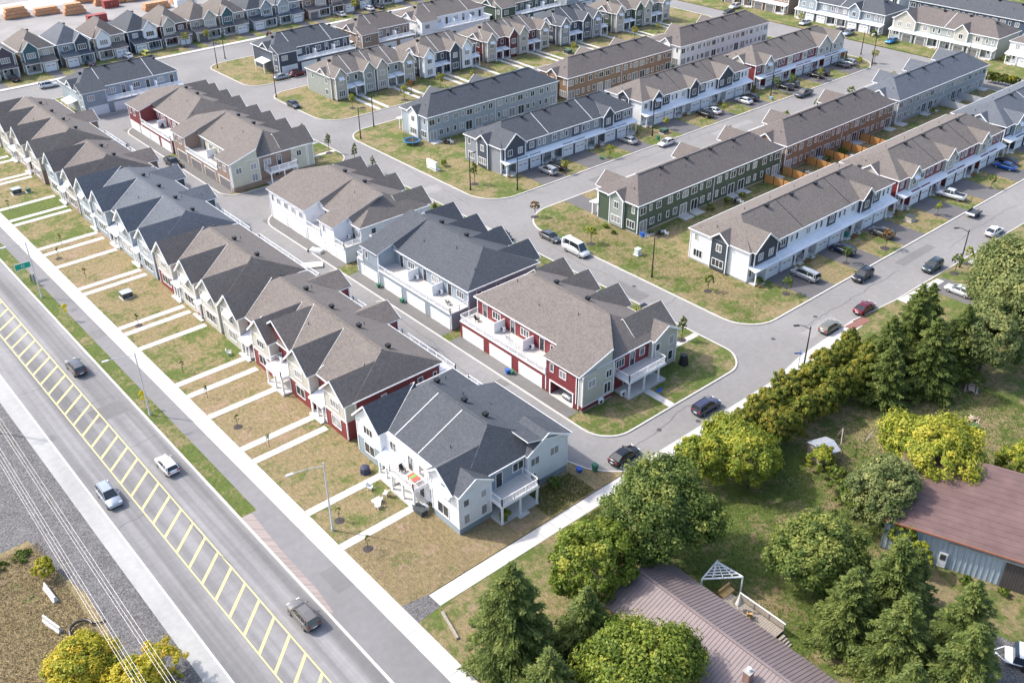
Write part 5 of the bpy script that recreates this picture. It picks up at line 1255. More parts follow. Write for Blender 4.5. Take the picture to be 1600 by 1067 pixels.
def carmesh(kind, colname, col):
    key = (kind, colname)
    if key in CARM: return CARM[key]
    P = paint(colname, col)
    D = dict(sedan=(4.75, .90, [(-2.36, .55, .78, .78), (-2.25, .32, .98, .9), (-1.6, .2, 1.02, .98), (-.6, .2, .98, 1.), (.7, .2, .97, 1.), (1.3, .22, .90, .98), (2.0, .25, .80, .93), (2.3, .32, .68, .84), (2.37, .45, .6, .72)], [(-2.0, 1.0), (-1.15, 1.40), (-.3, 1.47), (.35, 1.43), (1.2, .95)]),
             hatch=(4.3, .89, [(-2.12, .5, .85, .8), (-2.05, .32, 1.0, .9), (-1.5, .2, 1.02, .98), (-.5, .2, 1.0, 1.), (.7, .2, .98, 1.), (1.2, .22, .92, .98), (1.8, .25, .82, .93), (2.08, .32, .7, .84), (2.14, .45, .6, .72)], [(-2.05, 1.03), (-1.7, 1.42), (-.5, 1.5), (.3, 1.45), (1.15, .95)]),
             suv=(4.65, .94, [(-2.3, .55, .95, .85), (-2.24, .38, 1.08, .93), (-1.6, .26, 1.12, 1.), (-.5, .26, 1.1, 1.), (.8, .26, 1.08, 1.), (1.3, .28, 1.04, .98), (1.95, .3, .95, .95), (2.25, .38, .82, .87), (2.33, .5, .72, .76)], [(-2.26, 1.1), (-2.0, 1.6), (-.8, 1.7), (.25, 1.66), (1.15, 1.08)]),
             van=(5.1, .97, [(-2.5, .5, 1.0, .9), (-2.46, .36, 1.1, .96), (-1.6, .25, 1.12, 1.), (0, .25, 1.1, 1.), (1.2, .25, 1.08, 1.), (1.7, .28, 1.02, .97), (2.2, .3, .92, .92), (2.48, .4, .78, .84), (2.54, .5, .7, .74)], [(-2.48, 1.1), (-2.3, 1.68), (-.8, 1.76), (.8, 1.7), (1.75, 1.06)]),
             cargo=(5.6, 1.0, [(-2.8, .5, 1.5, .95), (-2.76, .36, 1.6, .98), (-1.6, .28, 1.6, 1.), (0, .28, 1.6, 1.), (1.0, .28, 1.5, 1.), (1.8, .3, 1.15, .98), (2.5, .32, 1.0, .94), (2.75, .42, .85, .86), (2.8, .55, .75, .78)], [(-2.78, 1.58), (-2.7, 2.4), (-.5, 2.45), (1.2, 2.35), (2.0, 1.12)]),
             pickup=(5.7, .98, [(-2.85, .6, .95, .92), (-2.8, .42, 1.08, .97), (-1.8, .35, 1.1, 1.), (-.5, .35, 1.1, 1.), (.9, .35, 1.12, 1.), (1.4, .37, 1.12, .99), (2.3, .4, 1.04, .97), (2.78, .5, .92, .92), (2.85, .6, .8, .86)], [(-.75, 1.1), (-.6, 1.72), (.1, 1.82), (.8, 1.78), (1.55, 1.12)]))[kind]
    L, hw, st, gh = D
    rings = []
    for y, zl, zt, wf in st:
        w_ = hw*wf; zm = (zl+zt)/2
        rings.append([(-w_*.86, y, zl), (w_*.86, y, zl), (w_, y, zl+.14), (w_*1.0, y, zm+.1), (w_*.965, y, zt-.07), (w_*.86, y, zt), (0, y, zt+.045), (-w_*.86, y, zt), (-w_*.965, y, zt-.07), (-w_*1.0, y, zm+.1), (-w_, y, zl+.14)])
    body = loft(rings[::-1], P, 'body').mesh('body', smooth=True)
    # glasshouse: base at the belt, top inset
    g = MB(); bz = lambda y: np.interp(y, [s[0] for s in st], [s[2] for s in st])
    ys = [a for a, _ in gh]; tops = []
    rg = []
    for i, (y, z) in enumerate(gh):
        b0 = bz(y)-.02; f = max(0, (z-b0)); w0 = hw*.90; w1 = hw*(.90-.20*min(1, f/.5)) if i not in (0, len(gh)-1) else hw*.86
        rg.append([(-w0, y, b0), (w0, y, b0), (w1, y, z), (-w1, y, z)])
    gl = loft(rg[::-1], CGL, 'glass').mesh('window_glass')
    r = MB(); rr = [(y, z) for y, z in gh][1:-1]
    q = []
    for y, z in rr:
        w1 = hw*.715; q.append([(-w1, y, z-.03), (w1, y, z-.03), (w1, y, z+.012), (w1*.6, y, z+.045), (-w1*.6, y, z+.045), (-w1, y, z+.012)])
    rf = loft(q[::-1], P, 'roof')
    for s in (-1, 1):                                       # pillars
        y0, z0 = gh[0]; y1, z1 = gh[1]; y2, z2 = gh[-2]; y3, z3 = gh[-1]
        rf.bar((s*hw*.87, y0, z0), (s*hw*.71, y1, z1), .07, P); rf.bar((s*hw*.71, y2, z2), (s*hw*.87, y3, z3), .06, P)
        ym = (y1+y2)/2-.1; rf.bar((s*hw*.70, ym, np.interp(ym, ys, [z for _, z in gh])), (s*hw*.905, ym, bz(ym)), .08, P)
        if kind in ('suv', 'van', 'hatch', 'cargo'): ym = y1-.02+.35; rf.bar((s*hw*.70, ym, np.interp(ym, ys, [z for _, z in gh])), (s*hw*.91, ym-.1, bz(ym)), .13 if kind != 'cargo' else .5, P)
        if kind in ('suv', 'van'): rf.bar((s*hw*.6, y1+.1, z1+.12), (s*hw*.6, y2, z2+.1), .04, DARK)
    roof = rf.mesh('roof')
    wh = MB(); wh.cyl((-.11, 0, 0), (.11, 0, 0), .34 if kind in ('suv', 'pickup', 'cargo') else .315, TYRE, 16)
    ri = MB()
    ri.cyl((-.115, 0, 0), (.115, 0, 0), .21, RIM, 12)
    wm = (wh.mesh('wheel'), ri.mesh('rim'))
    hl = one(('hl',), lambda m: m.box(-.2, .2, -.06, .06, -.07, .07, LAMPW), 'headlight'); tl = one(('tl',), lambda m: m.box(-.17, .17, -.05, .05, -.1, .1, LAMPR), 'tail_light')
    mi = one(('mir', colname), lambda m: m.box(-.1, .1, -.06, .06, -.07, .07, P), 'wing_mirror')
    bp = MB(); bp.box(-hw*.7, hw*.7, L/2-.12, L/2+.0, .3, .46, DARK); bp2 = MB(); bp2.box(-hw*.7, hw*.7, -L/2-.0, -L/2+.1, .35, .48, DARK); bp2.box(-.26, .26, -L/2-.03, -L/2+.02, .62, .74, WHITE)
    bm_ = (bp.mesh('front_bumper'), bp2.mesh('rear_bumper'))
    bed = None
    if kind == 'pickup':
        z = 1.1; bd = MB(); bd.box(-.78, .78, -2.68, -.85, z-.02, z+.055, DARK); bd.box(-.86, -.78, -2.75, -.8, z, z+.12, P); bd.box(.78, .86, -2.75, -.8, z, z+.12, P); bd.box(-.86, .86, -2.8, -2.68, z-.02, z+.12, P); bed = bd.mesh('cargo_bed')
    CARM[key] = (body, gl, roof, wm, hl, tl, mi, bm_, bed, L, hw, st, gh); return CARM[key]
def car(kind, colname, col, label, x, y, ang, cat='car', z=-.1, group=None, name=None):
    """ang: heading in degrees, 0 = +Y (away along the main road), 90 = +X"""
    body, gl, roof, wm, hl, tl, mi, bp, bed, L, hw, st, gh = carmesh(kind, colname, col)
    o = thing(name or {'pickup': 'pickup_truck', 'van': 'minivan', 'cargo': 'delivery_van'}.get(kind, 'parked_car'), cat, label, x, y, z, -math.radians(ang), group or 'vehicles')
    link('body', body, o); link('window_glass', gl, o); link('roof', roof, o); link('front_bumper', bp[0], o); link('rear_bumper', bp[1], o)
    if bed: link('cargo_bed', bed, o)
    wb = L*.29
    for s in (-1, 1):
        for yy in (-wb-.03, wb+.06):
            wo = link('wheel', wm[0], o, (s*(hw-.10), yy, .33)); link('rim', wm[1], wo)
        link('headlight', hl, o, (s*hw*.62, L/2-.16, .68 if kind in ('sedan', 'hatch') else .82)); link('tail_light', tl, o, (s*hw*.68, -L/2+.07, .85 if kind in ('sedan', 'hatch') else 1.0))
        link('wing_mirror', mi, o, (s*(hw+.08), gh[-1][0]-.35, 1.05 if kind in ('sedan', 'hatch') else 1.2))
    return o
BLK, NVY, WHT, SLV, GRY, RED_, BLU = ('black', (.012, .013, .016)), ('navy', (.015, .025, .06)), ('white', (.75, .76, .78)), ('silver', (.42, .44, .46)), ('graphite', (.09, .095, .105)), ('burgundy', (.16, .012, .025)), ('blue', (.01, .09, .36))
OLV = ('taupe', (.20, .195, .165)); LBL = ('pale_blue', (.34, .38, .43)); BRB = ('bright_blue', (.02, .24, .55)); YLW = ('yellow_green', (.55, .55, .10)); DGR = ('dark_green', (.03, .045, .05))
CARS = [('suv', GRY, 'dark grey suv driving away on the right lane of the main road', 29.7, 132.9, 0, 'suv'), ('hatch', WHT, 'white crossover driving away on the main road beside the lawn lots', 30.1, 102.6, 0, 'car'),
 ('suv', LBL, 'pale blue grey suv driving toward the viewer on the main road', 22.2, 101.6, 180, 'suv'), ('suv', ('bronze', (.17, .155, .145)), 'brownish grey suv with roof rails nearest the viewer on the main road', 30.3, 69.4, 0, 'suv'),
 ('sedan', BLK, 'black sedan parked at the end of the lane beside the light green tree', 75.2, 65.5, 88, 'car'), ('sedan', RED_, 'burgundy sedan parked on the street by the spruces', 131.4, 65.9, 88, 'car'), ('hatch', OLV, 'taupe crossover parked behind the burgundy sedan', 122.2, 66.2, 90, 'car'),
 ('suv', BLK, 'black suv parked at the kerb before the white corner block lawn', 140.7, 72.1, 268, 'suv'), ('suv', NVY, 'dark blue suv parked in the second driveway of the white corner block', 146.4, 79.8, 0, 'suv'), ('van', SLV, 'silver minivan in the first driveway of the white corner block', 133.5, 78.6, 0, 'minivan'),
 ('suv', GRY, 'grey suv in the third driveway of the white corner block beside the orange tree', 157.6, 78.8, 0, 'suv'), ('pickup', WHT, 'white pickup truck parked across the driveway of the maroon row', 183.0, 79.0, 352, 'pickup'),
 ('sedan', WHT, 'white sedan parked on the far side of the street near the right edge', 173.8, 65.6, 90, 'car'), ('sedan', ('light_grey', (.55, .56, .57)), 'light grey car half hidden by the huge tree at the right edge', 169.4, 61.6, 92, 'car'), ('suv', DGR, 'dark suv parked beside the spruce and the young tree', 152.6, 66.0, 270, 'suv'),
 ('sedan', ('white2', (.72, .73, .75)), 'white car behind the spruces in the hidden driveway', 147.8, 58.6, 0, 'car'),
 ('suv', ('dark_violet', (.05, .05, .10)), 'dark suv half hidden behind the yellow green tree on the side street', 91.4, 65.4, 90, 'suv'), ('pickup', ('steel_blue', (.20, .25, .33)), 'blue grey pickup parked behind the red block gables', 104.6, 87.0, 180, 'pickup'),
 ('sedan', GRY, 'dark grey sedan parked at the kerb of the green block lawn', 111.3, 118.4, 180, 'car'), ('cargo', WHT, 'white delivery van parked at the kerb of the green block lawn', 111.0, 111.3, 180, 'van'), ('suv', BLK, 'black car parked behind the charcoal roofed block', 104.9, 124.4, 180, 'suv'),
 ('pickup', BLK, 'black pickup truck stopped in the lane by the brown garage doors', 75.0, 199.0, 180, 'pickup'), ('suv', SLV, 'silver suv in the first driveway of the dark grey block', 132.3, 141.6, 0, 'suv'), ('suv', BLK, 'black suv beside the silver one in the dark grey block driveway', 135.4, 142.2, 0, 'suv'),
 ('sedan', SLV, 'silver car with a bare windshield in the last driveway of the dark grey block', 157.8, 142.6, 0, 'car'), ('sedan', WHT, 'white sedan driving along the middle street', 163.3, 136.0, 270, 'car'),
 ('suv', BLK, 'black suv in the middle driveway of the white and charcoal block', 184.2, 142.4, 0, 'suv'), ('sedan', WHT, 'white sedan beside the black suv of the white and charcoal block', 187.4, 142.6, 0, 'car'), ('sedan', WHT, 'white sedan in the last driveway of the white and charcoal block', 199.0, 142.2, 0, 'car'), ('suv', BLK, 'black suv in the last driveway of the white and charcoal block', 202.0, 142.6, 0, 'suv'),
 ('pickup', GRY, 'grey pickup on the middle street before the maroon and cream block', 214.8, 135.6, 270, 'pickup'), ('sedan', BLK, 'black car in the first driveway of the maroon and cream block', 215.6, 142.0, 0, 'car'), ('suv', GRY, 'grey suv in the first driveway of the maroon and cream block', 218.7, 142.4, 0, 'suv'),
 ('sedan', BLK, 'black sedan in the middle driveway of the maroon and cream block', 229.8, 142.4, 0, 'car'), ('suv', BLK, 'black suv in the middle driveway of the maroon and cream block', 232.9, 142.8, 0, 'suv'), ('sedan', GRY, 'dark car in the last driveway of the maroon and cream block', 243.2, 143.2, 0, 'car'), ('suv', SLV, 'silver suv in the last driveway of the maroon and cream block', 246.2, 143.2, 0, 'suv'),
 ('sedan', BLU, 'bright blue car in the driveway of the maroon and beige row', 205.5, 79.0, 0, 'car'), ('sedan', BLK, 'black car behind the bright blue one in the maroon row driveway', 208.6, 80.2, 0, 'car'),
 ('sedan', BRB, 'light blue car in the driveway of the grey green cross street block', 274.5, 146.8, 270, 'car'), ('suv', LBL, 'blue grey suv in the driveway of the blue grey cross street block', 272.6, 160, 270, 'suv'), ('sedan', WHT, 'white sedan in the driveway of the blue grey cross street block', 273.4, 176.0, 270, 'car'), ('sedan', BLK, 'black car in the driveway of the blue grey cross street block', 273.0, 163.4, 270, 'car'),
 ('suv', WHT, 'white suv in the driveway of the brown cross street block', 273.6, 203.6, 270, 'suv'), ('sedan', BLK, 'dark car behind the white suv at the brown cross street block', 266.4, 200.4, 270, 'car'),
 ('sedan', DGR, 'dark green car at the kerb of the grey green corner block', 114.1, 215.2, 180, 'car'), ('suv', RED_, 'burgundy suv beside the garages of the charcoal far block', 128.2, 236.9, 90, 'suv'), ('sedan', LBL, 'pale blue car behind the burgundy suv at the far garages', 123.4, 237.3, 90, 'car'), ('sedan', ('teal_grey', (.12, .18, .20)), 'grey blue car on the street before the grey green block', 141.9, 196.6, 90, 'car'),
 ('sedan', WHT, 'white car beside the dark roof ridge on the far left street', 157.8, 196.8, 90, 'car'), ('sedan', WHT, 'white car by the walks of the maroon far block', 174.2, 197.4, 90, 'car'),
 ('suv', YLW, 'yellow green car in the driveway of the navy detached house', 105.4, 283.6, 0, 'suv'), ('sedan', NVY, 'dark blue car by the red brick garage of the grey detached house', 89.6, 284.4, 0, 'car'), ('sedan', WHT, 'white car in the driveway of the white gabled detached house', 100.6, 284.6, 0, 'car'), ('suv', WHT, 'white suv driving on the far left street', 74.0, 272.6, 95, 'suv'), ('suv', BLK, 'black suv in the driveway of the plum box detached house', 69.0, 284.6, 0, 'suv'),
 ('sedan', WHT, 'white car at the dark brick garage near the yellow tree', 171.6, 283.8, 0, 'car'), ('sedan', WHT, 'white sedan in front of the brick detached houses', 182.8, 284, 0, 'car'), ('suv', GRY, 'grey suv between the white cars of the brick detached houses', 186.6, 284, 0, 'suv')]
for kd, (cn, cc_), lb, x, y, a, cat in CARS:
    if y < 60 and x > 140: z = .0
    ondrive = not ((x < 33) or (63 < y < 73) or (125 < y < 138) or (190 < y < 198) or (103 < x < 113) or (x < 77 and y > 190) or (270 < y < 277))
    car(kd, cn, cc_, lb, x, y, a, cat, .02 if ondrive else (-.03 if x < 33 else -.1))
# silver car inside the open garage
car('hatch', 'silver', SLV[1], 'silver car nose out inside the open garage of the red block', 80.35, 79.6, 270, 'car', .06)

# ------------------------------------------------------------------ poles, signs, wires
def lamp(label, x, y, h, arm=None, col=BLACKM, head=True, group='street lamps'):
    o = thing('street_lamp', 'street lamp', label, x, y, 0, 0, group)
    m = MB(); m.cyl((0, 0, 0), (0, 0, h), .13, col, 10, .075); m.cyl((0, 0, 0), (0, 0, .5), .19, col, 10, .17); m.build('pole', o)
    if arm:
        ax, ay, rise = arm; L = math.hypot(ax, ay)
        a = MB(); pts = [(0, 0, h-.5)]+[(ax*t, ay*t, h-.5+rise*math.sin(t*1.6)) for t in (.2, .4, .6, .8, 1)]
        a.tube(pts, .05, col, 6); a.build('arm', o); e = pts[-1]
        l = MB(); d = Vector((ax, ay, 0)).normalized(); l.bar(Vector(e)-d*.1, Vector(e)+d*.75, .3, col, .13); l.bar(Vector(e)+d*.1+Vector((0, 0, -.08)), Vector(e)+d*.65+Vector((0, 0, -.08)), .22, LAMPW, .05); l.build('lamp_head', o)
    return o
lamp('black curved arm street lamp on the side street sidewalk opposite the corner lawn', 110.2, 62.6, 7.0, (-1.6, 1.0, .9)); lamp('black curved arm street lamp beside the young trees opposite the grey suv', 156.6, 63.1, 7.2, (-1.6, 1.2, .9))
GPOLE = plain('grey_lamp_pole', (.55, .56, .57), .5, .2)
lamp('pale grey lamp pole with long arm on the lawn of the corner block', 38.9+.9, 78.9, 10.2, (-3.6, .6, .5), GPOLE, group='lamps of the main road'); lamp('pale grey lamp pole with long arm behind the yellow sign', 33.2, 115.1, 10.2, (-3.4, .5, .5), GPOLE, group='lamps of the main road')
lamp('pale grey lamp pole with long arm at the left edge', 33.4, 158.6, 10.2, (-3.0, .3, .5), GPOLE, group='lamps of the main road')
for x, y, h, l, a in [(114.3, 96.1, 7.5, 'black pole on the corner lawn before the white corner block', None), (114.5, 145.7, 8.0, 'black pole on the lawn of the dark grey block', None), (121.6, 139.3, 7.1, 'black pole by the driveways of the dark grey block', None), (114.1, 185.2, 7.4, 'black pole at the kerb near the trampoline', None), (120.9, 189.9, 7.7, 'second black pole behind the one near the trampoline', None),
    (114.6, 224.7, 7.0, 'black pole on the corner lawn of the charcoal far block', None), (115.0, 257.9, 8.1, 'left of the two black poles by the far street', None), (120.9, 265.0, 7.5, 'right of the two black poles by the far street', None), (164.8, 141.7, 8.0, 'black pole between the white car and the dark grey block', None), (250.2, 138.2, 8.4, 'black pole on the green round lawn at the cross street', None), (257.4, 146.1, 6.8, 'second black pole behind the round green lawn', None), (208.4, 141, 7.5, 'black pole at the left end of the maroon and cream block', None), (266.5+3, 121, 6.5, 'black pole before the white cross street block', None)]:
    o = lamp(l, x, y, h, (.9, 0, .2) if h > 7.2 else None, group='black street poles')
YSG = plain('yellow_sign_face', (.80, .60, .01), .4, 0, .03); GSG = plain('green_sign_face', (.0, .33, .22), .4, 0, .05); RSG = plain('red_sign_face', (.55, .01, .03), .4); BSG = plain('blue_sign_face', (.05, .16, .45), .4)
def rsign(label, x, y):
    o = thing('road_sign', 'road sign', label, x, y, 0, 0, 'yellow road signs')
    m = MB(); m.cyl((0, 0, 0), (0, 0, 2.9), .05, STEEL, 8); m.build('post', o)
    d = MB(); d.hexa([(-.5, -.09, 2.6), (0, -.09, 2.1), (0, -.06, 2.1), (-.5, -.06, 2.6), (0, -.09, 3.1), (.5, -.09, 2.6), (.5, -.06, 2.6), (0, -.06, 3.1)], YSG)
    d = MB(); pts = [(0, 2.1), (.52, 2.62), (0, 3.14), (-.52, 2.62)]
    d.poly([(a, -.09, b) for a, b in pts], YSG); d.poly([(a, -.055, b) for a, b in pts][::-1], STEEL)
    for i in range(4):
        a, b = pts[i], pts[(i+1) % 4]; d.poly([(a[0], -.09, a[1]), (a[0], -.055, a[1]), (b[0], -.055, b[1]), (b[0], -.09, b[1])], YSG)
    d.build('sign_face', o)
    e = MB()
    for k in range(3):
        for j in range(4):
            t0 = 2.094*k+.42*j; t1 = t0+.42; e.bar((.2*math.cos(t0), -.098, 2.62+.2*math.sin(t0)), (.2*math.cos(t1), -.098, 2.62+.2*math.sin(t1)), .05, DARK, .012)
    e.build('symbol', o)
    t = MB(); t.box(-.3, .3, -.09, -.06, 1.6, 2.0, YSG); t.build('tab', o)
rsign('yellow diamond sign with a ring symbol beside the dark grey suv', 33.3, 117.0); rsign('yellow diamond sign with a ring symbol near the green street sign', 34.0, 148.3)
o = thing('street_name_sign', 'road sign', 'wide green street sign on two posts at the left edge', 33.6, 166.6, 0, 0)
m = MB(); m.box(-1.25, 1.25, -.04, 0, 2.2, 3.2, GSG); m.build('sign_face', o); m = MB(); m.box(-1.3, 1.3, -.03, .01, 2.15, 3.25, WHITE); m.build('border', o)
for s in (-.7, .7): m = MB(); m.cyl((s, .05, 0), (s, .05, 3.1), .05, STEEL, 8); m.build('post', o)
m = MB(); [m.box(*v, -.05, -.04, *z_, WHITE) for v, z_ in (((-.2, .2), (2.5, 2.56)), ((-.2, .2), (2.82, 2.88)), ((-.24, -.18), (2.5, 2.88)), ((.18, .24), (2.5, 2.88)))]; m.build('symbol', o)
o = thing('directional_sign', 'road sign', 'small black sign with white arrows below the green street sign', 34.0, 163.9, 0, 0)
m = MB(); m.cyl((0, .05, 0), (0, .05, 1.9), .05, STEEL, 8); m.build('post', o); m = MB(); m.box(-.35, .35, -.03, 0, .7, 1.9, DARK); m.build('sign_face', o)
m = MB(); [m.box(-.22, .22, -.045, -.03, z, z+.16, WHITE) for z in (.85, 1.22, 1.6)]; m.build('symbol', o)
o = thing('no_entry_sign', 'road sign', 'red round no entry sign by the sidewalk curve', 104.6, 61.0, 0, math.radians(-50))
m = MB(); m.cyl((0, .03, 0), (0, .03, 2.3), .04, STEEL, 8); m.build('post', o); m = MB(); m.cyl((0, -.03, 2.2), (0, 0, 2.2), .36, RSG, 20); m.build('sign_face', o); m = MB(); m.box(-.24, .24, -.045, -.03, 2.13, 2.27, WHITE); m.build('symbol', o)
o = thing('street_name_sign', 'road sign', 'blue street name blades beside the curved arm lamp', 109.4, 63.0, 0, math.radians(-40))
m = MB(); m.cyl((0, 0, 0), (0, 0, 3), .04, BLACKM, 8); m.build('post', o); m = MB(); m.box(-.9, .1, -.03, 0, 2.5, 2.75, BSG); m.box(-.015, .015, -.8, .4, 2.8, 3.0, BSG); m.build('sign_face', o)
o = thing('for_sale_sign', 'sign', 'black realty board hanging from a white post near the leaning lamp', 158.6, 60.9, 0, math.radians(-40))
m = MB(); m.box(-.06, .06, -.06, .06, 0, 2.2, WHITE); m.box(-1.0, .3, -.05, .05, 1.85, 1.97, WHITE); m.build('post', o); m = MB(); m.box(-.9, -.15, -.02, .02, 1.1, 1.75, DARK); m.build('sign_face', o)

WIRE = plain('bare_wire', (.50, .49, .48), .4, .2)
def wires(name, label, lines, z0):
    o = thing(name, 'power lines', label, 12, 90, 0, 0, 'overhead wires')
    for (xa, ya, za), (xb, yb, zb) in lines:
        m = MB(); pts = []
        for i in range(13):
            t = i/12; pts.append((xa+(xb-xa)*t-12, ya+(yb-ya)*t-90, za+(zb-za)*t-1.2*4*t*(1-t)))
        m.tube(pts, .016, WIRE, 5); m.build('wire', o)
wires('power_lines', 'inner bundle of four pale overhead wires above the field edge', [((13.3+d, 128, 12.4+e), (11.2+d, 30, 12.4+e)) for d, e in ((-.55, 0), (-.3, -.15), (0, 0), (.3, -.1))], 12)
wires('power_lines', 'outer bundle of three pale overhead wires above the gravel verge', [((14.9+d, 128, 12.0+e), (13.4+d, 30, 12.0+e)) for d, e in ((-.3, 0), (0, -.1), (.32, 0))], 12)
o = thing('utility_pole', 'pole', 'weathered wooden pole carrying the overhead wires at the left edge', 13.7, 128.2, -.1)
m = MB(); m.cyl((0, 0, 0), (0, 0, 13), .17, WOODG, 10, .12); m.build('pole', o)
for z in (12.1, 11.3): m = MB(); m.box(-1.3, 1.6, -.07, .07, z, z+.14, WOODG); m.build('crossarm', o)
m = MB()
for x_ in (-.9, -.5, .5, 1.3): m.cyl((x_, 0, 12.24), (x_, 0, 12.5), .07, WHITE, 8)
m.build('insulators', o)

# ------------------------------------------------------------------ the metal roofed bungalow
RUSTB = plain('brown_metal_roof', (.22, .175, .17), .45, .15, .08, 1.0)
b = Blk('bungalow', 'house', 'long low house with ribbed brown metal roof at the bottom of the picture', 58.6, 34)
b.wall(54.3, 62.7, 12.5, 47.6, 0, 2.6, S['redbrick'], False); b.win('W', 43.6, 54.3, 1.0, 1.6, 1.0, 2)
m = b.m('roof'); m.slab([(53.6, 11.5, 2.75), (53.6, 48.2, 2.75), (58.6, 48.2, 4.4), (58.6, 11.5, 4.4)][::-1], .15, RUSTB); m.slab([(58.6, 11.5, 4.4), (58.6, 48.2, 4.4), (63.4, 48.2, 2.75), (63.4, 11.5, 2.75)][::-1], .15, RUSTB)
b.m('wall').hexa([(54.4, 47.2, 2.6), (62.6, 47.2, 2.6), (62.6, 47.5, 2.6), (54.4, 47.5, 2.6), (58.5, 47.2, 4.1), (58.7, 47.2, 4.1), (58.7, 47.5, 4.1), (58.5, 47.5, 4.1)], S['redbrick'])
rb = b.m('roof_rib')
for y in np.arange(11.8, 48.1, .42):
    rb.bar((53.6, y, 2.78), (58.6, y, 4.43), .04, RUSTB, .03); rb.bar((58.6, y, 4.43), (63.4, y, 2.78), .04, RUSTB, .03)
b.m('ridge_cap').bar((58.6, 11.4, 4.45), (58.6, 48.3, 4.45), .32, RUSTB, .07)
b.m('chimney').box(56.0, 56.75, 31.6, 32.3, 3.0, 5.0, S['redbrick']); b.m('chimney_cap').box(55.92, 56.83, 31.52, 32.38, 5.0, 5.08, FOUND); b.m('chimney_cap').cyl((56.4, 31.95, 5.05), (56.4, 31.95, 5.45), .17, WHITE, 10)
b.m('vent_pipe').cyl((56.2, 40.2, 3.4), (56.2, 40.2, 3.95), .07, WHITE, 8)
b.done()
# deck, pergola and stairs behind it
o = thing('garden_deck', 'deck', 'weathered deck with slatted railing and stairs behind the metal roofed house', 65.5, 38, 0)
for i in range(28):
    m = MB(); m.box(-2.3, .9, -3.4+i*.25, -3.4+i*.25+.22, .75, .8, WOODG); m.build('plank', o)
for i in range(4): m = MB(); m.box(-1.6+0, .6, -3.9-i*.3, -3.62-i*.3, .55-i*.16, .62-i*.16, WOODG); m.build('step', o)
m = MB()
for z in (.95, 1.15, 1.35, 1.55): m.box(.86, .9, -3.4, 2.2, z, z+.12, WOODG)
for z in (.95, 1.15, 1.35, 1.55): m.box(-.3, .9, 2.2, 2.24, z, z+.12, WOODG)
m.build('slatted_screen', o); m = MB(); m.box(.84, .96, -3.5, 2.3, 1.72, 1.8, WHITE); m.build('handrail', o)
for y in (-3.4, -1.5, .4, 2.2): m = MB(); m.box(.8, .92, y-.05, y+.05, 0, 1.72, WOODG); m.build('post', o)
o = thing('pergola', 'pergola', 'white corner pergola with lattice roof over the deck', 65.8, 42.6, 0)
A = [(-1.7, 1.1, 2.7), (1.8, -1.6, 2.7), (1.5, 1.7, 2.7)]
for a, c in ((0, 1), (1, 2), (2, 0)): m = MB(); m.bar(A[a], A[c], .12, WHITE, .16); m.build('beam', o)
for i in range(1, 6):
    t = i/6; a = Vector(A[0]).lerp(Vector(A[2]), t); c = Vector(A[1]).lerp(Vector(A[2]), t); m = MB(); m.bar(a+Vector((0, 0, .1)), c+Vector((0, 0, .1)), .08, WHITE, .1); m.build('slat', o)
for i in range(1, 4):
    t = i/4; a = Vector(A[0]).lerp(Vector(A[1]), t); m = MB(); m.bar(a+Vector((0, 0, .18)), Vector(A[2])+Vector((0, 0, .18)), .07, WHITE, .08); m.build('slat', o)
for a in A: m = MB(); m.box(a[0]-.07, a[0]+.07, a[1]-.07, a[1]+.07, 0, 2.65, WHITE); m.build('post', o)
o = thing('patio_umbrella', 'umbrella', 'closed white patio umbrella standing on the deck', 65.0, 39.4, .8)
m = MB(); m.cyl((0, 0, 0), (0, 0, 2.5), .03, WHITE, 6); m.build('pole', o); m = MB(); m.cyl((0, 0, .9), (0, 0, 2.6), .36, plain('cream_canvas', (.6, .57, .5), .9), 9, .04); m.build('canopy', o)
def chair(label, x, y, z, rz, mat, group=None):
    o = thing('garden_chair', 'chair', label, x, y, z, rz, group)
    m = MB(); m.box(-.28, .28, -.28, .28, .38, .44, mat); m.build('seat', o); m = MB(); m.hexa([(-.28, .24, .42), (.28, .24, .42), (.28, .3, .42), (-.28, .3, .42), (-.26, .42, 1.0), (.26, .42, 1.0), (.26, .48, 1.0), (-.26, .48, 1.0)], mat); m.build('backrest', o)
    for sx in (-.26, .26):
        m = MB(); m.box(sx-.03, sx+.03, -.28, .3, .6, .65, mat); m.build('armrest', o)
        for sy in (-.25, .25): m = MB(); m.box(sx-.03, sx+.03, sy-.03, sy+.03, 0, .6, mat); m.build('leg', o)
TANM = plain('tan_cushion', (.50, .33, .13), .8)
chair('tan cushioned lounge chair on the deck beside the umbrella', 65.1, 38.0, .8, 2.2, TANM); chair('black and white chair next to the closed umbrella', 64.0, 39.6, .8, .6, plain('pale_cushion', (.6, .6, .6)))
o = thing('patio_sofa', 'sofa', 'tan corner sofa under the white pergola', 66.2, 41.8, .4)
m = MB(); m.box(-.9, .9, -.4, .4, 0, .45, TANM); m.build('seat', o); m = MB(); m.box(-.9, .9, .3, .5, .4, .9, TANM); m.build('backrest', o)
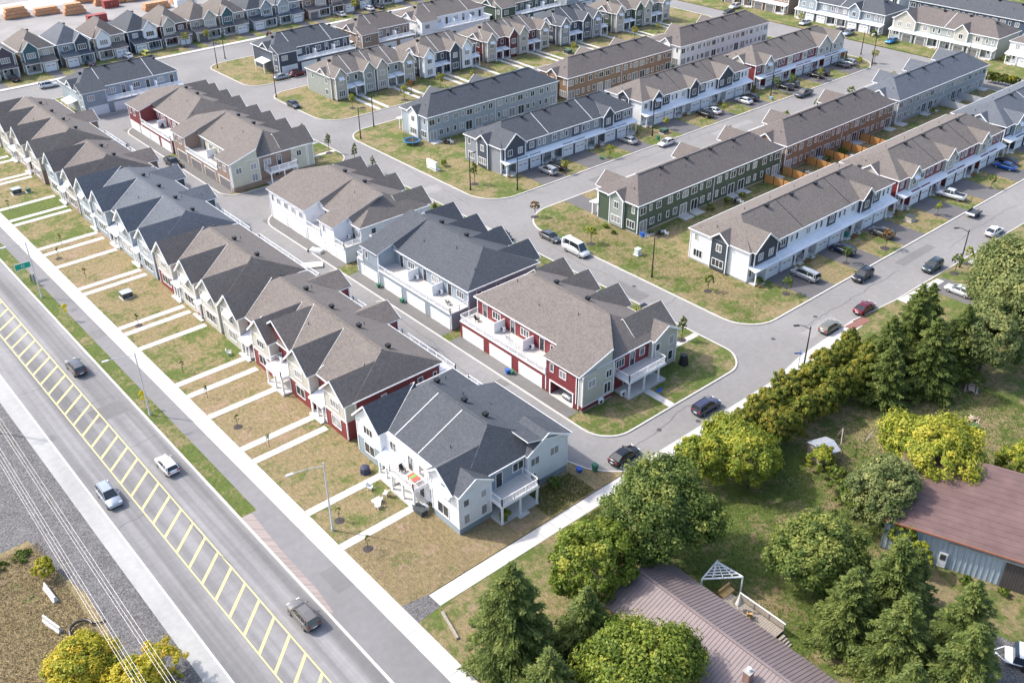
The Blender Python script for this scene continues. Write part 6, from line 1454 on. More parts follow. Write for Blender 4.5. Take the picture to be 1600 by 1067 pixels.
# ------------------------------------------------------------------ the barn
b = Blk('barn', 'barn', 'large barn with faded maroon roof and pale blue corrugated wall', 88, 28)
BARNR = plain('faded_maroon_roof', (.15, .092, .083), .6, .05, .18, .5); BLUEC = siding('blue_corrugated_steel', (.40, .48, .55), True, .28)
d = Vector((4.6, -12.3, 0)).normalized(); nrm = Vector((12.3, 4.6, 0)).normalized(); p0 = Vector((85.4, 35.0, 0))
def BP(a, c, z): q = p0+d*a+nrm*c; return (q.x, q.y, z)
b.m('wall').hexa([BP(0, .1, 0), BP(24, .1, 0), BP(24, 12, 0), BP(0, 12, 0), BP(0, .1, 4.6), BP(24, .1, 4.6), BP(24, 12, 5.6), BP(0, 12, 5.6)], BLUEC)
b.m('roof').slab([BP(-.4, -.5, 4.55), BP(24.4, -.5, 4.55), BP(24.4, 12.5, 6.6), BP(-.4, 12.5, 6.6)][::1], .14, BARNR, BARNR)
b.m('roof_edge').bar(BP(-.4, -.56, 4.56), BP(24.4, -.56, 4.56), .1, plain('rusty_orange_edge', (.30, .12, .07), .7), .2)
rb = b.m('roof_seam')
for k in np.arange(.4, 12.2, .9): rb.bar(BP(-.4, k, 4.55+2.05*(k+.5)/13+.01), BP(24.4, k, 4.55+2.05*(k+.5)/13+.01), .05, BARNR, .03)
for k in np.arange(0, 24, .56): b.m('wall_rib').bar(BP(k, .05, .05), BP(k, .05, 4.5), .05, BLUEC, .05)
b.m('door_track').bar(BP(7.0, -.06, 3.75), BP(18.4, -.06, 3.75), .12, STEEL, .16)
q = b.done()
for i in range(19):
    m = MB(); m.hexa([BP(12.6+i*.3, -.12, .1), BP(12.88+i*.3, -.12, .1), BP(12.88+i*.3, -.02, .1), BP(12.6+i*.3, -.02, .1), BP(12.6+i*.3, -.12, 3.6), BP(12.88+i*.3, -.12, 3.6), BP(12.88+i*.3, -.02, 3.6), BP(12.6+i*.3, -.02, 3.6)], plain('dark_barn_board', (.075, .065, .06), .9, 0, .3, 8)); m.build('plank', q, (88, 28, 0))
m = MB(); m.hexa([BP(6.1, -.1, .1), BP(7.0, -.1, .1), BP(7.0, -.02, .1), BP(6.1, -.02, .1), BP(6.1, -.1, 2.2), BP(7.0, -.1, 2.2), BP(7.0, -.02, 2.2), BP(6.1, -.02, 2.2)], WHITE); m.build('door', q, (88, 28, 0))
m = MB(); m.hexa([BP(6.25, -.13, 1.2), BP(6.85, -.13, 1.2), BP(6.85, -.1, 1.2), BP(6.25, -.1, 1.2), BP(6.25, -.13, 1.95), BP(6.85, -.13, 1.95), BP(6.85, -.1, 1.95), BP(6.25, -.1, 1.95)], GLASS); m.build('window_pane', q, (88, 28, 0))
for x, y, R in ((87.3, 25.6, .8), (86.6, 24.4, .5), (88.9, 22.3, .6)):
    me, _ = crown('crown', R, R*.8, R*.7, BUSHM, 50, 50, .11); o = thing('garden_bush', 'bush', {.8: 'green bush at the corner of the dark sliding barn door', .5: 'lime low bush left of the barn door corner', .6: 'weedy bush at the foot of the dark barn door'}[R], x, y, 0, 0, 'bushes by the barn'); link('crown', me, o)
# ------------------------------------------------------------------ yard things
o = thing('garden_shed', 'shed', 'small grey roofed shed leaning against the lime tree', 94.3, 48.8, 0, math.radians(-20))
m = MB(); m.box(-1.3, 1.3, -1.4, 1.4, 0, 1.9, WOODG); m.build('wall', o); m = MB(); m.slab([(-1.5, -1.6, 1.85), (1.5, -1.6, 1.85), (1.5, 0, 2.4), (-1.5, 0, 2.4)], .08, plain('shed_metal', (.42, .44, .48), .4, .3)); m.slab([(-1.5, 0, 2.4), (1.5, 0, 2.4), (1.5, 1.6, 1.85), (-1.5, 1.6, 1.85)], .08, plain('shed_metal', (.42, .44, .48), .4, .3)); m.build('roof', o)
o = thing('swing_frame', 'swing', 'weathered wooden swing frame beside the grey shed', 97.4, 48.2, 0, .5)
m = MB(); m.bar((-1.8, 0, 2.2), (1.8, 0, 2.2), .1, WOODG); m.build('crossbar', o)
for sx in (-1.8, 1.8):
    for sy in (-.8, .8): m = MB(); m.bar((sx, sy, 0), (sx, 0, 2.2), .09, WOODG); m.build('leg', o)
o = thing('picnic_table', 'table', 'weathered picnic table at the edge of the dark spruces', 122.6, 43.4, 0, .4)
m = MB(); [m.box(-1, 1, -.42+i*.21, -.42+i*.21+.19, .72, .76, WOODG) for i in range(4)]; m.build('tabletop', o)
for s in (-.75, .75): m = MB(); m.box(-1, 1, s-.14, s+.14, .43, .47, WOODG); m.build('bench', o)
for s in (-.7, .7):
    for k in (-1, 1): m = MB(); m.bar((s, k*.75, 0), (s, k*.2, .72), .09, WOODG); m.build('leg', o)
o = thing('log_pile', 'woodpile', 'heap of split pale logs on the yard beside a green tub', 116.2, 40.0, 0)
m = MB()
for i in range(46):
    a = random.uniform(0, 6.28); r = random.uniform(0, 1.3); z = random.uniform(.05, max(.1, .6-.4*r)); t = random.uniform(0, 3.14)
    p = Vector((math.cos(a)*r, math.sin(a)*r*.7, z)); q_ = Vector((math.cos(t), math.sin(t), .2))*.22; m.cyl(p-q_, p+q_, .07, plain('split_log', (.45, .36, .27), .9, 0, .3, 4), 5)
ob = m.build('logs', o); ob['kind'] = 'stuff'
o = thing('plastic_tub', 'tub', 'green round tub at the end of the log heap', 114.8, 38.9, 0); m = MB(); m.cyl((0, 0, 0), (0, 0, .5), .5, plain('green_plastic', (.03, .12, .08), .5), 14, .6); m.build('body', o)
o = thing('tarpaulin', 'tarp', 'orange red scrap of tarp lying on the yard lawn', 105.4, 45.7, .0); m = MB(); TARP = plain('orange_tarp', (.6, .09, .04), .7); pts = [(0, 0, .12)]+[(math.cos(t*.9)*(1.1+.3*math.sin(t*3)), math.sin(t*.9)*(.55+.15*math.cos(t*2)), .03+.05*(t % 2)) for t in range(7)]
for i in range(1, 7): m.poly([pts[0], pts[i], pts[i+1]], TARP)
m.build('sheet', o)
m = MB(); o = thing('board', 'plank', 'long thin board lying beside the orange tarp', 103, 47.2, 0, .2); m.box(-1.4, 1.4, -.08, .08, 0, .06, WOODG); m.build('body', o)
o = thing('wheelbarrow', 'wheelbarrow', 'round wooden planter barrow on the grass before the barn', 85.2, 23.9, 0); m = MB(); m.cyl((0, 0, .15), (0, 0, .55), .4, WOODG, 12, .6); m.cyl((0, 0, .5), (0, 0, .56), .5, SOILM if False else MULCH, 12, .5); m.build('tub', o)
for s in (-.25, .25): m = MB(); m.bar((s, -.3, .45), (s*1.2, -1.1, .5), .05, WOODG); m.build('handle', o)
o = thing('utility_trailer', 'trailer', 'small white framed trailer with dark windowed box at the bottom right corner', 81.6, 16.6, 0, .45)
m = MB(); m.box(-1.1, 1.1, -1.7, 1.7, .5, .62, WHITE); m.bar((-1.1, 1.7, .56), (0, 2.9, .56), .1, WHITE); m.bar((1.1, 1.7, .56), (0, 2.9, .56), .1, WHITE); m.bar((-1.1, 1.75, .56), (1.1, 1.75, .56), .1, WHITE); m.build('frame', o)
m = MB(); m.box(-1.05, 1.05, -1.6, 1.1, .62, 1.6, NV_ if False else plain('trailer_dark', (.03, .045, .07), .3)); m.build('box', o); m = MB(); m.box(-1.1, 1.1, -1.65, .7, 1.6, 1.7, WHITE); m.build('roof', o)
for s in (-1.2, 1.2): m = MB(); m.cyl((s-.1, 0, .34), (s+.1, 0, .34), .34, TYRE, 14); m.build('wheel', o)
o = thing('timber_beam', 'beam', 'grey timber beam lying on bare soil beside the sidewalk end', 41.3, 58.4, 0, math.radians(-14)); m = MB(); m.box(-.14, .14, -2.0, 2.0, 0, .26, WOODG); m.build('body', o)
def barrier(label, x, y, rz):
    o = thing('concrete_barrier', 'barrier', label, x, y, -.03, rz, 'concrete barriers in the field'); m = MB(); L = 1.5
    for s in (-1, 1): pass
    prof = [(-.32, 0), (.32, 0), (.3, .12), (.14, .35), (.09, .8), (-.09, .8), (-.14, .35), (-.3, .12)]
    m = loft([[(px_, L, pz) for px_, pz in prof], [(px_, -L, pz) for px_, pz in prof]], CONC, 'b'); m.build('body', o)
barrier('pale concrete barrier nearer the small yellow green bush', 11.2, 90.6, .05); barrier('pale concrete barrier beside the black culvert pipe', 9.8, 86.0, .25)
o = thing('culvert_pipe', 'pipe', 'black curved corrugated pipe beside the yellow green round tree', 11.9, 83.4, 0); m = MB(); m.tube([(math.cos(t)*1.15, math.sin(t)*1.15, .3) for t in np.linspace(-.1, 2.7, 14)]+[(-1.2, -.3, .2)], .14, DARK, 8); m.tube([(1.15, -.1, .3), (1.9, -.4, .15), (2.4, -.35, .1)], .08, DARK, 6); m.build('body', o)
# utility boxes, bins, trampoline and the like
UG = plain('utility_green', (.06, .13, .09), .5); UD = plain('utility_dark', (.05, .06, .065), .5)
def ubox(label, x, y, w_, d_, h, mat, top=None, pad=True, name='utility_box', cat='utility box'):
    o = thing(name, cat, label, x, y, 0)
    if pad: m = MB(); m.box(-w_/2-.15, w_/2+.15, -d_/2-.15, d_/2+.15, 0, .1, CONC); m.build('pad', o)
    m = MB(); m.box(-w_/2, w_/2, -d_/2, d_/2, .1 if pad else 0, h, mat, top); m.box(-w_/2-.04, w_/2+.04, -d_/2-.04, d_/2+.04, h, h+.06, top or mat); m.build('cabinet', o)
    m = MB(); m.box(-.03, .03, -d_/2-.03, -d_/2, h*.4, h*.65, STEEL); m.build('handle', o)
ubox('dark grey transformer box on the brown lawn before the burgundy block', 44.1, 149.4, 1.7, 1.5, 1.0, UD, plain('box_top', (.35, .38, .42), .5)); ubox('dark transformer box on the lawn beside a thin sapling', 44.6, 206.2, 1.7, 1.5, 1.0, UD, plain('box_top', (.35, .38, .42), .5)); ubox('pale green pedestal beside the dark transformer box', 46.6, 205.0, .8, .7, .8, UG, None)
ubox('pale grey utility cabinet on the lawn between the green block and the corner pole', 118.6, 103.4, .9, .9, 1.2, plain('pale_cabinet', (.55, .6, .58), .5)); ubox('dark transformer box on the lawn of the dark grey far block', 196.8, 203.0, 1.8, 1.6, 1.0, UD, UG); ubox('dark low box at the kerb beside the white sedan of the middle street', 168.5, 141.4, 1.7, 1.3, .9, UD, UG)
o = thing('community_mailbox', 'mailbox', 'white community mailbox panel on the lawn by the kerb', 115.4, 159.8, 0, math.radians(90)); m = MB(); m.box(-1.6, 1.6, -.25, .25, .4, 1.9, WHITE); m.build('cabinet', o)
for i in range(4):
    for j in range(3): m = MB(); m.box(-1.5+i*.76, -.82+i*.76, -.28, -.25, .5+j*.46, .9+j*.46, plain('mailbox_door', (.5, .51, .53), .4)); m.build('mailbox_door', o)
m = MB(); m.box(-1.7, 1.7, -1.2, .35, -.02, .05, CONC); m.build('pad', o)
for s in (-1.3, 1.3): m = MB(); m.box(s-.05, s+.05, -.05, .05, 0, .4, STEEL); m.build('leg', o)
o = thing('trampoline', 'trampoline', 'round trampoline with blue rim and black net on the dry corner lawn', 121.0, 174.8, 0)
BLR = plain('blue_vinyl', (.02, .23, .50), .5); m = MB()
for i in range(24):
    a, c = 2*math.pi*i/24, 2*math.pi*(i+1)/24; m.hexa([(1.6*math.cos(a), 1.6*math.sin(a), .8), (1.95*math.cos(a), 1.95*math.sin(a), .8), (1.95*math.cos(c), 1.95*math.sin(c), .8), (1.6*math.cos(c), 1.6*math.sin(c), .8), (1.6*math.cos(a), 1.6*math.sin(a), .88), (1.95*math.cos(a), 1.95*math.sin(a), .88), (1.95*math.cos(c), 1.95*math.sin(c), .88), (1.6*math.cos(c), 1.6*math.sin(c), .88)], BLR)
m.build('rim_pad', o); m = MB(); m.poly([(1.6*math.cos(2*math.pi*i/24), 1.6*math.sin(2*math.pi*i/24), .82) for i in range(24)], DARK); m.build('jump_mat', o)
for i in range(6): a = math.pi*i/3; m = MB(); m.cyl((1.85*math.cos(a), 1.85*math.sin(a), 0), (1.85*math.cos(a), 1.85*math.sin(a), 2.6), .04, STEEL, 6); m.build('leg', o)
m = MB()
for k in range(9):
    z = .95+k*.2; m.tube([(1.8*math.cos(2*math.pi*i/24), 1.8*math.sin(2*math.pi*i/24), z) for i in range(25)], .008, DARK, 3)
for i in range(48): a = 2*math.pi*i/48; m.cyl((1.8*math.cos(a), 1.8*math.sin(a), .9), (1.8*math.cos(a), 1.8*math.sin(a), 2.6), .008, DARK, 3)
m.build('net', o)
BINB = plain('blue_bin', (.02, .10, .42), .5); BING = plain('green_bin', (.03, .16, .09), .5)
def bin_(label, x, y, mat, h=1.0, z=0):
    o = thing('waste_bin', 'bin', label, x, y, z, random.uniform(-.3, .3), 'waste bins'); m = MB(); m.hexa([(-.22, -.25, 0), (.22, -.25, 0), (.22, .25, 0), (-.22, .25, 0), (-.28, -.32, h*.9), (.28, -.32, h*.9), (.28, .32, h*.9), (-.28, .32, h*.9)], mat); m.build('body', o); m = MB(); m.box(-.31, .31, -.36, .36, h*.9, h, mat); m.build('lid', o)
for l, x, y, mt, h in [('blue recycling box at the foot of the red block garage pillar', 76.7, 90.2, BINB, .7), ('green bin beside the blue box at the red block garages', 77.1, 89.7, BING, .6), ('blue recycling box behind the white corner block', 69.0, 67.4, BINB, .55), ('green wheeled bin on the kerb behind the white corner block', 70.6, 66.2, BING, 1.05),
    ('black planter bin between the grey block garage doors', 77.3, 124.2, BING, .7), ('green bin by the third garage of the grey block', 77.3, 117.4, BING, .7), ('blue bin at the foot of the dark green block wall', 124.6, 107.8, BINB, .8), ('teal bin beside the open garage of the white corner block', 152.0, 82.6, plain('teal_bin', (.02, .20, .17), .5), 1.0),
    ('blue bin on the street by the middle driveways', 205.8, 139.0, plain('pale_blue_bin', (.25, .42, .5), .5), .9), ('green bin beside the black pole at the white sedan', 164.0, 139.2, BING, 1.0), ('blue bin at the maroon detached house garage', 119.4, 286.8, BINB, .9), ('green bin on the lawn of the dark grey block', 146.2, 139.6, BING, .5)]: bin_(l, x, y, mt, h)
o = thing('mattress', 'mattress', 'cream mattress lying in the lane beside the kerb', 72.9, 138.4, -.09, math.radians(60)); m = MB(); m.box(-.9, .9, -1.9, 1.9, 0, .35, plain('cream_fabric', (.66, .58, .46), .8)); m.build('body', o); m = MB(); m.box(-.92, .92, -1.92, 1.92, .32, .36, plain('cream_top', (.74, .68, .56), .8)); m.build('piping', o)
o = thing('wrapped_furniture', 'furniture', 'white wrapped furniture heap on the lane driveway of the white block', 76.3, 142.6, .02, .5); m = MB(); m.box(-.6, .6, -1.2, 1.0, 0, .55, WHITE); m.build('body', o); m = MB(); m.box(-.5, .5, 1.0, 1.5, 0, .35, UD); m.build('box', o)
WPL = plain('white_plastic', (.75, .76, .76), .4)
for l, x, y, r in [('white plastic chair on the lawn near the white lamp pole', 47.2, 82.0, .5), ('white chair among the garden seats in front of the corner block', 46.9, 79.4, 2.0), ('white chair nearest the porch of the corner block', 48.0, 79.8, 3.6), ('tipped white chair beside the concrete walk', 46.0, 78.6, 5.0)]: chair(l, x, y, 0, r, WPL, 'white garden chairs')
chair('white adirondack chair on the lawn before the burgundy block', 48.6, 121.8, 0, 1.0, WPL); chair('reddish chair on the porch of the burgundy block', 50.4, 135.0, .35, -1.5, plain('red_cloth', (.35, .08, .06)))
o = thing('garden_table', 'table', 'low white table among the white chairs', 46.4, 78.9+.6, 0); m = MB(); m.box(-.5, .5, -.4, .4, .4, .45, WPL); m.build('tabletop', o)
for sx in (-.4, .4):
    for sy in (-.3, .3): m = MB(); m.box(sx-.03, sx+.03, sy-.03, sy+.03, 0, .4, WPL); m.build('leg', o)
o = thing('covered_grill', 'grill', 'navy covered fire pit on the lawn left of the corner block porch', 48.6, 85.2, 0); m = MB(); m.cyl((0, 0, 0), (0, 0, .85), .7, plain('navy_cover', (.03, .035, .07), .7), 8, .62); m.cyl((0, 0, .85), (0, 0, 1.0), .62, plain('navy_cover', (.03, .035, .07), .7), 8, .3); m.build('cover', o)
o = thing('storage_chest', 'chest', 'dark covered chest at the front wall of the corner block', 49.4, 74.6, 0); m = MB(); m.box(-.45, .45, -.9, .9, 0, .7, UD); m.build('body', o); m = MB(); m.box(-.5, .5, -.95, .95, .7, .8, UD); m.build('lid', o)
o = thing('garden_table', 'table', 'red green and white table on the front balcony of the corner block', 50.2, 76.6, 3.07); m = MB(); m.box(-.5, .5, -.75, .75, .68, .72, plain('table_red', (.55, .10, .07), .5)); m.box(-.5, .5, -.1, .35, .721, .74, plain('table_green', (.16, .33, .08), .5)); m.build('tabletop', o)
for sx in (-.4, .4):
    for sy in (-.6, .6): m = MB(); m.box(sx-.03, sx+.03, sy-.03, sy+.03, 0, .68, DARK); m.build('leg', o)
chair('dark lounge chair on the front balcony of the corner block', 50.2, 79.0, 3.07, 0, DARK)
for l, x, y in [('grey patio set on the first balcony of the grey block', 79.4, 107.6), ('dark lounge bench on the second balcony of the red block', 79.6, 93.4), ('patio chair on the far balcony of the red block', 79.6, 100.6), ('patio table set on the balcony of the brown brick block', 79.6, 188.0), ('dark patio chair on the balcony of the maroon lane block', 79.8, 214.0)]: chair(l, x, y, 3.02, random.uniform(0, 6), plain('patio_grey', (.12, .12, .13)) if 'set' in l else DARK, 'balcony seats')
o = thing('slatted_sunshade', 'sunshade', 'white slatted shade frame over the middle balcony of the red block', 78.4, 91.8, 3.0, 0)
for i in range(9): m = MB(); m.box(-.5, 1.0, -1.9+i*.45, -1.78+i*.45, 1.0, 1.06, WHITE); m.build('slat', o)
o = thing('black_rain_barrel', 'awning', 'black tarp covered rack at the beige corner of the red block', 97.8, 74.9, 0); o.name = 'covered_rack'; m = MB(); m.cyl((0, 0, 0), (0, 0, 1.6), .8, DARK, 9, .5); m.build('cover', o)
o = thing('blue_bags', 'bag', 'blue plastic bags by the porch steps of the red block', 89.8, 72.6, 0); o.name = 'plastic_bag'; m = MB(); m.cyl((0, 0, 0), (0, 0, .3), .35, BINB, 7, .12); m.cyl((.5, .1, 0), (.5, .1, .25), .3, BRBM if False else BINB, 7, .1); m.build('body', o)
POT = plain('terracotta_pot', (.30, .12, .06), .8)
PL = [('white corner block', 124.1, 168.4, 82.2, 6), ('maroon and beige row', 169.6, 211.4, 82.0, 6), ('dark grey middle block', 123.8, 164.2, 145.6, 6), ('white and charcoal middle block', 167.2, 207.8, 146.2, 6)]
ORD = ['first', 'second', 'third', 'fourth', 'fifth', 'sixth']
pot = one('pot', lambda m: m.cyl((0, 0, 0), (0, 0, .4), .2, POT, 9, .28), 'pot'); pm_, _ = crown('flowers', .34, .3, .6, leafm('flowering_leaves', (.07, .12, .02), (.16, .2, .04), (.55, .2, .15)), 14, 26, .07)
for nm, x0, x1, y, n in PL:
    L = (x1-x0-.7)/n
    for i in range(n):
        d0 = x0+.35+i*L+(L*.76 if i % 2 else L*.24)
        o = thing('flower_pot', 'planter', 'flower pot by the %s porch of the %s' % (ORD[i], nm), d0+(1.5 if i % 2 else -1.5)*.8, y-.5, 0, 0, 'flower pots by the porches'); link('pot', pot, o); link('flowers', pm_, o)
        if i in (1, 2, 4): chair('dark porch chair at the %s porch of the %s' % (ORD[i], nm), d0-.6, y+.75, .28, 0, DARK if i != 2 else WPL, 'porch chairs')
for l, x, y in (('round garden table behind the first patio of the green block', 128.0, 106.0), ('round garden table behind the fourth patio of the green block', 149.6, 105.6), ('round garden table in the first fenced yard', 171.6, 105.0), ('round garden table in the third fenced yard', 186.5, 104.0), ('round garden table behind the trampoline block', 127.4, 169.6)):
    o = thing('garden_table', 'table', l, x, y, 0, 0, 'round garden tables'); m = MB(); m.cyl((0, 0, .7), (0, 0, .75), .6, plain('table_top_grey', (.3, .3, .31)), 16); m.build('tabletop', o); m = MB(); m.cyl((0, 0, 0), (0, 0, .7), .05, DARK, 6); m.build('leg', o)
    for k in range(3): chair('chair %s of the %s' % (('left', 'beyond', 'in front')[k], l.replace('garden table', 'table')), x+math.cos(2.1*k+3)*.95, y+math.sin(2.1*k+3)*.95, 0, 2.1*k+3-math.pi/2+math.pi, (DARK, WPL, UD)[k], 'garden chairs')
# car trailer and flower stand on the street
o = thing('car_trailer', 'trailer', 'small dark flatbed trailer parked on the street behind the white pickup', 178.5, 72.0, -.1, math.radians(-88)); m = MB(); m.box(-.95, .95, -1.6, 1.6, .55, .7, UD); [m.box(a, c, -1.6, 1.6, .7, 1.0, BLACKM) for a, c in ((-.97, -.9), (.9, .97))]; m.box(-.9, .9, -1.62, -1.55, .7, 1.1, WHITE); m.build('bed', o)
for s in (-1.05, 1.05): m = MB(); m.cyl((s-.1, 0, .33), (s+.1, 0, .33), .33, TYRE, 14); m.build('wheel', o)
m = MB(); m.bar((0, 1.6, .6), (0, 2.7, .5), .09, BLACKM); m.build('hitch', o)
ubox('pale transformer with planter on the lawn between the white and maroon rows', 167.6, 78.9, 1.6, 1.4, .9, plain('tan_box', (.45, .38, .30), .6), UD)
# wooden fences behind the brown block, each fence a thing of posts and panels
def fence(label, x, y0, y1, mat, hgt=1.8, seg=2.3, group='wooden yard fences'):
    o = thing('wooden_fence', 'fence', label, x, (y0+y1)/2, 0, 0, group); n = max(1, round((y1-y0)/seg)); L = (y1-y0)/n; c = (y0+y1)/2
    pm = one(('fp', round(L, 2), mat.name, hgt), lambda m: [m.box(-.02, .02, -L/2+.06+i*(L-.12)/12, -L/2+.06+(i+.9)*(L-.12)/12, .1, hgt-(.02 if i % 2 else 0), mat) for i in range(12)], 'fence_panel')
    po = one(('fpo', mat.name, hgt), lambda m: m.box(-.06, .06, -.06, .06, 0, hgt+.12, BLACKM if mat is WOODF else mat), 'post')
    for i in range(n+1): link('post', po, o, (0, y0-c+i*L, 0))
    for i in range(n): link('fence_panel', pm, o, (0, y0-c+(i+.5)*L, 0))
for l, x in (('cedar fence at the left end of the brown block yards', 168.4), ('cedar fence right of the trampoline yard with white furniture', 177.0), ('cedar fence behind the third unit of the brown block', 183.4), ('cedar fence with green shrubs behind the brown block', 190.2), ('cedar fence at the right end of the brown block yards', 197.4)): fence(l, x, 98.6, 108.6, WOODF)
fence('short cedar fence by the last unit of the green block', 162.2, 99.2, 108.6, WOODF)
fence('cedar fence of the end unit beside the cross street corner lawn', 251.5, 147, 156, WOODF)
for l, x in (('pale grey fence behind the slate roofed block', 233.0), ('second pale grey fence behind the slate roofed block', 241.0)): fence(l, x, 99.4, 108.4, plain('grey_fence', (.38, .40, .43), .7), group='grey yard fences')
for i, (x, y, R, l) in enumerate([(126.6, 107.6, .6, 'flower bush at the corner of the dark green block'), (121.6, 112.2, .5, 'low yellow bush before the green block end wall'), (122.3, 115.0, .5, 'low green bush before the green block end wall'), (143.0, 106.8, 1.0, 'pale bush behind the green block patio'), (147.6, 106.4, 1.0, 'second pale bush behind the green block'), (152.6, 106.6, .8, 'dark bush behind the green block'), (181.6, 106.6, .9, 'leafy bush in the middle fenced yard'), (187.6, 106.6, 1.0, 'dark bush in the fourth fenced yard'), (226, 106.8, .9, 'dark bush behind the slate roofed block'), (235.6, 107, .8, 'bush beside the grey fence'), (126.0, 82.6, .8, 'flower bush at the porch of the white corner block'), (56.4, 67.0, .9, 'green bush under the south balcony of the corner block'), (64.6, 67.4, 1.0, 'tall weedy bush below the white gable of the corner block'), (129, 211.2, .9, 'green bush at the foot of the grey green block'), (146, 211, .9, 'wide green bush at the end of the grey green block'), (208, 146.6, 1.0, 'dark round bush between the white and maroon middle blocks'), (280.6, 115.6, 1.3, 'dark bush at the corner of the grey green cross street block'), (118.2, 159.4, .9, 'dark small cedar behind the community mailbox'), (98.5, 80.5, .7, 'shrub at the beige gable of the red block'), (276.4, 154, 1.3, 'dark shrub between the cross street blocks')]):
    me, _ = crown('crown', R, R*.8, R*.75, (MAPLE, BUSHM, LIME)[i % 3], 50, 46, .12); o = thing('garden_bush', 'bush', l, x, y, 0, 0, 'garden bushes'); link('crown', me, o)
for i in range(9):
    tree('%s cedar of the short hedge by the cross street, counted from the slate block' % ['first', 'second', 'third', 'fourth', 'fifth', 'sixth', 'seventh', 'eighth', 'ninth'][i], 260.0-.0*i, 110.6-i*.9-.6, 1.0, 1.4, CEDR, 2.8, 'cedar_tree', 'cedars of the short hedge', nclump=60, per=36, leaf=.2, yellow=-.25)
# AC units etc. at lumber yard: stacks of lumber on the pale ground
for i, (x, y, L, l) in enumerate([(80, 356, 12, 'long lumber stack at the far left of the yard'), (92, 354, 8, 'dark and orange lumber stack by the yard track'), (101, 352, 8, 'orange lumber stack left of the red bin'), (108, 346, 7, 'pale lumber stack by the red container'), (122, 352, 10, 'tall lumber stack in the middle of the yard'), (133, 351, 12, 'wide lumber stack behind the maroon house'), (131, 334, 9, 'lumber stack just behind the detached house roofs'), (141, 338, 6, 'short lumber stack beside the white tarp bundle'), (147, 347, 9, 'lumber stack at the right end of the yard'), (118, 360, 9, 'back lumber stack of the yard'), (150, 360, 8, 'far right lumber stack near the top edge'), (66, 350, 8, 'lumber stack cut by the left edge')]):
    o = thing('lumber_stack', 'lumber', l, x, y, 0, random.uniform(-.1, .1), 'lumber stacks on the building ground')
    for k in range(2+i % 2):
        m = MB(); m.box(-L/2+k*.4, L/2-k*.6, -1.2, 1.2, .15+k*1.15, 1.2+k*1.15, LUMB); m.build('bundle', o)
        m = MB(); m.box(-L/3, -L/3+.2, -1.25, 1.25, k*1.15, .15+k*1.15, WOODG); m.box(L/4, L/4+.2, -1.25, 1.25, k*1.15, .15+k*1.15, WOODG); m.build('spacer', o)
REDB = plain('red_container', (.28, .05, .04), .6)
ubox('red waste container on the building ground', 109.5, 330.5, 6, 2.4, 2.4, REDB, None, False, 'container', 'container'); ubox('second red waste container beside the lumber', 120.5, 347, 5, 2.4, 2.4, REDB, None, False, 'container', 'container'); ubox('white trailer on the building ground', 140, 331, 7, 2.6, 2.6, WHITE, None, False, 'container', 'container')
sheet('gravel_track', rect(-20, 268, 362, 376), .01, plain('track_ground', (.42, .41, .41), .95, 0, .1, .3))
PATCH = asphalt('asphalt_patch_dark', (.165, .16, .157)); PATCHL = asphalt('asphalt_patch_pale', (.26, .252, .245))
for k, (x0, x1, y0, y1, pz, mt) in enumerate([(26.9, 31.5, 118, 121.5, -.026, PATCH), (106.8, 109.4, 92, 99, -.093, PATCH), (70.2, 72.4, 108, 113, -.086, PATCHL), (118, 126, 66.5, 68.6, -.093, PATCHL), (150, 161, 69.8, 71.6, -.093, PATCH), (136, 143, 131.4, 133.6, -.093, PATCH), (34.9, 36.9, 139.5, 142.4, .009, PATCH), (34.9, 36.9, 70, 74, .009, PATCH), (72.6, 75.2, 88, 90, -.086, PATCH), (107, 111, 150, 153, -.093, PATCHL), (176, 190, 132.2, 134.0, -.093, PATCHL)]):
    sheet('asphalt_patch', rect(x0, x1, y0, y1), pz, mt)
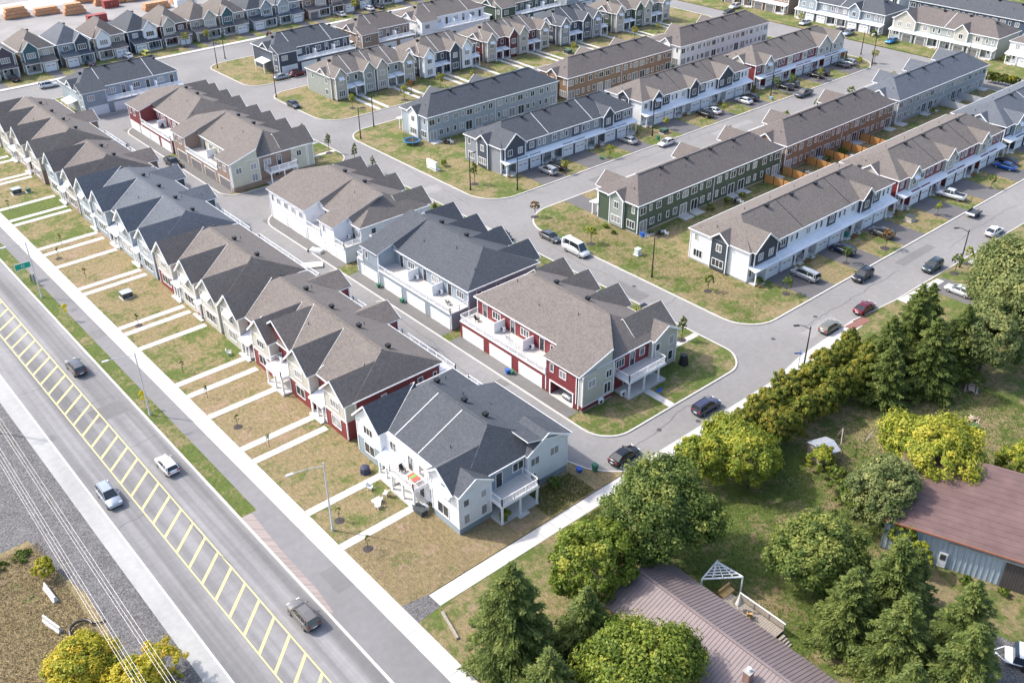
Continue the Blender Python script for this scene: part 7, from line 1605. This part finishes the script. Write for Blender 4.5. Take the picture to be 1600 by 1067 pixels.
# tar sealed cracks as thin real strips
TAR = plain('crack_sealant', (.07, .07, .07), .6)
def crack(x, y, dx, dy, n, z):
    m = MB(); p = Vector((x, y)); 
    for i in range(n):
        q = p+Vector((dx, dy))+Vector((random.uniform(-.35, .35), random.uniform(-.35, .35))); t = (q-p).normalized(); v = Vector((-t.y, t.x))*.035
        m.poly([(*(p-v), z), (*(q-v), z), (*(q+v), z), (*(p+v), z)], TAR); p = q
    structure('crack_sealant', m)
for a in [(21.0, 96, .9, .1, 4, -.02), (28.4, 110, .9, .05, 4, -.02), (28.2, 82, .05, 1.2, 8, -.02), (24.6, 124, .8, -.1, 9, -.02), (21, 132, .8, .05, 4, -.02), (107, 88, .8, .2, 6, -.088), (109.5, 100, .05, 1.3, 12, -.088), (120, 69.4, 1.3, .05, 22, -.088), (162, 68.2, 1.3, 0, 20, -.088), (72.0, 92, .05, 1.3, 20, -.082), (78, 66.4, 1.2, .1, 14, -.088), (110, 140, 0, 1.3, 20, -.088), (140, 134.6, 1.3, 0, 30, -.088)]: crack(*a)
# manholes on the streets
for x, y in ((83.2, 66.6), (113.5, 70.4), (88.6, 64.4), (109.8, 96), (26.1, 60.4), (124.0, 70.0)):
    o = thing('manhole_cover', None, None, x, y, 0); o['kind'] = 'structure'; m = MB(); m.cyl((0, 0, -.1), (0, 0, -.084 if x > 30 else -.02), .36, plain('cast_iron', (.10, .095, .09), .6, .4), 18); m.build('cover', o)
sheet('brick_pad', [(124.6, 63.6), (129.4, 63.4), (129.4, 64.9), (124.6, 65.1)], .034, S['redbrick'])
# hidden garage-house corner seen behind the spruces
b = Blk('small_house', 'house', 'grey hipped roof of a house hidden behind the spruces by the right edge', 150, 48)
b.wall(146, 157, 42.5, 53, 0, 3.4, W, False); b.hip(145.6, 157.4, 42.1, 53.4, 3.4, 2.4, RF['slate'], 'x', 5, 5); b.done()
sheet('driveway', rect(145.5, 151, 53.5, 63.2), .01, ASPHD); sheet('driveway', rect(158.6, 163.6, 52, 63.2), .012, plain('pale_drive', (.34, .33, .32), .9))
sheet('sidewalk', [(138.5, 62.6), (150, 62.3), (150, 63.6), (138.5, 64.2)], .02, CONC)
for l, n in USED.items():
    if n > 1: print('DUP', l)
